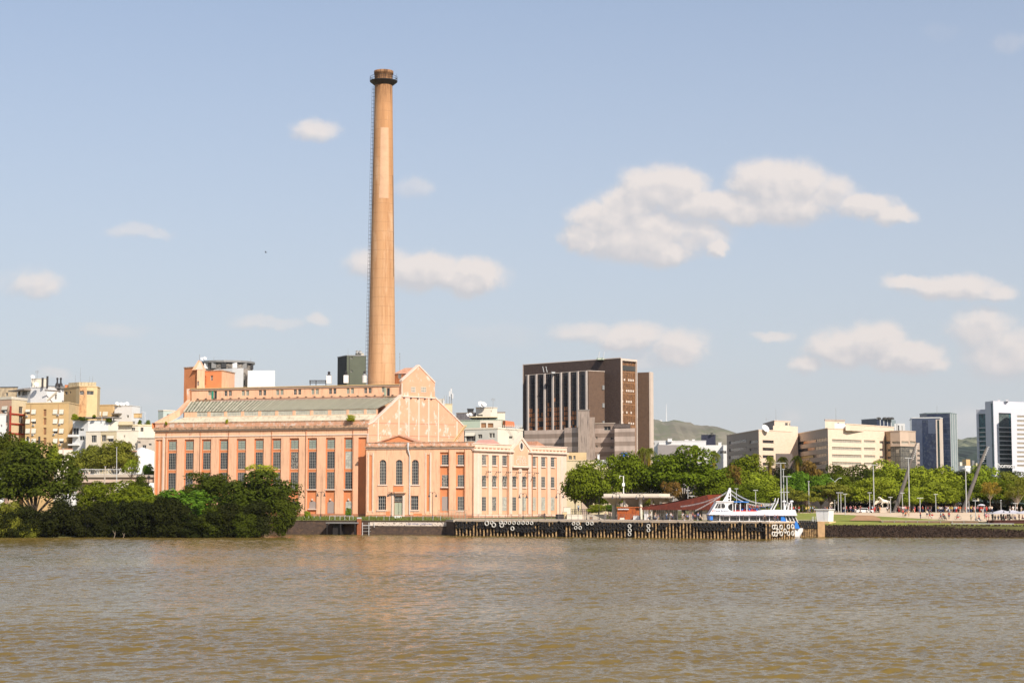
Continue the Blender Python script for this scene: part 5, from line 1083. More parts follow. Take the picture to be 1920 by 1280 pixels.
mb = MB(); fr = block(mb, [(1549.5, Y+22), (1586.5, Y+26)], zt(1570, 788.5, Y+22), 20, tile_l, {0: [(1570.3, 791.5, 1573.5, 796.5)]}, back=8, coping=.6, copm=tile_s); mb.build('roof_storey', b); fill_windows(fr, b)
mb = MB(); block(mb, [(1567.5, Y+6), (1588, Y+9)], zt(1578, 793, Y+6), zt(1570, 806, Y), white, back=6); mb.build('roof_hut', b); antenna(b, 1567.5, 789, 764, Y+24, .08, False)
mb = MB(); fr = block(mb, [(1660, Y+22), (1672, Y+16)], zt(1666, 808, Y+18), 4, mat('tan_panel', (.40, .28, .17), .85, .06), {0: [(1660.5, 826.5, 1671.5, 832), (1664, 841, 1671.5, 846), (1664, 855, 1671.5, 860)]}, back=8); mb.build('link_wall', b); fill_windows(fr, b, rib)
dg = mat('dark_smoked_glass_wall', (.12, .11, .095), .35, .25, .7, stain=(.24, .21, .15), stains=(.5, .7), stain_at=(.5, .6))
cor = [(1672, Y+15), (1690, Y+12), (1706, Y+14), (1719.5, Y+20)]
mb = MB(); fr = block(mb, cor, zt(1695, 808.5, Y+14), zt(1695, 836.5, Y+14), mat('peach_stone_panels', (.56, .42, .31), .85, .06), {i: [(cor[i][0]+(.3 if i else .5), 827, cor[i+1][0]-.3, 832)] for i in range(3)}, back=12, coping=.3); mb.build('round_wing', b); fill_windows(fr, b, ribw, nx=0, ny=1)
mb = MB(); fr = block(mb, [(c[0], c[1]+.6) for c in cor], zt(1695, 836.8, Y+14), 4, dg, back=12); 
for f in fr:
    for k in range(int(f.len/1.1)): mb.box(f, k*1.1, k*1.1+.07, -.06, -.002, 4, zt(1695, 837, Y+14), dk)
    for y in (845, 855, 865, 875): z = zr(f, y, 1690); mb.box(f, 0, f.len, -.07, -.003, z, z+.12, dk)
mb.build('round_glass_wall', b)
for x in (1683, 1708): mb = MB(); f = fr[0] if x < 1690 else fr[2]; a = f.rect(x-3, 842, x+3, 849); mb.box(f, a[0], a[1], -.09, -.08, a[2], a[3], ribw); mb.build('blind', b)
mb = MB(); fr = block(mb, [(1719, Y+26), (1726.5, Y+26)], zt(1722, 830, Y+26), 4, tile_s, {0: [(1720, y, 1725, y+4) for y in (843, 852, 861, 869)]}, back=8); mb.build('end_wall', b); fill_windows(fr, b, rib)

Y = 900
bgl = mat('blue_grey_curtain_glass', (.07, .085, .125), .12, .2, .3); bgd = mat('navy_curtain_glass', (.018, .026, .055), .1, .4, .2, stain=(.05, .06, .085), stains=(.2, .15), stain_at=(.5, .6)); bgt = mat('pale_teal_glass', (.24, .29, .28), .25, .15, .3)
b = city('office_tower', 'dark blue-grey glass office block with rooftop fans, behind the cream stone building', 'office tower', 1655, Y)
mb = MB(); block(mb, [(1618, Y+12), (1647, Y)], zt(1640, 785, Y), 10, bgl, back=20, coping=.3, copm=metal_l); block(mb, [(1646, Y+2), (1673.5, Y+4)], zt(1660, 785.5, Y), 10, bgd, back=16); block(mb, [(1673.5, Y+4), (1683, Y+14)], zt(1678, 786.5, Y+6), 10, bgt, back=12)
f = Fpx(1646, Y+2, 1673.5, Y+4)
for k in range(5): u = f.len*k/4; mb.box(f, u-.15, u+.15, -.3, -.01, 40, zt(1660, 786, Y), metal_l)
mb.build('curtain_wall', b)
for x in (1647.5, 1659, 1666.5, 1672): mb = MB(); mb.lathe(tuple(at(x, 786, Y+3)), [(1.3, 0), (1.3, .5), (.9, 1.0), (.3, 1.15)], dk, 10); mb.build('roof_fan', b)
b = city('office_tower', 'small white stair tower with dark slots beside the dark glass block', 'office tower', 1690, 860)
mb = MB(); fr = block(mb, [(1680, 862), (1700, 860)], zt(1690, 793.5, 860), 10, white, {0: [(1681, 794.5, 1682.3, 808), (1683.5, 797, 1686, 808), (1690.5, 798, 1692, 808)]}, back=8); mb.build('wall', b); fill_windows(fr, b, nx=1)
Y = 1000
b = city('office_tower', 'tall navy glass tower with a pale stone frame, left of the white towers', 'office tower', 1750, Y)
mb = MB(); fr = block(mb, [(1709, Y+30), (1712.5, Y+5), (1766, Y), (1771, Y+10)], zt(1740, 783.5, Y), 10, bgl, back=20, mats={2: ltrim}, coping=.6, copm=metal_l); mb.build('curtain_wall', b)
f = fr[1]; mb = MB()
for x0, x1, y0, m_ in ((1730, 1741, 787, bgd), (1741, 1757.5, 812, bgd), (1755.5, 1763.5, 786, ltrim), (1758.2, 1762, 787, mat('green_black_strip', (.012, .035, .035), .2, .1))):
    a = f.rect(x0, y0, x1, 880); w_ = {1730: -.10, 1741: -.09, 1755.5: -.14, 1758.2: -.18}[x0]; mb.box(f, a[0], a[1], w_, -.003, 10, a[3], m_)
mb.build('glass_panel', b)
mb = MB(); block(mb, [(1728, Y+45), (1741, Y+34), (1785, Y+30), (1797.5, Y+42)], zt(1760, 775, Y+32), 10, bgd, back=20, mats={2: bgt}, coping=.6, copm=bgt); mb.build('rear_tower', b)
f = Fpx(1741, Y+34, 1785, Y+30); f2 = Fpx(1785, Y+30, 1797.5, Y+42); mb = MB()
for k in range(26): z = zt(1770, 776, Y+30)-2-k*3.2; mb.box(f, 0, f.len, -.1, -.005, z, z+.25, bgl); 
for k in range(4): u = f2.len*k/3; mb.box(f2, u-.15, u+.15, -.2, -.01, 10, zt(1790, 776, Y+35), metal_l)
mb.build('floor_lines', b); antenna(b, 1757, 776, 761, Y+32, .12, False)
Y = 900
b = city('office_tower', 'bright white office tower with teal glass bays and grey balcony rails at the right edge', 'office tower', 1880, Y)
teal = mat('teal_curtain_glass', (.05, .14, .15), .12, .3, .3, stain=(.02, .035, .045), stains=(.15, .25), stain_at=(.5, .6)); grn = mat('grey_green_bay_glass', (.10, .125, .115), .15, .25, .4, stain=(.025, .04, .05), stains=(.2, .4), stain_at=(.52, .62)); wh = mat('white_tower_cladding', (.62, .61, .64), .7, .03, .2)
mb = MB(); fr = block(mb, [(1834.5, Y+26), (1852, Y+22)], zt(1843, 767, Y+22), 10, wh, {0: [(1836, 775.5, 1851.5, 890)]}, back=14, dep=.8); mb.build('wall', b); f = fr[0]; h = f.holes[0]
mb = MB(); mb.box(f, h[0], h[1], .5, .7, h[2], h[3], teal); mb.build('glass_bay', b); mb = MB()
for k in range(9): z = zr(f, 802.5+8.3*k, 1843); mb.box(f, h[0]-.4, h[1], -.9, .4, z, z+.45, metal_l)
mb.build('balcony_rails', b)
mb = MB(); fr = block(mb, [(1851.5, Y+10), (1867, Y)], zt(1860, 751.5, Y+2), 10, wh, {0: [(1859, 755.5, 1862.5, 890)]}, back=14, dep=.5); f = fr[0]; h = f.holes[0]; mb.box(f, h[0], h[1], .45, .6, h[2], h[3], teal)
fr = block(mb, [(1867, Y), (1960, Y+16)], zt(1880, 751.8, Y+2), 10, wh, {0: [(1874, 774, 1899.5, 890)]}, back=18, dep=1); mb.build('wall', b); f = fr[0]; h = f.holes[0]
mb = MB(); mb.box(f, h[0], h[1]-1.6, .8, .95, h[2], h[3], grn); mb.box(f, h[1]-1.6, h[1], .75, .9, h[2], h[3], teal); mb.build('glass_bay', b); mb = MB()
for k in range(9): z = zr(f, 802+8.3*k, 1887); mb.box(f, h[0]-.3, h[1], -.7, .6, z, z+.45, metal_l)
mb.build('balcony_rails', b)
mb = MB(); fr = block(mb, [(1900, Y-8), (1975, Y)], zt(1910, 765, Y-6), 10, wh, {0: [(1907, 779+8.35*k, 1970, 783+8.35*k) for k in range(12)]}, back=8); mb.build('front_wing', b); fill_windows(fr, b, ribw, nx=0)
for x in (1877.5, 1893): roofbox(b, x-2, 749, x+3, 752, Y+2, wh, cop=.1)
text_mesh('Thomson', fr[0], fr[0].hit(1884, 875)[0], -9.0+8.5, zr(fr[0], 876.5, 1884), 3.2, white, 'sign_lettering', b, .08)
# far city speckle between the towers
for i, (x0, x1, y0, Yd, m_, lb) in enumerate(((1806, 1821, 861, 1800, ochre, 'orange apartment block far off between the glass towers'), (1797, 1806, 866, 1900, offwhite, 'small off-white block far off, left of the orange one'), (1821, 1829, 863, 1850, metal_g, 'grey block far off, right of the orange one'), (1828, 1836, 868, 1780, cream, 'cream block far off against the white tower'), (1800, 1822, 873, 1500, white, 'low white building far off in front of the orange block'))):
    b = city('apartment_building', lb, 'apartment block', (x0+x1)/2, Yd); mb = MB(); fr = block(mb, [(x0, Yd), ((x0+x1)/2, Yd-6), (x1, Yd)], zt(x0, y0, Yd), 5, m_, back=14); mb.build('wall', b)
    for k in range(5):
        f = fr[k % 2]; mb = MB(); z = zt(x0, y0, Yd)-3-k*3.3; mb.box(f, .8, f.len-.8, -.1, -.01, z-1.2, z, ribw); mb.build('window', b)

# ================= hills
def hill(name, prof, Yc, depth, m, n=60, lift=0):
    """hill as real terrain: ridge height read along the skyline, falling to the ground in front and behind"""
    mb = MB(); xs = np.linspace(prof[0][0], prof[-1][0], n); rs = random.Random(int(Yc)); V = []
    px_ = [p[0] for p in prof]; py_ = [p[1] for p in prof]
    for k in range(13):
        t = k/6-1; fall = math.cos(t*math.pi/2)**.8 if abs(t) < 1 else 0; y = Yc+depth*t
        V.append([(at(x, 945, Yc).x, y, 4+(at(x, float(np.interp(x, px_, py_)), Yc).z-4)*fall+(rs.uniform(-1, 1)*Yc*.0009 if 0 < k < 12 else 0)) for x in xs])
    for k in range(12):
        for i in range(n-1): mb.q([V[k][i], V[k][i+1], V[k+1][i+1], V[k+1][i]], m)
    return struct(name, mb, smooth=True)
hm = mat('scrubby_hill', (.20, .175, .115), .95, .3, .006, stain=(.15, .15, .08), stains=(.004, .004), stain_at=(.48, .56)); hm2 = mat('grassy_hill', (.24, .24, .12), .95, .2, .01, stain=(.07, .10, .04), stains=(.004, .004), stain_at=(.5, .58)); hm3 = mat('wooded_hill', (.035, .055, .03), .95, .4, .01)
hill('hill', [(900, 860), (960, 812), (985, 795), (1090, 783), (1150, 782), (1225, 786.5), (1262, 790), (1300, 797), (1335, 799), (1365, 808), (1420, 830), (1500, 880)], 5200, 900, hm)
hill('hill', [(1690, 880), (1740, 850), (1797, 824), (1812, 821.5), (1840, 819.5), (1900, 825), (1990, 850)], 6800, 1000, hm2)
hill('hill', [(1700, 880), (1760, 855), (1797, 839.5), (1850, 837), (1960, 850)], 4600, 700, hm3)
# ------------------------------------------------------------------ vegetation
def leafmat(name, col, tr=.22, hue=.012):
    return mat(name, col, .75, .38, .55, translucent=tr, hue=hue, spec=.12)
TONE = {'darkest': leafmat('leaves_darkest', (.022, .026, .0025), .12), 'dark': leafmat('leaves_dark', (.064, .080, .005), .18), 'mid': leafmat('leaves_mid', (.135, .175, .008)), 'green': leafmat('leaves_bright_green', (.12, .215, .014)),
        'olive': leafmat('leaves_olive', (.19, .20, .022)), 'yellow': leafmat('leaves_yellow_green', (.25, .30, .020)), 'lime': leafmat('leaves_lime', (.34, .38, .022)), 'rust': leafmat('leaves_rust', (.20, .12, .025)), 'gold': leafmat('leaves_gold', (.34, .24, .03))}
bark = mat('bark', (.13, .095, .065), .95, .25, 2, .3); bark_l = mat('pale_bark', (.36, .28, .20), .95, .2, 2)
def raw_mesh(name, V, Q, m):
    me = bpy.data.meshes.new(name); V = np.asarray(V, np.float32); Q = np.asarray(Q, np.int32)
    me.vertices.add(len(V)); me.vertices.foreach_set('co', V.ravel()); me.loops.add(Q.size); me.loops.foreach_set('vertex_index', Q.ravel())
    me.polygons.add(len(Q)); me.polygons.foreach_set('loop_start', np.arange(0, Q.size, 4, dtype=np.int32)); me.polygons.foreach_set('loop_total', np.full(len(Q), 4, np.int32)); me.update(calc_edges=True); me.materials.append(m); return me
def crown_data(seed, lobes, leaves, cb, size, lr=(.10, .19), flat=.75, shape='dome', sparse=0.0):
    rs = np.random.RandomState(seed); C = []; n = 0
    while len(C) < lobes:
        d = rs.normal(size=3); d /= np.linalg.norm(d)
        if shape == 'dome' and d[2] < -.25: continue
        r = rs.uniform(*lr); rad = rs.uniform(.62, 1.0) if rs.rand() < .8 else rs.uniform(.2, .6)
        h = (1-cb)
        ex = .5-r*.8; ez = h*.62-r*flat*h
        zc = cb+h*.38
        p = np.array([d[0]*ex*rad, d[1]*ex*rad, zc+d[2]*(ez if d[2] > 0 else h*.34)*rad])
        p[:2] *= rs.uniform(.9, 1.12); C.append((p, r))
    per = leaves//lobes; P = []; Nn = []
    for p, r in C:
        k = int(per*(r/.15)**2); d = rs.normal(size=(k, 3)); d /= np.linalg.norm(d, axis=1)[:, None]; keep = rs.rand(k) < np.clip(.62+.55*d[:, 2], .12, 1); d = d[keep]; k = len(d)
        rr = r*(.72+.36*rs.rand(k)**.5)*(1+.22*np.sin(d[:, 0]*7+p[0]*40)*np.sin(d[:, 1]*6+p[1]*30))
        q = p+d*rr[:, None]*np.array([1, 1, flat*(1-cb)*1.15]); P.append(q); Nn.append(d)
    # twiggy strays outside the lobes so the outline breaks up
    k = leaves//16; j = rs.randint(0, len(C), k); d = rs.normal(size=(k, 3)); d /= np.linalg.norm(d, axis=1)[:, None]
    P.append(np.array([C[i][0] for i in j])+d*np.array([C[i][1] for i in j])[:, None]*rs.uniform(1.0, 1.32, (k, 1))*np.array([1, 1, flat])); Nn.append(d)
    P = np.vstack(P); Nn = np.vstack(Nn); k = len(P)
    nn = Nn*1.15+rs.normal(size=(k, 3))*.48+np.array([0, 0, .35]); nn /= np.linalg.norm(nn, axis=1)[:, None]
    a = np.cross(nn, rs.normal(size=(k, 3))); a /= np.linalg.norm(a, axis=1)[:, None]; b = np.cross(nn, a)
    s = size*rs.uniform(.6, 1.25, (k, 1)); w = s*rs.uniform(.45, .8, (k, 1))
    V = np.stack([P-a*s, P-b*w+nn*s*.15, P+a*s, P+b*w-nn*s*.1], 1).reshape(-1, 3); V[:, 2] = np.maximum(V[:, 2], .005)
    Q = np.arange(len(V)).reshape(-1, 4); return V, Q, C
def make_proto(kind, seed, lobes, leaves, cb, size, trunk_r=.018, **kw):
    V, Q, C = crown_data(seed, lobes, leaves, cb, size, **kw)
    crown = raw_mesh('crown', V, Q, TONE['mid']); mb = MB(); rs = random.Random(seed)
    fork = (0.01, 0, cb*.75+.06); mb.tube([(0, 0, -.03), (.006, .004, fork[2]*.5), fork], [trunk_r*1.35, trunk_r, trunk_r*.85], bark, 7)
    for p, r in sorted(C, key=lambda c: rs.random())[:min(16, len(C))]:
        m_ = Vector(p); mid = Vector(fork).lerp(m_, .5)+Vector((rs.uniform(-.03, .03), rs.uniform(-.03, .03), .03)); mb.tube([fork, mid, m_], [trunk_r*.55, trunk_r*.34, trunk_r*.12], bark, 5)
    t = MB.build(mb, 'trunk'); tm = t.data; bpy.data.objects.remove(t); return crown, tm
PROTO = {'round': [make_proto('round', 11+i, 36, 17000, .10, .022, lr=(.11, .20)) for i in range(4)],
         'wide': [make_proto('wide', 31+i, 50, 24000, .10, .0175, lr=(.09, .17), flat=.62) for i in range(3)],
         'umbrella': [make_proto('umbrella', 51+i, 30, 12000, .36, .023, lr=(.09, .15), flat=.55) for i in range(2)],
         'open': [make_proto('open', 71+i, 24, 6500, .24, .023, lr=(.07, .14)) for i in range(2)],
         'shrub': [make_proto('shrub', 91+i, 40, 17000, .0, .022, .01, lr=(.10, .20), shape='all') for i in range(4)]}
cnt = {}
def tree(kind, cx, top, base, width, Y, tone, label, cat='tree', name='tree', rz=None, bark_m=None, z=None, group=None):
    i = cnt.get(kind, 0); cnt[kind] = i+1; cm_, tm_ = PROTO[kind][i % len(PROTO[kind])]
    b = at(cx, base, Y); 
    if z is not None: b.z = z
    t_ = at(cx, top, Y); W = width*Y/FPX; Hh = t_.z-b.z
    r = thing(name, label, cat, tuple(b), group); rs = random.Random(cx*7+top); r.rotation_euler = (0, 0, rs.uniform(0, 6.28) if rz is None else rz); r.scale = (W*1.10, W*1.10*rs.uniform(.85, 1.0), Hh*1.06)
    c = bpy.data.objects.new('crown', cm_); COL.objects.link(c); c.parent = r; c.material_slots[0].link = 'OBJECT'; c.material_slots[0].material = TONE[tone]
    k = bpy.data.objects.new('trunk', tm_); COL.objects.link(k); k.parent = r
    if bark_m: k.material_slots[0].link = 'OBJECT'; k.material_slots[0].material = bark_m
    return r
T = tree
# left bank
T('wide', 62, 834, 990, 178, 404, 'dark', 'very large dark domed tree on the river bank, left of the elevated road')
T('round', 8, 812, 930, 95, 436, 'dark', 'dark tree at the left edge, rising behind the big domed tree')
T('round', 50, 820, 930, 62, 440, 'mid', 'dark crown peeping over the left shoulder of the big domed tree')
T('round', 101, 836, 900, 34, 470, 'yellow', 'small yellow-green treetop below the ochre flats')
T('round', 168, 834, 905, 82, 520, 'olive', 'olive green street tree behind the elevated road, left one of the pair')
T('round', 217, 826, 906, 84, 515, 'olive', 'tall olive green street tree behind the elevated road, right one of the pair')
T('open', 246, 862, 910, 42, 500, 'yellow', 'thin yellowish tree at the right end of the road rail')
T('round', 277, 868, 908, 26, 520, 'green', 'small bright tree beside the left corner of the power station')
T('round', 137, 876, 935, 36, 470, 'dark', 'small dark tree under the left end of the elevated road')
T('shrub', 175, 905, 975, 76, 416, 'mid', 'mid green tree in front of the elevated road pillars', 'tree')
T('wide', 240, 902, 990, 118, 410, 'mid', 'broad mid green tree in front of the left corner of the power station')
T('wide', 392, 882, 975, 118, 415, 'dark', 'dark rounded tree below the fourth to sixth window bays')
T('shrub', 355, 912, 990, 150, 407, 'green', 'bright green spreading tree in the middle of the bank vegetation', 'tree')
T('shrub', 300, 918, 990, 80, 409, 'mid', 'green bushy tree under the leftmost window bays', 'tree')
T('open', 486, 866, 915, 66, 424, 'lime', 'thin yellow-green tree against the orange wall of the power station')
T('wide', 480, 884, 1003, 168, 404, 'dark', 'large dark tree overhanging the water at the right end of the bank')
T('shrub', 528, 920, 1005, 62, 398, 'dark', 'dark leafy tree edge leaning over the water beside the old quay wall', 'tree')
T('shrub', 576, 958, 972, 14, 432, 'yellow', 'small bright bush at the foot of the orange wall', 'shrub', 'shrub')
T('shrub', 653, 950, 969, 13, 430, 'green', 'tall weedy bush in front of the right arched doorway', 'shrub', 'shrub')
rs_ = random.Random(17)
ORD = ['first', 'second', 'third', 'fourth', 'fifth', 'sixth', 'seventh', 'eighth', 'ninth', 'tenth', 'eleventh', 'twelfth', 'thirteenth', 'fourteenth', 'fifteenth']
desc = ['at the left edge of the photo', 'below the big domed tree', 'below the gap at the elevated road', 'below the leftmost window bays', 'below the bright green spreading tree', 'at the right end of the dark thicket']
for i in range(15):
    x = -30+i*36+rs_.uniform(-8, 8); w_ = rs_.uniform(62, 92); tp = rs_.uniform(930, 955)+(8 if i > 10 else 0)
    T('shrub', x, tp, 1007, w_, 391.5+rs_.uniform(0, 3), 'darkest', f'very dark willow-like shrub in the waterside thicket, {ORD[i]} of fifteen from the left', 'shrub', 'riverside_shrub', z=-1.3, group='dark shrubs along the water')
for x, tp, w_, tn, lb in ((10, 934, 62, 'olive', 'lighter olive shrub at the left edge of the photo, above the water'), (50, 976, 46, 'olive', 'small olive bush low at the waterline near the left edge'), (398, 950, 70, 'dark', 'greenish shrub at the waterline under the large overhanging tree'), (455, 958, 62, 'dark', 'dark shrub at the waterline under the right-hand tree crown')):
    T('shrub', x, tp, 1006, w_, 391.5, tn, lb, 'shrub', 'riverside_shrub', z=-.8)
# plants growing on the building
for x, tp, bs, w_, Yp, lb in ((657.5, 776, 791, 19, 452.2, 'bright sapling growing out of the cornice near its right end'), (425.5, 785, 794, 7, 464, 'small weed growing on the cornice above the fourth window bay'), (311.5, 789.5, 797, 6, 468.8, 'small weed growing on the left corner of the cornice')):
    T('shrub', x, tp, bs, w_, Yp, 'lime', lb, 'plant', 'cornice_plant')
for x, tp, bs, w_, Yp, tn, lb in ((140, 776, 789, 14, 578, 'lime', 'bright potted palm at the left end of the roof terrace'), (155, 780, 789, 22, 579, 'mid', 'green plants under the terrace pergola'), (204, 782, 792, 16, 579, 'mid', 'dark green hedge at the right end of the roof terrace'), (177, 777, 783, 9, 578, 'yellow', 'small bush on top of the terrace pergola'), (262, 787, 799, 8, 590, 'mid', 'small roof plant beside the orange roof sign box'), (277, 786, 799, 9, 590, 'mid', 'green roof bush left of the power station cornice')):
    T('shrub', x, tp, bs, w_, Yp, tn, lb, 'plant', 'terrace_plant')
# park on the right
PK = [('round', 1103, 862, 968, 90, 446, 'mid', 'mid green tree immediately right of the power station'), ('open', 1078, 880, 968, 44, 452, 'yellow', 'thin olive tree touching the right corner of the power station'),
 ('round', 1180, 849, 958, 104, 458, 'mid', 'dense green tree behind the flat canopy'), ('wide', 1282, 839, 962, 186, 455, 'mid', 'widest dark green tree, behind the rust-red pavilion roof'),
 ('round', 1240, 862, 955, 90, 470, 'dark', 'dark tree between the canopy tree and the widest tree'), ('round', 1395, 860, 960, 108, 462, 'mid', 'green tree behind the ferry mast'),
 ('round', 1345, 880, 960, 80, 450, 'mid', 'mid green tree directly above the ferry bridge'), ('open', 1258, 897, 958, 42, 440, 'rust', 'small orange-brown tree behind the canopy'), ('open', 1376, 873, 948, 44, 449, 'rust', 'orange-brown tree with pale branches above the ferry'),
 ('round', 1424, 887, 962, 92, 445, 'yellow', 'bright yellow-green tree behind the upper deck of the ferry'), ('wide', 1398, 905, 964, 100, 440, 'mid', 'low green tree right behind the ferry passengers'),
 ('round', 1122, 905, 966, 60, 455, 'mid', 'low green tree behind the black railing'), ('round', 1160, 905, 962, 46, 500, 'yellow', 'pale green tree seen under the dense canopy tree'), ('round', 1200, 912, 962, 60, 505, 'olive', 'olive tree in the background left of the canopy columns'), ('round', 1330, 918, 962, 70, 500, 'dark', 'dark tree low behind the pavilion roof'),
 ('round', 1470, 872, 955, 66, 545, 'darkest', 'dark background tree below the first palm pair'), ('round', 1520, 868, 955, 64, 540, 'rust', 'rusty brown treetop in front of the beige stone block'), ('wide', 1565, 873, 955, 90, 545, 'dark', 'dark background tree below the cream stone block'), ('wide', 1622, 872, 955, 96, 545, 'dark', 'dark background tree under the ribbon windows'), ('round', 1450, 905, 958, 60, 520, 'darkest', 'very dark tree behind the white floodlight masts'),
 ('round', 1496, 884, 958, 66, 500, 'green', 'fresh green tree between the floodlight masts and the tall lamp'), ('round', 1540, 886, 958, 66, 498, 'green', 'fresh green tree beside the curved-arm road lamp'), ('round', 1580, 893, 958, 60, 505, 'mid', 'green tree between the road lamp and the tall white mast'),
 ('umbrella', 1512, 920, 963, 62, 442, 'olive', 'low umbrella-shaped olive tree behind the people on the lawn'), ('umbrella', 1556, 905, 963, 82, 452, 'olive', 'olive spreading tree above the white booth'), ('umbrella', 1478, 912, 960, 46, 470, 'olive', 'yellowish tree between the floodlight masts'),
 ('round', 1668, 862, 962, 84, 470, 'yellow', 'tall yellow-green tree behind the first leaning mast'), ('wide', 1636, 892, 962, 100, 455, 'yellow', 'broad yellow-green tree left of the first leaning mast'), ('round', 1592, 910, 962, 62, 462, 'yellow', 'yellow-green tree right of the white booth'),
 ('round', 1722, 871, 962, 88, 468, 'yellow', 'yellow-green tree right of the first leaning mast'), ('round', 1762, 878, 962, 92, 466, 'yellow', 'yellow-green tree midway between the two leaning masts'), ('wide', 1745, 905, 962, 110, 455, 'yellow', 'low broad tree midway between the leaning masts'), ('round', 1708, 912, 962, 44, 450, 'yellow', 'small bright tree at the foot of the tall lamp'),
 ('round', 1806, 884, 962, 62, 500, 'darkest', 'very dark tree just left of the second leaning mast'), ('round', 1790, 898, 962, 60, 458, 'mid', 'mid green tree left of the tall second lamp'),
 ('round', 1848, 876, 962, 88, 468, 'yellow', 'yellow-green tree behind the second leaning mast'), ('open', 1857, 898, 950, 40, 447, 'gold', 'golden yellow treetop right of the second leaning mast'), ('wide', 1872, 900, 962, 100, 460, 'mid', 'broad green tree behind the grey parasols'),
 ('round', 1896, 884, 962, 80, 475, 'olive', 'olive tree near the right edge of the photo'), ('round', 1940, 890, 962, 80, 470, 'olive', 'olive tree cut off by the right edge of the photo'), ('open', 1908, 900, 962, 50, 445, 'olive', 'sparse tree with pale forked trunk behind the grey parasols'),
 ('round', 1745, 880, 958, 70, 520, 'mid', 'background tree below the navy glass tower'), ('wide', 1812, 880, 958, 110, 530, 'dark', 'dark background tree between the glass towers'), ('wide', 1700, 885, 958, 100, 535, 'dark', 'dark background tree behind the first leaning mast'), ('wide', 1890, 885, 958, 110, 535, 'dark', 'dark background tree under the white office tower')]
for k, cx, tp, bs, w_, Y_, tn, lb in PK: T(k, cx, tp, bs, w_, Y_, tn, lb, bark_m=bark_l if k == 'open' else None)
T('shrub', 1118, 944, 962, 42, 437, 'yellow', 'low bright shrub bank behind the black railing', 'shrub', 'shrub')
T('shrub', 1150, 945, 960, 46, 438, 'green', 'low green shrub bank left of the orange kiosk', 'shrub', 'shrub')
# pale green understorey seen between people
T('shrub', 1440, 942, 961, 50, 446, 'yellow', 'yellow-green hedge behind the ferry stern', 'hedge', 'hedge'); T('shrub', 1505, 944, 962, 60, 447, 'yellow', 'yellow-green hedge behind the people on the lawn', 'hedge', 'hedge')
for i in range(9):
    x = 1585+i*40; T('shrub', x, 938+(i % 3)*2, 962, 58, 462+(i % 2)*4, 'darkest', f'dark undergrowth clump below the yellow-green park trees, {ORD[i]} of nine from the left', 'shrub', 'undergrowth', group='dark undergrowth below the park trees')

# palms
def palm_proto(seed, dense):
    rs = random.Random(seed); mb = MB(); mt = MB(); n = 34 if dense else 26
    mt.tube([(0, 0, 0), (.01, .005, .4), (0, 0, .82)], [.022, .016, .015], bark_l, 7)
    dead = TONE['olive']
    for i in range(n):
        a = rs.uniform(0, 6.28); e = rs.uniform(-.9, 1.35); L_ = rs.uniform(.15, .20); pts = []
        for k in range(6):
            t = k/5; pts.append(Vector((math.cos(a)*math.cos(e)*L_*t, math.sin(a)*math.cos(e)*L_*t, .82+math.sin(e)*L_*t*.62-.09*t*t)))
        side = Vector((-math.sin(a), math.cos(a), 0))
        for k in range(1, 6):
            for s in (-1, 1):
                for h in (0, .5):
                    p = pts[k-1].lerp(pts[k], h); q = p+side*s*.055*(1-.5*(k/6))+(pts[k]-pts[k-1])*.9+Vector((0, 0, -.03)); mb.q([p, p+(pts[k]-pts[k-1])*.25, q, q+Vector((0, 0, -.006))], TONE['mid'])
    for i in range(60):   # hanging dead skirt
        a = rs.uniform(0, 6.28); r = rs.uniform(.02, .055); z = rs.uniform(.60, .80); p = Vector((math.cos(a)*r, math.sin(a)*r, z)); s = Vector((-math.sin(a), math.cos(a), 0))*.014
        mb.q([p-s, p+s, p+s*.4+Vector((0, 0, -.1)), p-s*.4+Vector((0, 0, -.1))], TONE['gold'])
    o1 = mb.build('fronds'); o2 = mt.build('trunk'); r = (o1.data, o2.data); bpy.data.objects.remove(o1); bpy.data.objects.remove(o2); return r
PP = [palm_proto(1, 1), palm_proto(2, 0), palm_proto(3, 1)]
def palm(cx, top, base, width, Y, label, i, tone='mid'):
    b = at(cx, base, Y); t_ = at(cx, top, Y); W = width*Y/FPX*3.1; r = thing('palm_tree', label, 'palm tree', tuple(b), 'palms behind the park trees'); r.rotation_euler = (0, 0, i*1.3); r.scale = (W, W, (t_.z-b.z)/.925)
    for nm, me in zip(('fronds', 'trunk'), PP[i % 3]):
        c = bpy.data.objects.new(nm, me); COL.objects.link(c); c.parent = r
        if nm == 'fronds': c.material_slots[0].link = 'OBJECT'; c.material_slots[0].material = TONE[tone]
for i, (cx, tp, bs, w_, Y_, tn, lb) in enumerate(((1418, 841, 950, 24, 560, 'olive', 'tall palm against the shaded face of the beige block, leftmost of four'), (1445, 846, 950, 24, 560, 'olive', 'palm against the sunlit face of the beige block, second of four'), (1469, 847, 950, 22, 565, 'dark', 'dark palm in front of the recessed wall, third of four'), (1496, 845, 950, 24, 565, 'dark', 'dark palm in front of the cream stone block, rightmost of four'),
    (1204, 828, 950, 24, 560, 'olive', 'sunlit palm at the foot of the brown slab, left one of two'), (1218, 829, 950, 24, 558, 'olive', 'sunlit palm at the foot of the brown slab, right one of two'), (1304, 824, 950, 28, 560, 'olive', 'palm above the widest tree, in front of the long white building'), (1339, 835, 950, 24, 560, 'olive', 'palm at the right end of the long white building'), (1278, 838, 950, 16, 560, 'olive', 'small palm tip just above the widest tree'))): palm(cx, tp, bs, w_, Y_, lb, i, tn)

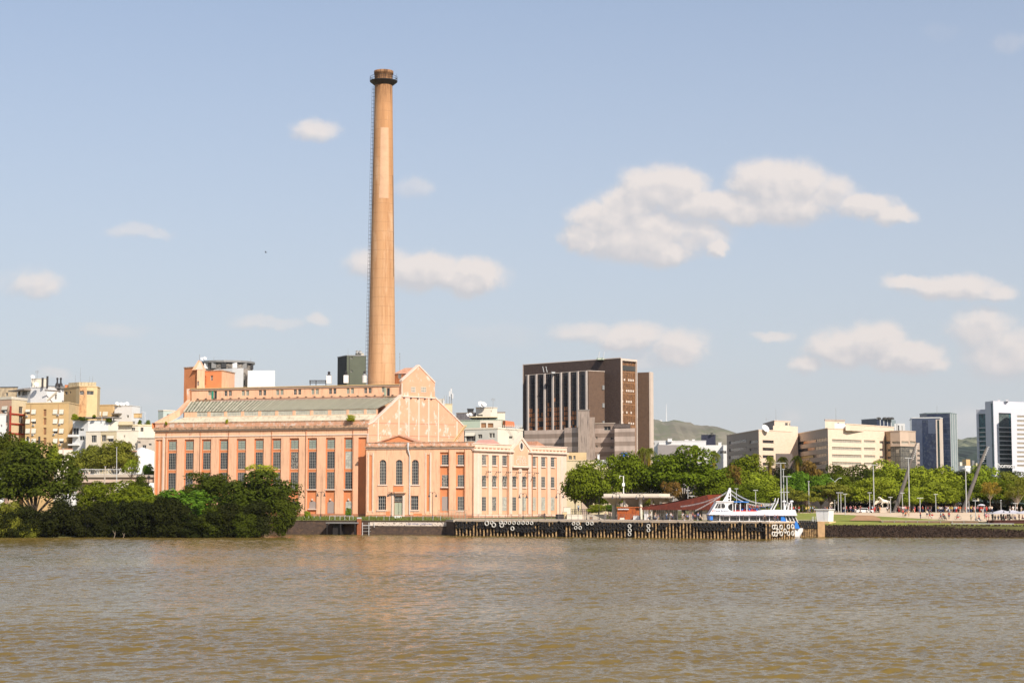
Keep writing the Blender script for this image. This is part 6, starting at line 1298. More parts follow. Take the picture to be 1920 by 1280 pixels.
# ------------------------------------------------------------------ elevated road
def eroad(x0, x1, ytop, ybot, Y, label, piers, rail=None):
    r = thing('elevated_road', label, 'elevated road', (X((x0+x1)/2, Y), Y, 4)); f = Fpx(x0, Y, x1, Y); zt1, zb1 = zr(f, ytop, x0+1), zr(f, ybot, x0+1); hgt = zt1-zb1
    mb = MB(); mb.box(f, -2, f.len+2, -.4, 9, zt1-.35*hgt, zt1, concrete_l); mb.box(f, -2, f.len+2, .3, 8, zb1, zt1-.35*hgt-.004, mat('pinkish_beam_concrete', (.58, .44, .34), .85, .1)); mb.build('deck', r)
    for x in piers: u = f.hit(x, 900)[0]; mb = MB(); mb.prism(f, [(u-1, 3), (u+1, 3), (u+1.4, zb1-1), (u+3, zb1-.003), (u-3, zb1-.003), (u-1.4, zb1-1)], 2, 6, mat('pinkish_beam_concrete', (.58, .44, .34))); mb.build('pillar', r)
    if rail:
        a, b = f.hit(rail[0], 885)[0], f.hit(rail[1], 885)[0]; zt2 = zr(f, rail[2], x0); mb = MB(); mb.box(f, a, b, -.2, -.1, zt2-.15, zt2, metal_l); mb.box(f, a, b, -.2, -.1, zt1+.1, zt1+.2, metal_l)
        n = int((b-a)/.45)
        for k in range(n+1): u = a+(b-a)*k/n; mb.box(f, u-.05, u+.05, -.19, -.11, zt1, zt2, metal_l if k % 7 == 0 else metal_g)
        mb.build('railing', r)
    return r
eroad(126, 289, 889, 904, 508, 'pinkish concrete elevated road with a white railing, behind the trees on the left', (150, 195, 255), (140, 236, 879))
eroad(1063, 1420, 922, 931, 480, 'pale concrete elevated road glimpsed behind the canopy and the rust-red pavilion', (1100, 1150, 1250, 1330))
T('round', 262, 895, 960, 50, 440, 'dark', 'dark green treetop under the iron posts left of the power station')
mb = MB(); f = Fpx(250, 500, 289, 500); 
for x in (258.5, 279): u = f.hit(x, 895)[0]; mb.box(f, u-.1, u+.1, -.1, .1, 4, zr(f, 889, 260), metal_d); mb.box(f, u-.4, u+.4, -.2, .2, zr(f, 896, 260), zr(f, 892, 260), metal_d)
mb.box(f, 0, f.len, -.15, .15, zr(f, 890, 260), zr(f, 888.5, 260), metal_d)
single('iron_frame', mb, tuple(at(268, 945, 500)), 'black iron frame beside the elevated road, left of the power station', 'frame')

# ------------------------------------------------------------------ quay walls and pier
qdark = mat('wet_dark_quay_wall', (.085, .055, .04), .85, .3, .8, .3, stain=(.16, .10, .06), stains=(.3, .5), stain_at=(.5, .65)); qpaint = mat('flaking_cream_paint', (.78, .66, .54), .85, .12, 1, .1, stain=(.14, .09, .06), stains=(.5, .9), stain_at=(.54, .60))
q = thing('quay_wall', 'old dark quay wall with flaking cream paint and faded blue lettering', 'quay wall', (X(700, 427), 427, 0))
FQ = Fpx(505, 434, 849, 419.5)
mb = MB(); mb.box(FQ, 0, FQ.len, 0, 1.2, -1.5, 3.34, qdark); mb.box(FQ, 0, FQ.hit(612, 990)[0], -.35, -.004, -1.5, 1.75, qdark); mb.build('wall', q)
mb = MB(); a = FQ.rect(694, 978.5, 838, 985.5); mb.box(FQ, a[0], a[1], -.12, -.003, a[2], a[3], qpaint); mb.build('painted_band', q)
mb = MB(); mb.box(FQ, -.1, FQ.len, -.15, 1.3, 3.345, 3.5, mat('mossy_coping', (.20, .17, .08), .95, .3, 1)); mb.build('coping', q)
text_mesh('CAIS USINA CAPITANIA', FQ, FQ.hit(786, 981)[0], -.13, zr(FQ, 983.3, 786), .62, mat('faded_blue_paint', (.16, .17, .33), .8, .15), 'lettering', q, .01)
q = thing('abutment', 'dark concrete block with pale top between old quay wall and pier', 'abutment', (X(846, 417), 417, 0))
mb = MB(); f = Fpx(840, 419.3, 854, 414.3); mb.box(f, 0, f.len, -.4, 3, -1.5, 3.2, qdark); mb.build('block', q); mb = MB(); mb.box(f, -.1, f.len, -.5, 3, 3.204, 3.72, concrete_l); mb.build('capping', q)
# steel landing
pf = thing('landing_stage', 'rusty steel landing platform on posts against the old quay wall', 'landing stage', (X(640, 425), 425, 0)); f = FQ.off(-3)
a = f.rect(611, 979, 667, 981); mb = MB(); mb.box(f, a[0], a[1], 0, 3, a[2], a[3]+.06, metal_g); mb.build('deck', pf)
for x in (612.5, 638, 665): u = f.hit(x, 990)[0]; mb = MB(); mb.box(f, u-.12, u+.12, .1, .35, -1.5, a[2], metal_d); mb.build('post', pf)
mb = MB(); u0, u1 = f.hit(621, 990)[0], f.hit(637, 990)[0]; mb.box(f, u0, u1, .9, 2.4, -1.5, a[2]-.3, metal_d); mb.build('fender_box', pf)
rl = thing('railing', 'white tubular railing above the rusty landing platform', 'railing', (X(640, 428), 428, 3.4))
mb = MB(); f = FQ.off(.3)
for x in (618, 628, 637.5, 646.5, 655.5, 662): u = f.hit(x, 972)[0]; mb.tube([f.p(u, 0, 3.3), f.p(u, 0, zr(f, 966.5, 640))], .05, metal_l, 5)
z = zr(f, 966.5, 640); mb.tube([f.p(f.hit(618, 970)[0], 0, z), f.p(f.hit(662, 970)[0], 0, z)], .05, metal_l, 5); mb.build('rails', rl)
mb = MB(); u = f.hit(672.3, 985, -3)[0] if False else FQ.off(-1.2).hit(672.3, 985)[0]; ff = FQ.off(-1.2); mb.box(ff, u-.42, u+.42, 0, .8, -1.2, zr(ff, 972, 672), mat('rust_orange_pile', (.38, .12, .05), .85, .2, 2)); mb.box(ff, u-.42, u+.42, -.02, .82, zr(ff, 971.9, 672), zr(ff, 969.5, 672), metal_l)
single('mooring_post', mb, (X(672, 426), 426, 0), 'rust-orange square mooring post with a white cap beside the white ladder', 'post')
ld = thing('dock_ladder', 'white steel dock ladder and hand frame beside the orange mooring post', 'ladder', (X(688, 426), 426, 0)); mb = MB(); f = FQ.off(-.5)
for x in (679.5, 691.5): u = f.hit(x, 985)[0]; mb.box(f, u-.07, u+.07, 0, .12, -.8, zr(f, 979, 685), metal_l)
for y in (985, 990, 996): u0, u1 = f.hit(679, 985)[0], f.hit(695, 985)[0]; mb.box(f, u0, u1, .01, .11, zr(f, y, 685), zr(f, y-1.3, 685), metal_l if y == 985 else metal_g)
u = f.hit(701.5, 985)[0]; mb.box(f, u-.06, u+.06, 0, .1, zr(f, 988, 700), zr(f, 979, 700), metal_l); mb.build('rails', ld)
mb = MB(); f = Fpx(700, 434, 780, 431.5); a = f.rect(740, 966, 753, 973.5); mb.box(f, a[0], a[1], -.2, -.1, a[2], a[3], white); mb.box(f, a[0]+.2, a[0]+.3, -.1, 0, a[2]-.5, a[2]+.1, metal_g); mb.box(f, a[1]-.3, a[1]-.2, -.1, 0, a[2]-.5, a[2]+.1, metal_g)
single('sign_board', mb, (X(746, 433), 433, 3.7), 'white board lying in the weeds in front of the green-grey door', 'board')
for x0, y0, x1, y1, lb in ((723.5, 958, 731, 967, 'rust-orange panel leaning at the left of the central door'), (775, 962, 791, 967.5, 'rust-orange railing panel right of the central door')):
    mb = MB(); f = Fpx(700, 440, 800, 437); a = f.rect(x0, y0, x1, y1); mb.box(f, a[0], a[1], 0, .12, a[2], a[3], orange); mb.box(f, a[0]+.1, a[0]+.2, -.05, -.003, 3.9, a[2]+.2, rust_tile); single('rusty_panel', mb, (X(x0, 439), 439, 4), lb, 'panel')
# pier
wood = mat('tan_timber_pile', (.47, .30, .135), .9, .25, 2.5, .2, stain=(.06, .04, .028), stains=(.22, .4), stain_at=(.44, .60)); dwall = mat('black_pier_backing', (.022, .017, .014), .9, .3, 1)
pier = thing('pier', 'long timber-piled pier with a pale kerb, hung with rows of tyres', 'pier', (X(1150, 392), 392, 0))
P1 = Fpx(853, 413.5, 1440, 372); P2 = Fpx(1440, 372, 1488.5, 378); PZ = 3.66
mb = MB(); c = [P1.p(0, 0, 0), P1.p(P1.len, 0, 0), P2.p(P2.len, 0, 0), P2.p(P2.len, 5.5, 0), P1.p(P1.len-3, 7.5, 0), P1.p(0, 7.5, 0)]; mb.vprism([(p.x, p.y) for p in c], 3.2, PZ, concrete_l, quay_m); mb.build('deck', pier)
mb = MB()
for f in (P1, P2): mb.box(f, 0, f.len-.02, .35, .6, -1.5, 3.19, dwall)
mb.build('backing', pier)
mb = MB()
for f in (P1, P2): mb.box(f, 0, f.len-.01, -.28, -.004, 3.36, PZ+.04, mat('pale_kerb', (.58, .46, .33), .85, .1, 1))
mb.build('kerb', pier)
NP = 88; rnd = random.Random(2); gaps = [(976, 984), (1049, 1057), (1176, 1185), (1424, 1436)]
def in_gap(px): return any(a < px < b for a, b in gaps)
piles = 0
for k in range(104):
    px = 856+k*6.45
    if px > 1439 or in_gap(px) or piles >= NP: continue
    u = P1.hit(px, 990)[0]; mb = MB(); j = rnd.uniform(-.05, .05); mb.tube([P1.p(u+j, -.08, -1.3), P1.p(u, -.08, 3.34)], [.20, .18], wood, 7); mb.build('pile', pier); piles += 1
for k in range(11): u = .3+k*(P2.len-.5)/10; mb = MB(); mb.tube([P2.p(u, -.08, -1.3), P2.p(u, -.08, 3.34)], [.2, .18], wood, 7); mb.build('pile', pier)
# tyres
def tyre_mesh(name, R0, r0, m, n=18, k=9):
    mb = MB(); V = []
    for i in range(n):
        a = 2*math.pi*i/n
        for j in range(k): b = 2*math.pi*j/k; V.append(((R0+r0*math.cos(b))*math.cos(a), r0*1.1*math.sin(b), (R0+r0*math.cos(b))*math.sin(a)))
    mb.v = V
    for i in range(n):
        for j in range(k): mb.f.append((i*k+j, ((i+1) % n)*k+j, ((i+1) % n)*k+(j+1) % k, i*k+(j+1) % k)); mb.mi.append(mb.idx(m))
    o = mb.build(name, smooth=True); me = o.data; bpy.data.objects.remove(o); return me
rub = mat('black_rubber', (.018, .015, .013), .8, .3, 3); wt = mat('white_painted_rubber', (.62, .59, .52), .75, .2, 3, stain=(.25, .2, .15), stains=(2, 2), stain_at=(.58, .7))
TB = tyre_mesh('black_tyre', .37, .15, rub, 14, 7); TW = tyre_mesh('white_tyre', .36, .11, wt)
def put_tyre(me, f, u, z, label, group, s=1.0, w=-.32, name='tyre', sx=1):
    o = bpy.data.objects.new(name, me); COL.objects.link(o); o.location = f.p(u, w, z); o.rotation_euler = (0, 0, math.atan2(f.d.y, f.d.x)); o.scale = (s*sx, 1, s); return tag(o, label, 'tyre', group)
nb_ = 0
for row, (z, off_, skip) in enumerate(((2.92, 0, .06), (2.1, .5, .16), (1.4, 0, .5))):
    for k in range(76):
        px = 857+(k+off_)*7.7
        if px > 1436 or rnd.random() < skip+(.18 if px > 1180 else 0)+(.55 if 1270 < px < 1300 or 1225 < px < 1240 else 0) or (row == 2 and px > 1200): continue
        u = P1.hit(px, 985)[0]; put_tyre(TB, P1, u, z+rnd.uniform(-.14, .1), 'black tyre in the rows hanging on the long pile wall of the pier', 'black tyres hung on the pier', rnd.uniform(.9, 1.12)); nb_ += 1
WT = [(913, 980.5, 1.45), (922.3, 979.6, 1.05), (926, 983.8, 1.4), (939.5, 979.3, 1.1), (941, 984, 1.4), (947.6, 979.6, 1), (955.5, 979.9, 1), (964, 979.9, 1), (972.7, 980, 1), (981, 980, 1), (989, 980, 1), (997, 980.3, 1), (961, 990.3, 1.2),
      (1075.6, 981, 1), (1084, 981, 1), (1079.7, 989, 1), (1088, 989, 1), (1101.7, 981, 1), (1110, 981, 1), (1180.6, 985.6, 1.05), (1181, 993.7, 1.05), (1216, 985.6, 1.05), (1216, 993.4, 1), (1180.6, 1001, 1)]
WL = ['large white tyre at the left end of the pier row', 'white tyre second from the left on the pier, partly behind a larger one', 'large white tyre hanging lower, third from the left', 'white tyre behind the second low-hanging large tyre', 'large white tyre hanging lower, under the right-hand pilaster of the door wing'] + [f'{n} from the left of seven evenly spaced white tyres on the pier' for n in ('first', 'second', 'third', 'fourth', 'fifth', 'sixth', 'seventh')] + ['single white tyre hanging low below the evenly spaced row', 'upper left white tyre of the four-tyre cluster below the right corner of the power station', 'upper right white tyre of the four-tyre cluster below the right corner of the power station', 'lower left white tyre of the four-tyre cluster below the right corner of the power station', 'lower right white tyre of the four-tyre cluster below the right corner of the power station', 'left white tyre of the lone pair under the tree', 'right white tyre of the lone pair under the tree', 'top white tyre of the column below the orange kiosk', 'middle white tyre of the column below the orange kiosk', 'top white tyre of the column below the left end of the rust-red roof', 'bottom white tyre of the column below the left end of the rust-red roof', 'bottom white tyre of the column below the orange kiosk, just above the water']
for (x, y, s), lb in zip(WT, WL): u, z = P1.hit(x, y, -.55); put_tyre(TW, P1, u, z, lb, 'white tyres hung on the pier' if 'evenly' in lb else None, s*.95, -.62)
for x, y in ((1450.3, 987.6), (1454.9, 987.4), (1464.4, 987.6), (1478, 987), (1486, 986.7), (1458.8, 995.2), (1471.6, 994.8), (1449.9, 1000.6), (1454.7, 1001), (1464.7, 1000), (1478.2, 999.7), (1486.3, 999.3)):
    u, z = P2.hit(x, y, -.5); row = 'top' if y < 990 else 'middle' if y < 997 else 'bottom'; side = 'far left' if x < 1452 else 'left' if x < 1460 else 'centre' if x < 1468 else 'right' if x < 1480 else 'far right'
    put_tyre(TW, P2, u, z, f'cream-white tyre on the pier end beside the ferry bow, {row} row, {side}', None, 1.18, -.5)
# short sheet-pile wall and pillar right of the ferry
q = thing('sheet_pile_wall', 'short timber sheet-pile wall with black tyres, right of the ferry bow', 'quay wall', (X(1515, 395), 395, 0)); f = Fpx(1490, 395, 1533, 395.3)
mb = MB(); mb.box(f, 0, f.len, 0, .6, -1.5, zr(f, 979, 1515), wood); mb.box(f, -.1, f.len, -.25, 3, zr(f, 979, 1515)+.003, zr(f, 978, 1515)+.1, concrete_l); mb.build('backing', q)
for k in range(13): u = .2+k*(f.len-.4)/12; mb = MB(); mb.tube([f.p(u, -.15, -1.3), f.p(u, -.15, zr(f, 979.5, 1515))], .13, wood, 6); mb.build('pile', q)
for r_, y in enumerate((981, 986.5)):
    for k in range(8): put_tyre(TB, f, f.hit(1500+k*4.4+r_*2, y)[0], zr(f, y, 1515), 'black tyre hung on the short wall right of the ferry bow', 'black tyres right of the ferry', .95)
q = thing('quay_pillar', 'tan concrete pillar between the short tyre-hung wall and the planted bank', 'pillar', (X(1539, 395), 395, 0)); f = Fpx(1532.5, 394.6, 1546, 394.6)
mb = MB(); mb.box(f, 0, f.len, 0, 3, -1.5, zr(f, 977.5, 1540), mat('tan_stained_concrete', (.50, .31, .15), .9, .15, .8, .2, stain=(.25, .15, .08), stain_at=(.5, .7))); mb.build('block', q)
# railing on the pier and quay
rl = thing('railing', 'thin grey post railing along the edge of the long pier', 'railing', (X(1150, 393), 393, PZ)); mr_ = mat('railing_grey', (.20, .17, .15), .6, .1)
for k in range(46):
    px = 872+k*12.4
    if px > 1438: break
    u = P1.hit(px, 970)[0]; mb = MB(); mb.tube([P1.p(u, .25, PZ), P1.p(u, .25, PZ+1.45)], .045, mr_, 5); mb.build('post', rl)
mb = MB(); u0 = P1.hit(872, 970)[0]
for z in (1.40, .95): mb.tube([P1.p(u0, .25, PZ+z), P1.p(P1.len, .25, PZ+z)], .022, mr_, 4)
mb.build('cable', rl)
rl = thing('railing', 'low white railing posts along the weedy old quay', 'railing', (X(750, 428), 428, 3.4)); f = FQ.off(.4)
for px in (571, 579, 589, 600, 692, 706, 720, 730, 771, 793, 812, 826): u = f.hit(px, 970)[0]; mb = MB(); mb.tube([f.p(u, 0, 3.35), f.p(u, 0, zr(f, 966.5, px))], .04, metal_l, 5); mb.build('post', rl)
mb = MB(); mb.tube([f.p(f.hit(692, 970)[0], 0, zr(f, 967.5, 692)), f.p(f.hit(826, 970)[0], 0, zr(f, 967.5, 826))], .02, metal_l, 4); mb.build('cable', rl)
rl = thing('fence', 'rusty green iron fence at the right end of the old quay', 'fence', (X(840, 424), 424, 3.6)); f = Fpx(821, 425, 876, 421)
mb = MB()
for k in range(30): u = f.len*k/29; mb.box(f, u-.03, u+.03, 0, .06, 3.6, 3.6+2.35, rust_tile if k % 3 else greydoor)
for z in (3.8, 5.0, 5.9): mb.box(f, 0, f.len, .07, .12, z, z+.09, greydoor)
mb.build('bars', rl)
# ------------------------------------------------------------------ ferry
fy = thing('ferry', 'white two-deck sightseeing ferry with a blue bow cover, moored behind the pier end', 'ferry', (X(1420, 386), 386, 0))
FE = Fpx(1326, 384.5, 1509.5, 384.5); YF = 384.5
def fu(x): return FE.hit(x, 950)[0]
def fz(y): return FE.hit(1420, y)[1]
def fp(x, y): return FE.hit(x, y)
hullw = mat('ferry_white_paint', (.78, .76, .74), .35, .03); hblue = mat('ferry_blue_paint', (.03, .20, .62), .4, .08); fred = mat('ferry_red_paint', (.50, .03, .03), .6, .1); fglass = mat('ferry_dark_glass', (.045, .045, .045), .15, .5, 1.5, stain=(.28, .26, .2), stains=(1, 1), stain_at=(.56, .62))
mb = MB(); st_ = [(1333, 2.2, 976.5), (1345, 2.7, 976.5), (1400, 2.85, 976.5), (1465, 2.85, 976.5), (1481, 2.6, 977.5), (1489, 2.2, 989.5), (1500, 1.3, 989.8), (1509, .15, 990)]
S = []
for x, hw, y in st_:
    u = fu(x); zt__ = fz(y); zk = -.35 if x < 1495 else (-.2 if x < 1505 else fz(997)); S.append([FE.p(u, 2.85-hw, zt__), FE.p(u-.1*(x > 1480), 2.85-hw*.93, .35 if x < 1505 else fz(996)), FE.p(u-(1.2 if x > 1500 else 0), 2.85-hw*.55, zk), FE.p(u-(1.2 if x > 1500 else 0), 2.85+hw*.55, zk), FE.p(u, 2.85+hw*.93, .35 if x < 1505 else fz(996)), FE.p(u, 2.85+hw, zt__)])
for a, b in zip(S[:-1], S[1:]):
    for k in range(5): mb.q([a[k], b[k], b[k+1], a[k+1]], hullw if k != 2 else metal_d)
    mb.q([a[5], b[5], b[0], a[0]], hullw)
mb.q(S[0], hullw); mb.q(S[-1], hullw); mb.build('hull', fy)
mb = MB(); mb.prism(FE, [fp(1480.5, 990.5), fp(1482, 978), fp(1489, 976.5), fp(1495.5, 977), (fu(1500), fz(990.5))], .6, 5.1, hblue); mb.build('bow_cover', fy); mb = MB(); mb.prism(FE, [fp(1464.5, 978), fp(1464.5, 967), fp(1470, 967), fp(1475, 978)], .15, 5.2, hblue); mb.build('blue_panel', fy); mb = MB(); mb.prism(FE, [fp(1331, 974.5), fp(1331, 966.5), fp(1337, 966.5), fp(1337, 974.5)], .3, 5.2, hblue); mb.build('blue_panel', fy)
mb = MB(); mb.box(FE, fu(1333), fu(1466), .7, 5, fz(977), fz(966), fglass); mb.prism(FE, [fp(1475, 978), fp(1472, 967), fp(1491, 967), fp(1496, 978)], .7, 5, fglass); mb.build('cabin_glass', fy)
mb = MB()
for x in (1350, 1368, 1387, 1405, 1424.5, 1443): mb.box(FE, fu(x)-.07, fu(x)+.07, .5, .69, fz(977), fz(966), hullw)
for x in (1368, 1405): mb.box(FE, fu(x-9), fu(x+1), .5, .68, fz(967), fz(966), hullw)
for x0, x1 in ((1477, 1473.5), (1484, 1479.5), (1491, 1485.5), (1496.5, 1491.5)): mb.prism(FE, [fp(x0-.9, 978), fp(x0+.5, 978), fp(x1+.5, 967), fp(x1-.9, 967)], .45, .69, hullw)
mb.box(FE, fu(1334), fu(1480), .25, .69, fz(979), fz(976), hullw); mb.build('window_frames', fy)
mb = MB(); mb.prism(FE, [fp(1328.5, 964.2), fp(1332, 961), fp(1380, 958.3), fp(1416, 958.3), fp(1424, 957), fp(1432, 955.2), fp(1491, 955.2), fp(1494.8, 966.3), fp(1400, 966.3), fp(1350, 964.8)], -.1, 5.8, hullw)
mb.box(FE, fu(1350), fu(1494), -.16, -.105, fz(966.4), fz(965.4), mat('lilac_painted_shadow', (.42, .38, .46), .6, .05)); mb.build('upper_deck', fy)  # shadow line under the deck edge, painted as a lilac strip
mb = MB(); mb.prism(FE, [fp(1331, 962.5), fp(1344.3, 940.8), fp(1375.5, 940.8), fp(1375.5, 943), fp(1370.5, 943.8), fp(1366, 947), fp(1365.3, 951.5), fp(1368, 955.5), fp(1373, 958), fp(1376.5, 958.6), fp(1376.5, 962.5)], .3, 5.4, hullw); br = mb.build('bridge', fy)
mb = MB()
for pl_ in ([(1340.6, 952), (1345.3, 943.3), (1348.3, 943.3), (1344.3, 952)], [(1345.3, 952), (1349.4, 943.3), (1351.4, 943.3), (1351.4, 952)], [(1353, 943.3), (1357, 943.3), (1359.6, 946), (1360, 950), (1358.5, 952), (1353, 952)]): mb.prism(FE, [fp(*p) for p in pl_], .22, .298, fglass)
mb.build('bridge_window', br)
mb = MB(); mb.prism(FE, [fp(1335.5, 958.5), fp(1337.5, 954.3), fp(1338, 956.5), fp(1336.8, 958.8)], .24, .296, fred); mb.build('red_emblem', br)
text_mesh('Cisne Branco', FE, fu(1352.5), .26, fz(959.2), .60, mat('grey_blue_lettering', (.12, .14, .22), .7, .05), 'lettering', br, .01)
mb = MB(); mb.box(FE, fu(1365.3), fu(1376), 1.5, 4.8, fz(958), fz(944), fglass); mb.build('bridge_door', br)
mb = MB(); mb.box(FE, fu(1343), fu(1376), .1, 5.6, fz(940.8), fz(938.8), hullw); mb.prism(FE, [fp(1376, 941), fp(1376, 939.3), fp(1406, 939.6), fp(1402.5, 941.4)], .1, 5.6, hblue); mb.build('sun_roof', fy)
for x in (1374.6, 1379.5, 1388.6, 1401): mb = MB(); mb.box(FE, fu(x)-.08, fu(x)+.08, .5, .66, fz(958), fz(941), hullw); mb.build('roof_post', fy)
mb = MB(); mb.prism(FE, [fp(1358, 938.8), fp(1365, 927), fp(1369.5, 914), fp(1372.8, 913.8), fp(1373.3, 922), fp(1369.5, 924), fp(1368, 931), fp(1368, 938.8)], 2.4, 3.2, hullw)
mb.box(FE, fu(1371.8), fu(1373.2), 2.6, 3.0, fz(938.8), fz(921), hullw)
for y in (925, 930, 936): mb.box(FE, fu(1368), fu(1373), 2.7, 2.9, fz(y), fz(y)+.16, hullw)
for k in range(6): mb.box(FE, fu(1373.4), fu(1374.1), 2.7, 2.9, fz(922+k*2.8), fz(920.6+k*2.8), hullw)
mb.box(FE, fu(1367.8), fu(1369.2), 2.4, 3.1, fz(917.5), fz(915.5), fglass); mb.build('mast', fy)
for p, q_, r_ in (((1450, 955.5), (1458.5, 941), (1460.5, 933)), ((1477.5, 955.5), (1480.5, 944), (1484.5, 940.5))):
    mb = MB(); 
    for w_ in (.4, 4.9): mb.prism(FE, [fp(p[0]-.8, p[1]), fp(p[0]+2.2, p[1]), fp(q_[0]+1, q_[1]), fp(r_[0]+.4, r_[1]), fp(r_[0]-.6, r_[1]), fp(q_[0]-1, q_[1])], w_, w_+.35, hullw)
    mb.box(FE, fu(q_[0])-.1, fu(q_[0])+.1, .7, 4.95, fz(q_[1]), fz(q_[1])+.2, hullw)
    for k in range(4): mb.tube([FE.p(fu(p[0]+1+(q_[0]-p[0])*k/4), .3, fz(p[1]+(q_[1]-p[1])*k/4)), FE.p(fu(p[0]+2.5+(q_[0]-p[0])*k/4), .3, fz(p[1]+(q_[1]-p[1])*k/4)+.1)], .05, metal_g, 4)
    mb.build('arch', fy)
mb = MB(); mb.box(FE, fu(1376), fu(1420), .55, .7, fz(958.3), fz(956.3), fred); mb.box(FE, fu(1376), fu(1420), 5, 5.2, fz(958.3), fz(955.3), fred)
for k in range(7): mb.box(FE, fu(1392+k*4.5), fu(1394.5+k*4.5), 1.2, 4.6, fz(958.3), fz(953.6), fred if k % 3 else hblue)
mb.build('benches', fy)
mb = MB()
for x in (1472, 1486): mb.lathe(tuple(FE.p(fu(x), 1.2, fz(955))), [(.14, 0), (.14, 1.6), (.45, 1.7), (.3, 2.0)], hullw, 8)
mb.build('deck_lamp', fy)
# bunting
def bunting(pts, n, label):
    mb = MB(); pts = [Vector(p) for p in pts]; P = []
    for k in range(n+1):
        t = k/n; p = pts[0].lerp(pts[1], t); p.z -= 4*t*(1-t)*pts[2].x; P.append(p)
    mb.tube(P[::2] if len(P) > 4 else P, .02, metal_g, 4)
    cols_ = [white, white, white, metal_l]
    for k in range(n):
        p, q_ = P[k], P[k+1]; m_ = (p+q_)/2; d = (q_-p)*.36; mb.q([m_-d, m_+d, m_+d*.2+Vector((0, .02, -.34)), m_-d*.2+Vector((0, .02, -.34))], cols_[k % 4])
    single('bunting', mb, tuple(P[0]), label, 'bunting')
top = FE.p(fu(1372), 2.4, fz(916))
bunting([top, at(1303, 956, 392), (.25, 0, 0)], 40, 'string of white pennants from the ferry mast down across the rust-red roof to the left')
bunting([top+Vector((0, .3, -.4)), at(1276, 948, 398), (.6, 0, 0)], 46, 'second, higher string of white pennants from the ferry mast over the rust-red roof')
bunting([top+Vector((.2, 0, -.2)), FE.p(fu(1455), 1.0, fz(942)), (1.1, 0, 0)], 52, 'upper string of white pennants from the ferry mast back to the stern arch')
bunting([top+Vector((.2, .2, -1.0)), FE.p(fu(1453), 4, fz(944)), (1.2, 0, 0)], 50, 'lower string of white pennants from the ferry mast back to the stern arch')

# ------------------------------------------------------------------ pavilion with rust-red roof
rustm = mat('rust_red_steel', (.115, .020, .008), .75, .22, .7, .1, stain=(.19, .035, .012), stains=(.3, .15), stain_at=(.5, .65)); rustm2 = mat('brighter_rust_steel', (.24, .045, .014), .7, .2, .8); rustl = mat('orange_rusty_steel', (.48, .13, .03), .7, .2, .8, .1, stain=(.28, .06, .02), stains=(.4, .3), stain_at=(.5, .62))
pv = thing('pavilion', 'riverside pavilion with a rust-red wedge-shaped roof on white posts, left of the ferry', 'pavilion', (X(1280, 404), 404, 3.75)); FV = Fpx(1203, 404.5, 1353, 398.5)
def vp(x, y, w=0): return FV.hit(x, y, w)
mb = MB(); mb.prism(FV, [vp(1203.5, 955.3), vp(1203.5, 950.8), vp(1228, 947.5), vp(1260, 942), vp(1290, 936), vp(1326, 927.3), vp(1333, 955.6)], 0, .3, rustm); mb.prism(FV, [vp(1326, 927.3), vp(1353, 926.2), vp(1342, 955.8), vp(1333, 955.6)], .01, .31, rustm2)
a, b_, c = vp(1203.5, 950.8), vp(1326, 927.3), vp(1353, 926.2)
mb.q([FV.p(a[0], .3, a[1]), FV.p(b_[0], .3, b_[1]), FV.p(b_[0], 7, b_[1]-.6), FV.p(a[0], 7, a[1]-.1)], rustm); mb.q([FV.p(b_[0], .3, b_[1]), FV.p(c[0], .3, c[1]), FV.p(c[0], 7, c[1]-.6), FV.p(b_[0], 7, b_[1]-.6)], rustm)
z = vp(1260, 955.4)[1]; mb.box(FV, vp(1204, 955)[0], vp(1342, 955)[0], .31, 7, z, z+.15, offwhite); mb.box(FV, vp(1204, 955)[0], vp(1342, 955)[0], 7, 7.2, z, z+1.2, rustm); mb.build('roof', pv)
for x in (1207.5, 1212, 1293.5, 1319, 1352): mb = MB(); u = vp(x, 965)[0]; r = .22 if x < 1290 else .42; mb.box(FV, u-r, u+r, .8, .8+2*r, 3.7, z, concrete_l if x > 1290 else white); mb.build('post', pv)
mb = MB(); gl = mat('pavilion_glazing', (.16, .15, .12), .2, .4, 1.2, stain=(.42, .40, .33), stains=(1.2, .5), stain_at=(.5, .58)); mb.box(FV, vp(1214, 960)[0], vp(1262, 960)[0], 4.6, 4.7, 3.7, z, gl); mb.box(FV, vp(1292, 960)[0], vp(1340, 960)[0], 4.6, 4.7, 3.7, z, gl)
for k in range(20): u = vp(1214, 960)[0]+k*.62*1.6; mb.box(FV, u-.04, u+.04, 4.5, 4.59, 3.7, z, white)
mb.build('glass_wall', pv)
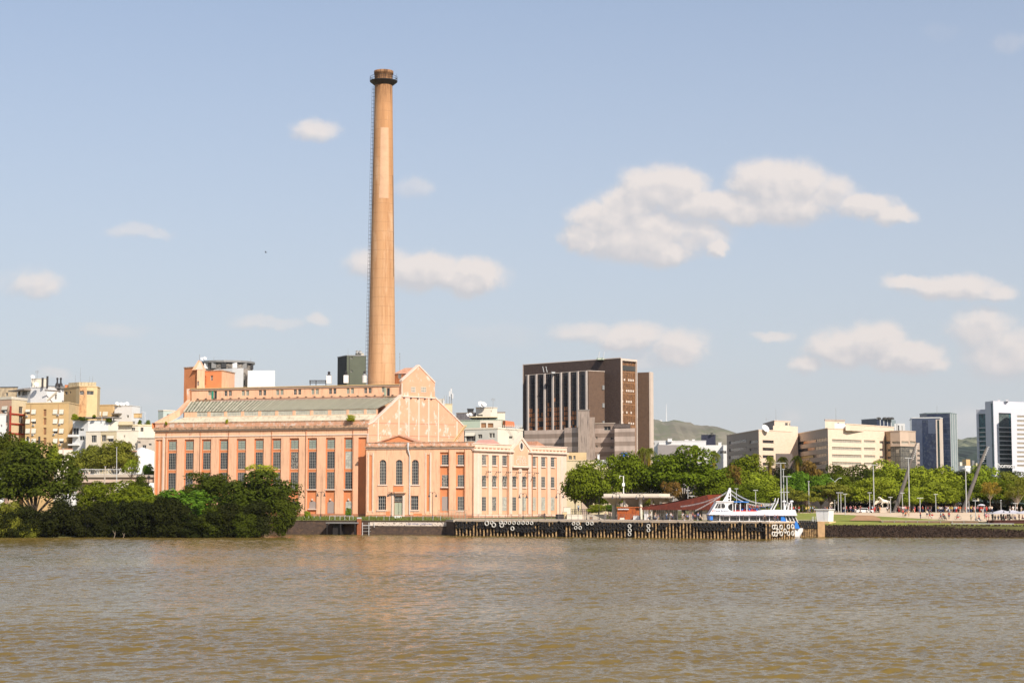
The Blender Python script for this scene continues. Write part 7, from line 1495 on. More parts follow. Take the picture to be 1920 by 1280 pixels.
# flat canopy with inverted cone supports
cn = thing('canopy', 'flat pale concrete canopy on funnel-shaped supports and round columns', 'canopy', (X(1185, 418), 418, 3.9)); FC = Fpx(1132, 420, 1236, 415)
mb = MB(); zc1_, zc2_ = zr(FC, 925, 1185), zr(FC, 932.8, 1185); mb.box(FC, 0, FC.len, 0, 9, zc2_+.35, zc1_, offwhite); mb.box(FC, -.3, FC.len+.5, -.4, 9.3, zc2_, zc2_+.346, concrete_l); mb.build('roof_slab', cn)
def funnel(x, half, y1, m_): 
    c_ = FC.p(FC.hit(x, 940)[0], 4.5, 0); zb_ = zr(FC, y1, x); mb = MB(); W_ = half*418/FPX; top_ = [(c_.x+dx*W_, c_.y+dy*3.8, zc2_-.01) for dx, dy in ((-1, -1), (1, -1), (1, 1), (-1, 1))]; bot = [(c_.x+dx*W_*.22, c_.y+dy*.6, zb_) for dx, dy in ((-1, -1), (1, -1), (1, 1), (-1, 1))]
    for k in range(4): mb.q([top_[k], top_[(k+1) % 4], bot[(k+1) % 4], bot[k]], m_)
    mb.q(bot, m_); mb.tube([(c_.x, c_.y, 3.7), (c_.x, c_.y, zb_+.2)], .5, m_, 10); mb.build('funnel', cn)
fm_ = mat('grey_funnel_concrete', (.34, .27, .23), .85, .12)
funnel(1180, 26, 953, fm_); funnel(1140, 18, 946, concrete_l); funnel(1223, 14, 946, fm_)
for x, r in ((1168.3, .22), (1198.5, .42), (1215, .28), (1231.5, .3)): mb = MB(); c_ = FC.p(FC.hit(x, 950)[0], 1.2 if x < 1205 else 3, 0); mb.tube([(c_.x, c_.y, 3.7), (c_.x, c_.y, zc2_-.01)], r, offwhite, 10); mb.build('column', cn)
mb = MB(); 
for x in (1182, 1218): u = FC.hit(x, 925)[0]; mb.tube([FC.p(u, 1, zc1_), FC.p(u, 1, zc1_+1.1)], .06, metal_d, 5)
mb.build('roof_pipe', cn)
k_ = thing('kiosk', 'orange-brown corrugated steel kiosk under the flat canopy', 'kiosk', (X(1175, 411), 411, 3.8)); FK = Fpx(1157, 411.5, 1191, 410); a = FK.rect(1157, 951.5, 1191, 973.8)
mb = MB(); mb.box(FK, a[0], a[1], 0, 3.5, 3.7, a[3], rustl)
n = 22
for i in range(n): u = a[0]+(a[1]-a[0])*(i+.3)/n; mb.box(FK, u, u+.09, -.06, -.002, 3.8, a[3]-.1, rustl)
mb.build('body', k_); mb = MB(); mb.box(FK, a[0]-.1, a[1]+.6, -.15, 3.6, a[3]+.003, a[3]+.22, rustl); mb.build('roof', k_)
mb = MB(); mb.box(FK, a[0]+.3, a[0]+2.9, -.4, -.1, a[3]-.45, a[3]-.2, metal_l); mb.build('shutter_box', k_)
mb = MB(); f = Fpx(1187, 409, 1199, 408.5); a = f.rect(1187, 966.5, 1198.5, 974); mb.box(f, a[0], a[1], 0, 1, 3.7, a[3], white); mb.box(f, a[0]-.05, a[1]+.05, -.06, 1.05, a[3]+.003, a[3]+.06, metal_l)
for q_ in range(5): u = a[0]+(a[1]-a[0])*q_/5; mb.box(f, u+.04, u+.07, -.02, -.002, 3.75, a[3]-.1, metal_g)
single('service_counter', mb, (X(1193, 409), 409, 3.7), 'white slatted counter at the right end of the orange kiosk', 'counter')
mb = MB(); f = Fpx(1161, 408.5, 1171, 408); a = f.rect(1161.5, 970, 1170, 974.3); mb.prism(f, [(a[0], 3.72), (a[1], 3.72), (a[1]-.1, a[3]), (a[0]+.15, a[3])], 0, .6, offwhite)
single('concrete_planter', mb, (X(1166, 408), 408, 3.7), 'small cream concrete block in front of the orange kiosk', 'block')
mb = MB(); f = Fpx(1104, 409, 1112, 408.5); a = f.rect(1105, 968, 1111.5, 973.3); mb.box(f, a[0], a[1], 0, .06, a[2], a[3], metal_g); mb.box(f, a[0]+.12, a[1]-.12, -.02, -.003, a[2]+.12, a[3]-.12, dkbrown)
for u in (a[0]+.05, a[1]-.1): mb.box(f, u, u+.06, .01, .05, 3.7, a[2], metal_g)
single('notice_board', mb, (X(1108, 409), 409, 3.7), 'small brown notice board on the quay railing below the dense tree', 'sign')
# low walls beside the power station corner
for x0, x1, y0, y1, m_, lb, Yw in ((1057, 1070, 951, 965.5, offwhite, 'cream box-shaped wall at the right corner of the power station', 430), (1055, 1063, 960, 973, ochre_l, 'low ochre plinth at the foot of the power station corner', 424), (1063, 1092, 964.5, 974, offwhite, 'low cream retaining wall running right from the power station corner', 423), (1092, 1135, 965, 973.5, concrete_l, 'low pale retaining wall below the grass slope', 424)):
    f = Fpx(x0, Yw, x1, Yw); a = f.rect(x0, y0, x1, y1); mb = MB(); mb.box(f, a[0], a[1], 0, 2.5, 3.6, a[3], m_); mb.box(f, a[0]-.05, a[1]+.05, -.06, 2.5, a[3]+.003, a[3]+.1, concrete_l); single('low_wall', mb, (X((x0+x1)/2, Yw), Yw, 3.6), lb, 'wall')
mb = MB(); f = Fpx(1070, 440, 1110, 440)
for y in (955, 958, 961): mb.box(f, 0, f.len, 0, .08, zr(f, y, 1090), zr(f, y, 1090)+.12, metal_d)
for q_ in range(12): u = f.len*q_/11; mb.box(f, u-.05, u+.05, -.05, -.003, 4, zr(f, 954, 1090), metal_d)
single('railing', mb, (X(1090, 440), 440, 4), 'black iron railing at the foot of the tree right of the power station', 'railing')
# quay equipment
mb = MB(); c_ = at(1049.7, 973.5, 420); 
for k in range(8): a_ = k*math.pi/4; mb.box(F(c_.x+.95*math.cos(a_), c_.y+.95*math.sin(a_), -math.sin(a_), math.cos(a_)), -.38, .38, -.05, .05, c_.z, c_.z+1.15, metal_d)
mb.lathe((c_.x, c_.y, c_.z+1.15), [(1.05, 0), (1.05, .1), (.6, .12)], metal_d, 8); single('tree_grate_bin', mb, tuple(c_), 'dark round planter box at the foot of the rightmost lamp before the park', 'planter')

# ------------------------------------------------------------------ lamps
def quay_lamp(px, ytop, ybase, Y, label, arms=(-1, 1)):
    b = at(px, ybase, Y); H = at(px, ytop, Y).z-b.z; r = thing('street_lamp', label, 'street lamp', tuple(b), 'black twin-arm lamps on the quay')
    mb = MB(); mb.lathe(tuple(b), [(.16, 0), (.14, .8), (.07, .9), (.06, H-.35), (.1, H-.3), (.05, H)], metal_d, 8); mb.build('pole', r)
    for s in arms:
        mb = MB(); P = [Vector((b.x, b.y, b.z+H-.9))]+[Vector((b.x+s*(.42-.42*math.cos(t)), b.y, b.z+H-.5+.45*math.sin(t))) for t in np.linspace(.1, math.pi, 8)]; mb.tube(P, .04, metal_d, 5); a_ = mb.build('arm', r)
        mb = MB(); mb.lathe((b.x+s*.84, b.y, b.z+H-1.18), [(.30, 0), (.27, .1), (.13, .42), (.06, .72)], metal_d, 10); mb.build('lamp_shade', a_)
for px, yt, yb, Y_, lb, arms in ((601.5, 921, 971, 434, 'black quay lamp in front of the arched shutters, leftmost of the row', (1, -1)), (733.5, 921.5, 972, 432, 'black twin lamp left of the central green-grey door', (-1, 1)), (811, 922, 973, 428, 'black twin lamp in front of the two-column window wing', (-1, 1)), (980.8, 924, 974, 418, 'black twin lamp under the lettered gable of the right front', (-1, 1)), (1049.8, 924, 974, 420, 'black twin lamp at the right corner of the power station', (-1, 1)), (1155.5, 925, 974.5, 410, 'black twin lamp at the left end of the orange kiosk', (-1, 1)), (1200, 926, 975, 409, 'black twin lamp at the thick canopy column', (-1, 1))): quay_lamp(px, yt, yb, Y_, lb, arms)
for px, yt, yb, Y_, lb in ((1123.5, 930, 973.5, 410, 'plain thin black pole on the quay below the dense tree'), (1099.7, 958, 974, 410, 'short thin black pole on the quay near the notice board')):
    mb = MB(); pole(mb, px, yb, yt, Y_, .07, metal_d, 6, .05); mb.lathe(tuple(at(px, yb, Y_)), [(.14, 0), (.14, .3), (.07, .34)], metal_d, 8); single('pole', mb, tuple(at(px, yb, Y_)), lb, 'pole')
lampm = mat('lamp_post_grey', (.44, .44, .42), .6, .06)
def t_lamp(px, ytop, ybase, Y, label, w=2.0, r=.12, name='street_lamp', m_=None):
    b = at(px, ybase, Y); zt_ = at(px, ytop, Y).z; m_ = m_ or lampm; R_ = thing(name, label, 'street lamp', tuple(b), 'pale lamp posts on the promenade'); mb = MB(); mb.tube([(b.x, b.y, b.z), (b.x, b.y, zt_)], [r, r*.7], m_, 7); mb.build('pole', R_)
    mb = MB(); f = F(b.x, b.y, 1, 0); mb.prism(f, [(-w/2, zt_+.02), (w/2, zt_+.02), (w/2, zt_+.18), (-w/2, zt_+.18)], -.25, .25, m_); mb.build('lamp_head', R_)
PL = [(1565.2, 938, 958, 440, 'low lamp post just right of the white booth', .3), (1572, 924, 960, 436, 'first of two close lamp posts right of the white booth', 1.0), (1577, 924, 960, 438, 'second of two close lamp posts right of the white booth', 1.0), (1585, 926.5, 965, 424, 'lamp post standing on the lawn behind the dirt patch', 1.0), (1631, 924, 961.5, 432, 'short lamp post left of the tall one near the white car', 1.0), (1670, 932.5, 963, 428, 'short lamp post at the foot of the first leaning mast', 1.0), (1692.5, 924.5, 961, 433, 'short lamp post just right of the first leaning mast', 1.0), (1725.5, 934, 961.5, 430, 'short lamp post with a wide head in the middle of the crowd', 1.5), (1755, 927, 961.5, 431, 'stout square lamp post between the leaning masts', .9), (1817, 928.5, 959, 438, 'dark slim lamp post right of the second leaning mast', .6), (1829.5, 939, 977, 407, 'lamp post on the lower sandy promenade', 1.3), (1877, 938, 957, 436, 'plain post left of the grey parasols', .3), (1904, 944, 958, 436, 'small lamp post behind the grey parasols', 1.2),
      (1290, 919.5, 940, 420, 'grey lamp post sticking up behind the rust-red roof', .9), (1297.5, 930, 940, 416, 'small funnel-headed lamp above the rust-red roof', 1.2), (1381, 916.5, 945, 410, 'lamp post behind the blue sun roof of the ferry', .8), (1417, 919.5, 955, 405, 'lamp post with a white box behind the ferry passengers', 1.1), (1262.5, 932, 950, 425, 'short lamp stub above the middle of the rust-red roof', .3), (1471, 923, 954, 410, 'lamp with a double plate head behind the ferry stern', 2.2)]
for px, yt, yb, Y_, lb, w_ in PL: t_lamp(px, yt, yb, Y_, lb, w_, .11 if w_ > .5 else .09)
for px, yt, yb, Y_, w_, lb in ((1465, 868.5, 958, 434, 2.6, 'tallest white floodlight mast, behind the ferry stern'), (1469.8, 880, 958, 440, .6, 'slim mast just right of the tallest floodlight mast'), (1476, 893.5, 950, 438, 2.2, 'shorter T-shaped floodlight mast behind the ferry stern'), (1639, 872, 961, 434, 2.2, 'tall T-shaped floodlight mast left of the first leaning mast'), (1705.3, 859, 961.5, 433, 1.8, 'tall white floodlight mast right of the first leaning mast'), (1812.3, 878.5, 961, 432, 1.6, 'tall white floodlight mast left of the second leaning mast'), (1517, 903, 958, 440, .5, 'tall plain white mast behind the people on the lawn')): t_lamp(px, yt, yb, Y_, lb, w_, .16, 'floodlight_mast')
r_ = thing('street_lamp', 'white cranked lamp post with a square box, behind the flat canopy', 'street lamp', tuple(at(1169, 930, 428))); mb = MB(); a = at(1169, 940, 428); b_ = at(1169, 892, 428); mb.tube([(a.x, a.y, a.z-4), b_, (b_.x-.95, b_.y, b_.z), (b_.x-.95, b_.y, b_.z-.5)], .12, white, 6); mb.build('pole', r_); mb = MB(); c_ = at(1169, 911, 427.7); mb.box(F(c_.x-.32, c_.y, 1, 0), 0, .64, -.2, .1, c_.z, c_.z+.75, white); mb.build('box', r_)
for px, lb, yb, yt, Y_ in ((1565.5, 'grey double-arm road lamp with curved arms behind the olive trees', 930, 903, 500),):
    r_ = thing('street_lamp', lb, 'street lamp', tuple(at(px, yb, Y_))); mb = MB(); a = at(px, yb, Y_); b_ = at(px, yt, Y_); mb.tube([(a.x, a.y, 4), (b_.x, b_.y, b_.z)], [.14, .1], metal_l, 6); mb.build('pole', r_)
    for s in (-1, 1): mb = MB(); P = [Vector((b_.x+s*1.5*t, b_.y, b_.z+1.1*math.sin(t*1.5)*1.0)) for t in np.linspace(0, 1, 6)]; mb.tube(P, .08, metal_l, 5); mb.box(F(b_.x+s*1.5-.3, b_.y, 1, 0), 0, .7, -.15, .15, b_.z+1.05, b_.z+1.2, metal_l); mb.build('arm', r_)
for px, x2, yb, yt, Y_, lb in ((218.8, 218.8, 915, 838, 495, 'tall thin white pole in front of the right olive tree on the left'), (118, 118.5, 880, 840, 460, 'pale concrete pole right of the big domed tree'), (195, 197.5, 925, 874, 470, 'weathered leaning concrete pole in front of the elevated road')):
    mb = MB(); mb.tube([at(px, yb, Y_), at(x2, yt, Y_)], [.24 if px != 218.8 else .12, .13 if px != 218.8 else .08], concrete_l if px != 218.8 else metal_l, 7); z = at(x2, yt, Y_); mb.box(F(z.x-.3, z.y, 1, 0), 0, .6, -.1, .1, z.z-.1, z.z+.06, metal_g); single('utility_pole', mb, tuple(at(px, yb, Y_)), lb, 'pole')
# leaning masts
mast_m = mat('grey_steel_mast', (.15, .13, .11), .6, .2, 1, metal=.2)
for pts, lb in (([(1677, 959.5), (1686, 934), (1698, 898), (1708, 862), (1714, 842), (1719, 829)], 'thick grey steel mast leaning right, the left one of two on the promenade'), ([(1804, 959.5), (1814, 935), (1827, 900), (1839, 866), (1846, 848), (1851, 836)], 'thick grey steel mast leaning right, the right one of two near the parasols')):
    b = at(*pts[0], 437); R_ = thing('leaning_mast', lb, 'mast', tuple(b), 'leaning steel masts on the promenade'); mb = MB(); P = [at(x, y, 437) for x, y in pts]; mb.tube(P, [.48, .50, .46, .36, .26, .12], mast_m, 10); mb.build('shaft', R_)
    mb = MB(); d = (P[-1]-P[3]).normalized(); s = Vector((.30, -.1, 0))
    for k in range(8): p = P[3].lerp(P[-1], k/8)+s*.8; mb.tube([p-s*.1, p+s*1.6+Vector((0, 0, .35))], .07, white, 5)
    mb.build('light_bars', R_)
    mb = MB(); mb.lathe(tuple(b-Vector((0, 0, .1))), [(.9, 0), (.9, .25), (.6, .3)], concrete, 12); mb.build('footing', R_)

# ------------------------------------------------------------------ lawn edge furniture
bt = thing('booth', 'white concrete booth with an overhanging flat roof, on the grass right of the ferry', 'booth', (X(1542, 400), 400, 3.3)); f = Fpx(1529, 401, 1554.5, 399)
a = f.rect(1529, 955.5, 1554.5, 977); mb = MB(); mb.prism(f, [(a[0]+.35, a[2]), (a[1]-.25, a[2]), (a[1]-.05, a[3]), (a[0]+.1, a[3])], 0, 2.6, white); mb.box(f, (a[0]+a[1])*.62, (a[0]+a[1])*.62+.06, -.02, -.003, a[2]+.2, a[3], metal_g); mb.build('body', bt)
mb = MB(); mb.box(f, a[0]-.15, a[1]+.15, -.25, 2.8, a[3]+.003, a[3]+.2, white); mb.build('roof', bt); mb = MB(); mb.box(f, a[0]-.05, a[1]+.2, -.3, 3, a[2]-.5, a[2]-.003, ochre_l); mb.build('base', bt)
rl = thing('railing', 'white posts around the booth and short quay wall', 'railing', (X(1540, 397), 397, 3.4)); f = Fpx(1520, 397.5, 1560, 396.5)
for px in (1523, 1525.5, 1529.5, 1532, 1543, 1552): u = f.hit(px, 975)[0]; mb = MB(); z0 = zr(f, 977.5, 1540); mb.tube([f.p(u, 0, z0), f.p(u, 0, z0+1.15)], .05, metal_l, 5); mb.build('post', rl)
lg = mat('weathered_timber_edge', (.20, .12, .07), .85, .2, 1); lt = mat('pale_concrete_top', (.60, .50, .38), .85, .08)
for x0, x1, y0, y1, Y0_, m1, lb in ((1651, 1834, 976, 979.5, 402, lg, 'long low concrete bench ledge across the lawn'), (1783, 1900, 981.5, 984.5, 398, metal_g, 'grey boardwalk ledge below the long bench ledge'), (1904, 1990, 985.5, 988, 395.5, metal_g, 'short grey ledge low at the right edge of the photo')):
    f = Fpx(x0, Y0_, x1, Y0_-1); a = f.rect(x0, y0, x1, y1); mb = MB(); mb.box(f, 0, f.len, 0, 1.4, a[2]-.25, a[3], m1); mb.box(f, -.05, f.len+.05, -.06, 1.45, a[3]+.003, a[3]+.08, lt if m1 is lg else metal_l)
    for k in range(int(f.len/2.6)): mb.box(f, k*2.6+.3, k*2.6+.42, -.5, -.4, a[2]-.4, a[3]+(.1 if m1 is lg else .25), metal_g)
    single('bench_ledge', mb, (X(x0, Y0_), Y0_, a[2]), lb, 'bench')
f = Fpx(1853, 401, 1990, 398); a = f.rect(1853, 975, 1990, 984.5); mb = MB(); mb.box(f, a[0], a[1], 0, 5, a[2]-.8, a[3]-.1, mat('dark_maroon_steel', (.07, .018, .012), .7, .15)); mb.box(f, a[0]-.05, a[1], -.08, 5, a[3]-.097, a[3], rustm); single('terrace_box', mb, (X(1900, 400), 400, 2.8), 'dark maroon steel terrace wall at the right edge, under the grey parasols', 'terrace'); terz = a[3]
cloth_g = mat('grey_parasol_cloth', (.50, .48, .50), .8, .06)
for cx_, w_, lb in ((1878, 56, 'large square grey parasol with a low pointed top, left one at the right edge'), (1899, 50, 'grey parasol overlapping behind the left one'), (1926, 52, 'grey parasol cut off by the right edge of the photo')):
    Yp = 402 if cx_ != 1899 else 404.5; c_ = at(cx_, 961.5, Yp); W_ = w_/2*Yp/FPX; zt_ = at(cx_, 955.3, Yp).z; R_ = thing('parasol', lb, 'parasol', (c_.x, c_.y, terz), 'grey parasols on the terrace'); mb = MB(); n = 8
    rim = [Vector((c_.x+W_*1.0*(1 if abs(math.cos(t)) > .3 else .98)*math.copysign(abs(math.cos(t))**.6, math.cos(t)), c_.y+2.1*math.copysign(abs(math.sin(t))**.6, math.sin(t)), c_.z)) for t in np.linspace(0, 2*math.pi, 16, endpoint=False)]; mid = [Vector((c_.x, c_.y, zt_)).lerp(p, .5)+Vector((0, 0, -.06)) for p in rim]
    for k in range(16): mb.q([rim[k], rim[(k+1) % 16], mid[(k+1) % 16], mid[k]], cloth_g); mb.q([mid[k], mid[(k+1) % 16], Vector((c_.x, c_.y, zt_))], cloth_g); mb.q([rim[k], rim[(k+1) % 16], rim[(k+1) % 16]-Vector((0, 0, .18)), rim[k]-Vector((0, 0, .18))], cloth_g)
    mb.build('canopy', R_); mb = MB(); mb.tube([(c_.x, c_.y, terz), (c_.x, c_.y, zt_)], .09, white, 6); mb.build('pole', R_)
for x in (1862, 1882.5, 1893.5): mb = MB(); c_ = at(x, 976, 400.5); mb.tube([(c_.x, c_.y, terz), (c_.x, c_.y, terz+2.1)], .12, metal_d, 6); mb.box(F(c_.x-.35, c_.y, 1, 0), 0, .7, -.35, .35, terz+.003, terz+.06, metal_d); single('terrace_post', mb, (c_.x, c_.y, terz), f'dark post under the parasols, {"leftmost" if x < 1870 else "middle" if x < 1890 else "rightmost"} of three', 'post')
# white horse-like statue on a plinth and the parked car
mb = MB(); c_ = at(1657, 959, 440); f = F(c_.x-1.6, c_.y, 1, 0); mb.box(f, .6, 3.2, -.8, .8, c_.z-.2, c_.z+1.1, concrete_l); sv_ = single('statue_plinth', mb, tuple(c_), 'pale stone plinth under the cream statue left of the first leaning mast', 'plinth')
def skin_mesh(name, J, E, m, sub=1):
    """one continuous surface grown around a skeleton; J: name -> (x, y, z, rx, ry)"""
    ks = list(J); me = bpy.data.meshes.new(name); me.from_pydata([J[k][:3] for k in ks], [(ks.index(a), ks.index(b)) for a, b in E], []); o = bpy.data.objects.new(name, me); COL.objects.link(o)
    o.modifiers.new('s', 'SKIN'); me = o.data
    for i, k in enumerate(ks): me.skin_vertices[0].data[i].radius = (J[k][3], J[k][4] if len(J[k]) > 4 else J[k][3])
    me.skin_vertices[0].data[0].use_root = True
    if sub: q = o.modifiers.new('u', 'SUBSURF'); q.levels = sub; q.render_levels = sub
    bpy.context.view_layer.update(); r = bpy.data.meshes.new_from_object(o.evaluated_get(bpy.context.evaluated_depsgraph_get())); bpy.data.objects.remove(o); r.materials.clear(); r.materials.append(m)
    r.polygons.foreach_set('use_smooth', [True]*len(r.polygons)); r.name = name; return r
sm_ = skin_mesh('horse_statue', {'c': (0, 0, 1.5, .42), 'b': (.9, 0, 1.5, .45), 'n': (-.6, 0, 2.1, .26), 'h': (-1.0, 0, 2.55, .18), 'm': (-1.4, 0, 2.35, .1), 'f1': (-.2, .25, .8, .13), 'f2': (-.25, .25, .05, .1), 'f3': (-.5, -.25, 1.0, .13), 'f4': (-.75, -.25, .6, .09), 'r1': (1.1, .25, .8, .15), 'r2': (1.15, .25, .05, .1), 'r3': (1.15, -.25, .8, .15), 'r4': (1.0, -.25, .05, .1), 't': (1.45, 0, 1.5, .12), 't2': (1.6, 0, .8, .07)},
   [('c', 'b'), ('c', 'n'), ('n', 'h'), ('h', 'm'), ('c', 'f1'), ('f1', 'f2'), ('c', 'f3'), ('f3', 'f4'), ('b', 'r1'), ('r1', 'r2'), ('b', 'r3'), ('r3', 'r4'), ('b', 't'), ('t', 't2')], offwhite)
o = bpy.data.objects.new('statue', sm_); COL.objects.link(o); o.location = (c_.x, c_.y, c_.z+1.08); o.scale = (1, 1, 1.0); tag(o, 'cream animal-shaped statue on a plinth, left of the first leaning mast', 'statue')
car = thing('parked_car', 'small white car parked on the promenade among the people', 'car', tuple(at(1622, 962.5, 436))); c_ = at(1622, 962.5, 436); f = F(c_.x-2.1, c_.y, 1, 0); mb = MB(); z = c_.z
mb.prism(f, [(0, z+.35), (4.2, z+.35), (4.2, z+.75), (3.9, z+.9), (3.1, z+.95), (2.5, z+1.42), (1.0, z+1.45), (.35, z+.95), (0, z+.85)], -.8, .8, white); mb.build('body', car)
mb = MB(); mb.prism(f, [(.75, z+.95), (2.85, z+.95), (2.42, z+1.35), (1.05, z+1.37)], -.815, .815, glassd); mb.build('window', car)
for u in (.8, 3.4): mb = MB(); mb.prism(f, [(u+.32*math.cos(t), z+.32+.32*math.sin(t)) for t in np.linspace(0, 2*math.pi, 12, endpoint=False)], -.84, .84, rub); mb.build('wheel', car)

# ------------------------------------------------------------------ people
skin = mat('skin', (.42, .23, .15), .7, .1); skin_d = mat('darker_skin', (.20, .10, .06), .7, .1); hairm = mat('dark_hair', (.025, .016, .012), .8, .1)
def pose_joints(kind):
    J = {'pel': (0, 0, .95, .135, .10), 'wst': (0, 0, 1.10, .12, .085), 'che': (0, 0, 1.32, .155, .10), 'nck': (0, -.01, 1.49, .055), 'hd1': (0, -.02, 1.58, .075, .09), 'hd2': (0, -.015, 1.68, .082, .095), 'hd3': (0, 0, 1.75, .055)}
    for s, n in ((-1, 'l'), (1, 'r')):
        if kind == 'stand': L_ = [(s*.09, 0, .88, .085), (s*.10, -.01, .50, .06), (s*.10, .02, .10, .04), (s*.11, -.14, .03, .035)]; A_ = [(s*.19, 0, 1.42, .055), (s*.25, .02, 1.14, .042), (s*.25, -.06, .90, .03)]
        elif kind == 'walk': L_ = [(s*.09, 0, .88, .085), (s*.10, -.17*s-.03, .52, .06), (s*.10, -.36*s+.10, .12, .04), (s*.10, -.36*s-.04, .05, .035)]; A_ = [(s*.19, 0, 1.42, .055), (s*.24, .12*s, 1.15, .042), (s*.23, .20*s-.10, .93, .03)]
        else: L_ = [(s*.09, 0, .52, .085), (s*.12, -.42, .52, .062), (s*.12, -.44, .10, .04), (s*.12, -.58, .04, .035)]; A_ = [(s*.19, 0, 1.0, .055), (s*.23, -.06, .74, .042), (s*.15, -.28, .66, .03)]
        for k, v in zip(('hip', 'kne', 'ank', 'toe'), L_): J[n+k] = v
        for k, v in zip(('sho', 'elb', 'wri'), A_): J[n+k] = v
        w = A_[2]; J[n+'pal'] = (w[0], w[1]-.03, w[2]-.08, .024)
    if kind == 'sit':
        for k in ('pel', 'wst', 'che', 'nck', 'hd1', 'hd2', 'hd3'): v = list(J[k]); v[2] -= .42; J[k] = tuple(v)
    return J
EB = [('pel', 'wst'), ('wst', 'che'), ('che', 'nck'), ('nck', 'hd1'), ('hd1', 'hd2'), ('hd2', 'hd3')]+[(a, n+b) if i == 0 else (n+a, n+b) for n in 'lr' for i, (a, b) in enumerate((('pel', 'hip'), ('hip', 'kne'), ('kne', 'ank'), ('ank', 'toe')))]+[(a, n+b) if i == 0 else (n+a, n+b) for n in 'lr' for i, (a, b) in enumerate((('che', 'sho'), ('sho', 'elb'), ('elb', 'wri'), ('wri', 'pal')))]
def add_hands_face(me, J):
    """five separate curled fingers on each palm, nose and ears, joined into the body mesh"""
    mb = MB(); m = me.materials[0]
    for n, s in (('l', -1), ('r', 1)):
        p = Vector(J[n+'pal'][:3])
        for k, (dx, L_) in enumerate(((-.028, .062), (-.010, .075), (.009, .070), (.027, .055))): a = p+Vector((0, dx, -.02)); mb.tube([a, a+Vector((-s*.012, -.004, -L_*.5)), a+Vector((-s*.03, -.004, -L_*.85))], [.010, .009, .006], m, 5)
        a = p+Vector((-s*.01, -.028, .015)); mb.tube([a, a+Vector((-s*.02, -.03, -.025)), a+Vector((-s*.03, -.035, -.05))], [.012, .010, .007], m, 5)
    h = Vector(J['hd2'][:3]); mb.prism(F(h.x-.0, h.y, 1, 0), [(-.015, h.z-.055), (.015, h.z-.055), (0, h.z-.005)], -.115, -.07, m)
    for s in (-1, 1): mb.box(F(h.x, h.y, 1, 0), s*.083-.01, s*.083+.01, -.02, .02, h.z-.045, h.z+.015, m)
    mb.box(F(h.x, h.y, 1, 0), -.025, .025, -.098, -.085, h.z-.085, h.z-.075, dkbrown)
    for s in (-1, 1): mb.box(F(h.x, h.y, 1, 0), s*.032-.012, s*.032+.012, -.099, -.085, h.z-.012, h.z+.002, hairm)
    bm = bmesh.new(); bm.from_mesh(me); t = mb.build('tmp'); 
    for mm in t.data.materials:
        if mm.name not in [x.name for x in me.materials]: me.materials.append(mm)
    idx = [[x.name for x in me.materials].index(mm.name) for mm in t.data.materials]
    for p in t.data.polygons: p.material_index = idx[p.material_index] if p.material_index < len(idx) else 0
    bm.from_mesh(t.data); bm.to_mesh(me); bm.free(); bpy.data.objects.remove(t)
BODY = {}
clothm = mat('cloth_white', (.70, .68, .64), .9, .08)
for kd in ('stand', 'walk', 'sit'):
    J = pose_joints(kd); body = skin_mesh('body', J, EB, skin); add_hands_face(body, J)
    def sub_(keys, k, rng=None): return {a: (*J[a][:3], J[a][3]*k+.012, (J[a][4] if len(J[a]) > 4 else J[a][3])*k+.012) for a in keys}
    S_ = sub_(['wst', 'pel', 'che', 'lsho', 'rsho', 'lelb', 'relb'], 1.1); 
    for n in 'lr': a, b_ = Vector(J[n+'sho'][:3]), Vector(J[n+'elb'][:3]); q_ = a.lerp(b_, .85); S_[n+'elb'] = (*q_, .062, .062)
    shirt = skin_mesh('shirt', S_, [('pel', 'wst'), ('wst', 'che'), ('che', 'lsho'), ('che', 'rsho'), ('lsho', 'lelb'), ('rsho', 'relb')], clothm)
    T_ = sub_(['pel', 'lhip', 'rhip', 'lkne', 'rkne', 'lank', 'rank'], 1.15); trousers = skin_mesh('trousers', T_, [(a, b_) for a, b_ in (('pel', 'lhip'), ('pel', 'rhip'), ('lhip', 'lkne'), ('rhip', 'rkne'), ('lkne', 'lank'), ('rkne', 'rank'))], clothm)
    T2 = dict(T_); 
    for n in 'lr': a, b_ = Vector(J[n+'hip'][:3]), Vector(J[n+'kne'][:3]); q_ = a.lerp(b_, .9); T2[n+'kne'] = (*q_, .085, .085); T2.pop(n+'ank')
    shorts = skin_mesh('shorts', T2, [('pel', 'lhip'), ('pel', 'rhip'), ('lhip', 'lkne'), ('rhip', 'rkne')], clothm)
    h = J['hd2']; hm_ = skin_mesh('hair', {'a': (h[0], h[1]+.03, h[2]-.02, .088, .075), 'b': (h[0], h[1]+.02, h[2]+.06, .09, .085)}, [('a', 'b')], hairm)
    BODY[kd] = (body, shirt, trousers, shorts, hm_)
CC = {'white': (.75, .73, .70), 'red': (.55, .03, .025), 'black': (.02, .02, .022), 'navy': (.03, .045, .12), 'light blue': (.30, .48, .60), 'pink': (.65, .28, .33), 'orange': (.65, .20, .04), 'grey': (.22, .21, .20), 'yellow': (.65, .50, .10), 'beige': (.55, .42, .28), 'blue': (.05, .14, .42), 'green': (.06, .22, .10), 'maroon': (.20, .02, .03), 'denim': (.07, .10, .18), 'cream': (.68, .60, .45)}
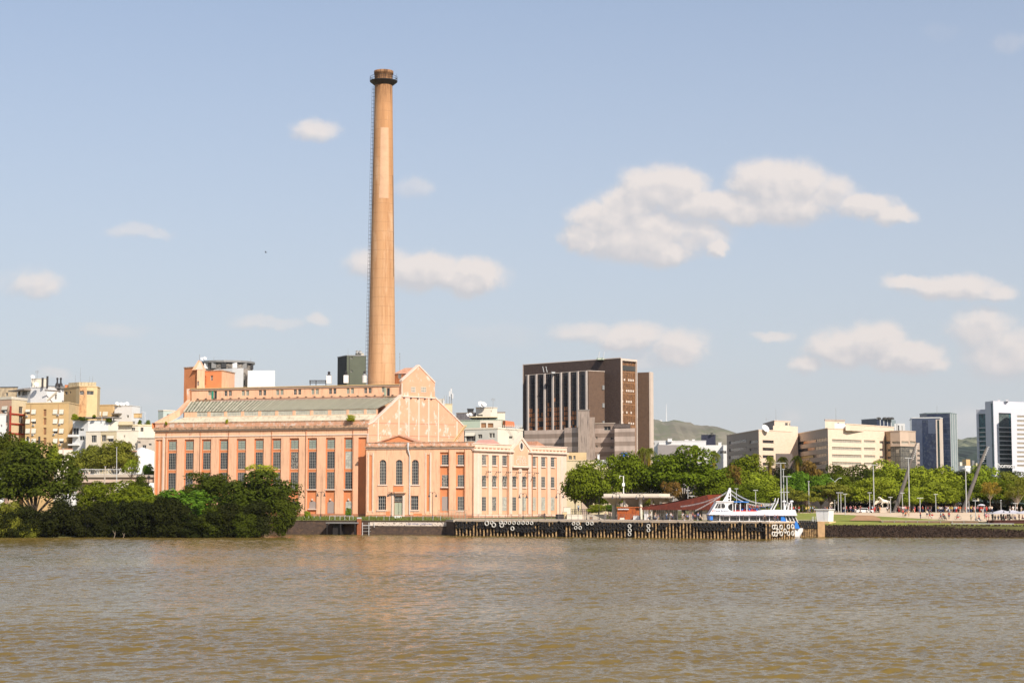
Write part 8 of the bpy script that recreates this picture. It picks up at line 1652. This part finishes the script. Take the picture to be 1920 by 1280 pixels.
def person(loc, kind, top_, bot, where, rz=0, shorts=False, dark=False, s=1.0, group=None):
    lb = f'{"seated" if kind == "sit" else "walking" if kind == "walk" else "standing"} person, {top_} top, {bot} {"shorts" if shorts else "trousers"}, {where}'
    r = thing('person', lb, 'person', tuple(loc), group); r.rotation_euler = (0, 0, rz); r.scale = (s, s, s); body, sh, tr, so_, hr = BODY[kind]
    for nm, me, c_ in (('body', body, None), ('shirt', sh, top_), ('shorts' if shorts else 'trousers', so_ if shorts else tr, bot), ('hair', hr, None)):
        o = bpy.data.objects.new(nm, me); COL.objects.link(o); o.parent = r
        if c_: o.material_slots[0].link = 'OBJECT'; o.material_slots[0].material = mat('cloth_'+c_.replace(' ', '_'), CC[c_], .9, .08)
        elif nm == 'body' and dark: o.material_slots[0].link = 'OBJECT'; o.material_slots[0].material = skin_d
    return r
# named people on the quay
person(at(1021, 974.3, 405), 'walk', 'black', 'black', 'alone before the pale right front', -.9)
person(at(1084.5, 958, 436), 'stand', 'light blue', 'navy', 'by the black railing under a tree', 0)
person(at(1135.5, 973, 412), 'stand', 'grey', 'grey', 'second person left of the orange kiosk', .4); person(at(1144, 973, 411), 'walk', 'black', 'black', 'walking left of the orange kiosk', -1.2)
person(at(1434, 979, 381), 'stand', 'black', 'black', 'on the pier before the ferry windows', .3, s=1.0); person(at(1453, 979.5, 379.5), 'stand', 'navy', 'grey', 'on the pier near the blue panel', -.5); person(at(1458.5, 979.5, 379), 'stand', 'maroon', 'denim', 'at the pier end beside the tyres', 1.2)
rnd = random.Random(12)
tops = ['white', 'white', 'white', 'red', 'red', 'red', 'black', 'black', 'navy', 'light blue', 'pink', 'orange', 'grey', 'beige', 'maroon', 'cream', 'yellow']; bots = ['black', 'denim', 'navy', 'grey', 'white', 'red', 'beige']
# pavilion guests
for i, (x, k_) in enumerate(((1217, 'sit'), (1219, 'stand'), (1227.5, 'sit'), (1229, 'stand'), (1234, 'sit'), (1250, 'stand'), (1258, 'stand'), (1261, 'sit'), (1280, 'stand'), (1286, 'sit'), (1289, 'sit'), (1299, 'stand'), (1303, 'sit'), (1309, 'stand'), (1313, 'sit'), (1330, 'sit'), (1335, 'stand'))):
    t_ = rnd.choice(['white', 'black', 'light blue', 'navy', 'grey', 'white', 'maroon', 'beige', 'blue']); person(at(x, 974.6-(x-1217)*.006, 401.5-(x-1203)*.03), k_, t_, rnd.choice(['black', 'denim', 'beige']), f'{"at the left end" if x < 1240 else "in the middle" if x < 1295 else "at the right end"} under the rust-red roof', rnd.uniform(0, 6.28), shorts=i % 3 == 0, group='people under the rust-red roof')
for i, x in enumerate((1222, 1232, 1243, 1256, 1268, 1283, 1296, 1308)):
    c_ = at(x, 974.6, 400.8-(x-1203)*.03); mb = MB(); mb.lathe((c_.x, c_.y, c_.z), [(.28, 0), (.26, .04), (.04, .06), (.04, .70), (.42, .71), (.42, .75)], metal_l if i % 2 else metal_d, 10); single('cafe_table', mb, tuple(c_), f'small round {"pale" if i % 2 else "dark"} café table, {["at its far left end", "left of the first glass bay", "before the left glass bay", "at the end of the left glass bay", "in the open middle", "right of the open middle", "beside the first thick white post", "before the right glass bay"][i]}', 'table')
# ferry passengers
for i, (x, kd, t_) in enumerate(((1380, 'stand', 'beige'), (1391, 'stand', 'light blue'), (1394, 'sit', 'navy'), (1400, 'stand', 'yellow'), (1404, 'sit', 'navy'), (1408, 'sit', 'red'), (1412, 'sit', 'navy'), (1416, 'sit', 'orange'), (1419, 'sit', 'maroon'), (1423, 'sit', 'red'), (1431, 'sit', 'orange'), (1436, 'sit', 'white'), (1446, 'sit', 'grey'), (1397, 'sit', 'red'), (1386, 'sit', 'red'))):
    p = FE.p(fu(x), 1.0+(i % 4)*.9, fz(958)+.05 if x < 1428 else fz(955.2)); person(p, kd, t_, 'denim', f'on the ferry upper deck {"under the blue roof" if x < 1404 else "beside the red benches" if x < 1426 else "towards the stern arch"}', rnd.uniform(-.8, .8)+(1.57 if i % 2 else -1.57), s=1.08, group='passengers on the upper deck')
# crowd on the upper promenade
def where(x):
    return ('right behind the ferry stern' if x < 1496 else 'under the umbrella-shaped olive tree' if x < 1540 else 'just behind the white booth' if x < 1568 else 'by the close pair of lamp posts' if x < 1600 else 'around the parked white car' if x < 1645 else 'beside the cream statue' if x < 1668 else 'at the foot of the left leaning mast' if x < 1700 else 'just right of the tall floodlight mast' if x < 1722 else 'near the wide-headed short lamp' if x < 1745 else 'near the stout square lamp post' if x < 1775 else 'left of the right leaning mast' if x < 1803 else 'right of the right leaning mast' if x < 1832 else 'left of the grey parasols' if x < 1866 else 'behind the grey parasols')
XS = [1481, 1488, 1492, 1498, 1505, 1512, 1516.5, 1519, 1524, 1527, 1547, 1551, 1556, 1559, 1582, 1587, 1595, 1600, 1604, 1611, 1614, 1629, 1636, 1640, 1643, 1647, 1650, 1664, 1667, 1683, 1685.5, 1687, 1690, 1693, 1695, 1697.5, 1699.5, 1703, 1705, 1713, 1715, 1722, 1724, 1730, 1736, 1740, 1744, 1746.5, 1759, 1761, 1764, 1767.5, 1772.5, 1775, 1777.5, 1781, 1785, 1790.5, 1793, 1797, 1800.5, 1811, 1815.5, 1821, 1823, 1827, 1833, 1837.5, 1840, 1843, 1846, 1850, 1855.5, 1860, 1894, 1900, 1907, 1915]
for i, x in enumerate(XS):
    Y_ = 430+rnd.uniform(0, 7); py = 961.3 if x > 1560 else 960.5; p = at(x, py, Y_); p.z = zz(961.6 if x > 1560 else 961, 432)+.06 if x > 1560 else 5.15; t_ = rnd.choice(tops); 
    if x in (1815.5, 1855.5, 1773): t_ = 'white'
    person(p, rnd.choice(['stand', 'walk', 'stand', 'walk']), t_, rnd.choice(bots), where(x), rnd.uniform(0, 6.28), rnd.random() < .45, rnd.random() < .3, rnd.uniform(.94, 1.06), 'people in the crowd on the upper promenade')
XL = [(1693, 968), (1698, 969), (1703, 969), (1725, 973), (1738, 970), (1743, 972), (1747, 972.5), (1763, 974.5), (1768, 975), (1771, 975.5), (1779, 973.5), (1796, 974), (1820, 977.5), (1831, 978.5), (1835, 978), (1846, 973), (1849, 975), (1853, 977)]
def gz(px, py):   # ground under a pixel on the sloping lower promenade
    best = None
    for k in range(60):
        Y_ = 404+k*.45; zg = float(np.interp(Y_, [404, 407, 413, 430], [zz(981, 404), zz(977, 407), zz(970.5, 413), zz(961.5, 430)])); e = abs(at(px, py, Y_).z-zg)
        if best is None or e < best[0]: best = (e, Y_, zg)
    return Vector((at(px, 945, best[1]).x, best[1], best[2]+.07))
for i, (x, y) in enumerate(XL):
    x += rnd.uniform(-.5, .5); where_ = 'on the slope below the left leaning mast' if x < 1710 else 'on the middle of the grass edge' if x < 1755 else 'on the sandy slope between the masts' if x < 1805 else 'on the lower promenade near its lamp' if x < 1840 else 'left of the parasol terrace'
    person(gz(x, y), 'sit' if i in (1, 6, 9, 11, 13) else rnd.choice(['stand', 'walk']), rnd.choice(tops), rnd.choice(bots), where_, rnd.uniform(0, 6.28), rnd.random() < .5, rnd.random() < .3, 1.0, 'people on the lower sandy promenade')
for i, x in enumerate((1861, 1866, 1872, 1877, 1881, 1886, 1890, 1896, 1903, 1911, 1917)):
    p = at(x, 975, 400.8); p.z = terz-.1; person(p, 'sit' if i % 3 else 'stand', rnd.choice(['black', 'maroon', 'navy']), 'black', f'{["first", "second", "third", "fourth", "fifth", "sixth", "seventh", "eighth", "ninth", "tenth", "eleventh"][i]} from the left under the grey parasols', rnd.uniform(0, 6.28), group='people under the grey parasols')
# bicycles on the slope
for x, y, lb in ((1765, 975.5, 'black bicycle standing on the sandy slope, left one of two'), (1795, 973.5, 'black bicycle standing on the sandy slope, right one of two'), (1832, 978.5, 'black bicycle low on the promenade beside its lamp post')):
    c_ = gz(x, y); R_ = thing('bicycle', lb, 'bicycle', tuple(c_), 'bicycles on the promenade')
    for dx in (-.52, .52): mb = MB(); mb.tube([(c_.x+dx+.33*math.cos(t), c_.y, c_.z+.34+.33*math.sin(t)) for t in np.linspace(0, 2*math.pi, 15)], .025, metal_d, 4); mb.build('wheel', R_)
    mb = MB(); P = {'r': (-.52, .34), 'b': (-.05, .32), 's': (-.2, .85), 'h': (.38, .85), 'f': (.52, .34)}
    for a_, b_ in (('r', 'b'), ('b', 's'), ('r', 's'), ('s', 'h'), ('b', 'h'), ('h', 'f')): mb.tube([(c_.x+P[a_][0], c_.y, c_.z+P[a_][1]), (c_.x+P[b_][0], c_.y, c_.z+P[b_][1])], .025, metal_d, 4)
    mb.build('frame', R_); mb = MB(); mb.box(F(c_.x-.32, c_.y, 1, 0), 0, .24, -.07, .07, c_.z+.9, c_.z+.96, metal_d); mb.build('saddle', R_); mb = MB(); mb.tube([(c_.x+.36, c_.y-.25, c_.z+1.0), (c_.x+.36, c_.y+.25, c_.z+1.0)], .02, metal_d, 4); mb.build('handlebar', R_)
# light umbrella held in the crowd
c_ = at(1840, 947.5, 432.5); mb = MB(); mb.lathe((c_.x, c_.y, c_.z), [(1.0, 0), (.8, .22), (.45, .38), (.03, .45)], cloth_g, 10); mb.tube([(c_.x, c_.y, c_.z-.6), (c_.x, c_.y, c_.z+.4)], .02, metal_d, 4); single('umbrella', mb, tuple(c_), 'grey umbrella held up in the crowd right of the right leaning mast', 'umbrella')
# bird high in the sky
b_ = at(498.5, 473.5, 420); mb = MB(); mb.tube([(b_.x-.25, b_.y, b_.z), (b_.x, b_.y, b_.z+.02), (b_.x+.3, b_.y, b_.z)], [.04, .1, .03], metal_d, 6)
for s in (-1, 1): mb.q([b_+Vector((-.1, 0, .05)), b_+Vector((.15, 0, .05)), b_+Vector((.0, s*.5, .30)), b_+Vector((-.15, s*.5, .28))], metal_d); mb.q([b_+Vector((0, s*.5, .30)), b_+Vector((-.15, s*.5, .28)), b_+Vector((-.2, s*.9, .12))], metal_d)
single('bird', mb, tuple(b_), 'tiny dark bird flying in the sky left of the smokestack', 'bird')
# grating of small rubbish: leaning dead branches at the waterline
for x, x2, y2, lb in ((213.5, 216.5, 995, 'pale dead branch at the foot of the dark shrubs, left one'), (230, 234, 999, 'pale dead branch at the foot of the dark shrubs, right one')):
    mb = MB(); a = at(x, 1008, 386.5); a.z = -.1; b_ = at(x2, y2, 386.5); mb.tube([a, a.lerp(b_, .5)+Vector((.08, 0, 0)), b_], [.07, .05, .02], bark_l, 5); mb.tube([a.lerp(b_, .5)+Vector((.08, 0, 0)), b_+Vector((-.55, 0, .1))], [.04, .02], bark_l, 5); single('dead_branch', mb, tuple(a), lb, 'branch')
# radio mast on the hill
mb = MB()
for x, yt in ((1235.5, 787), (1249.5, 756)):
    pass
a, b_ = at(1249.5, 792, 5200), at(1249.5, 757, 5200); mb.tube([a, b_], [2.2, .8], metal_l, 4); c_ = at(1235.5, 790, 5200); mb.box(F(c_.x-5, c_.y, 1, 0), 0, 14, 0, 10, c_.z-5, c_.z+4, white)
single('radio_mast', mb, tuple(a), 'faint radio mast with a small white hut on top of the hill', 'radio mast')

# ------------------------------------------------------------------ air
def haze(dens=2.6e-5):
    m = bpy.data.materials.new('haze_air'); m.use_nodes = True; t = m.node_tree; t.nodes.clear(); o = t.nodes.new('ShaderNodeOutputMaterial'); v = t.nodes.new('ShaderNodeVolumePrincipled')
    v.inputs['Color'].default_value = (.86, .90, 1.0, 1); v.inputs['Density'].default_value = dens; v.inputs['Anisotropy'].default_value = .2; t.links.new(v.outputs[0], o.inputs['Volume'])
    mb = MB(); mb.box(WF, -9900, 9900, -450, 9900, -3.5, 620, m); h = mb.build('haze'); h['kind'] = 'stuff'; h['label'] = 'thin pale haze in the air over the river and city'
HAZE = True
if HAZE: haze()
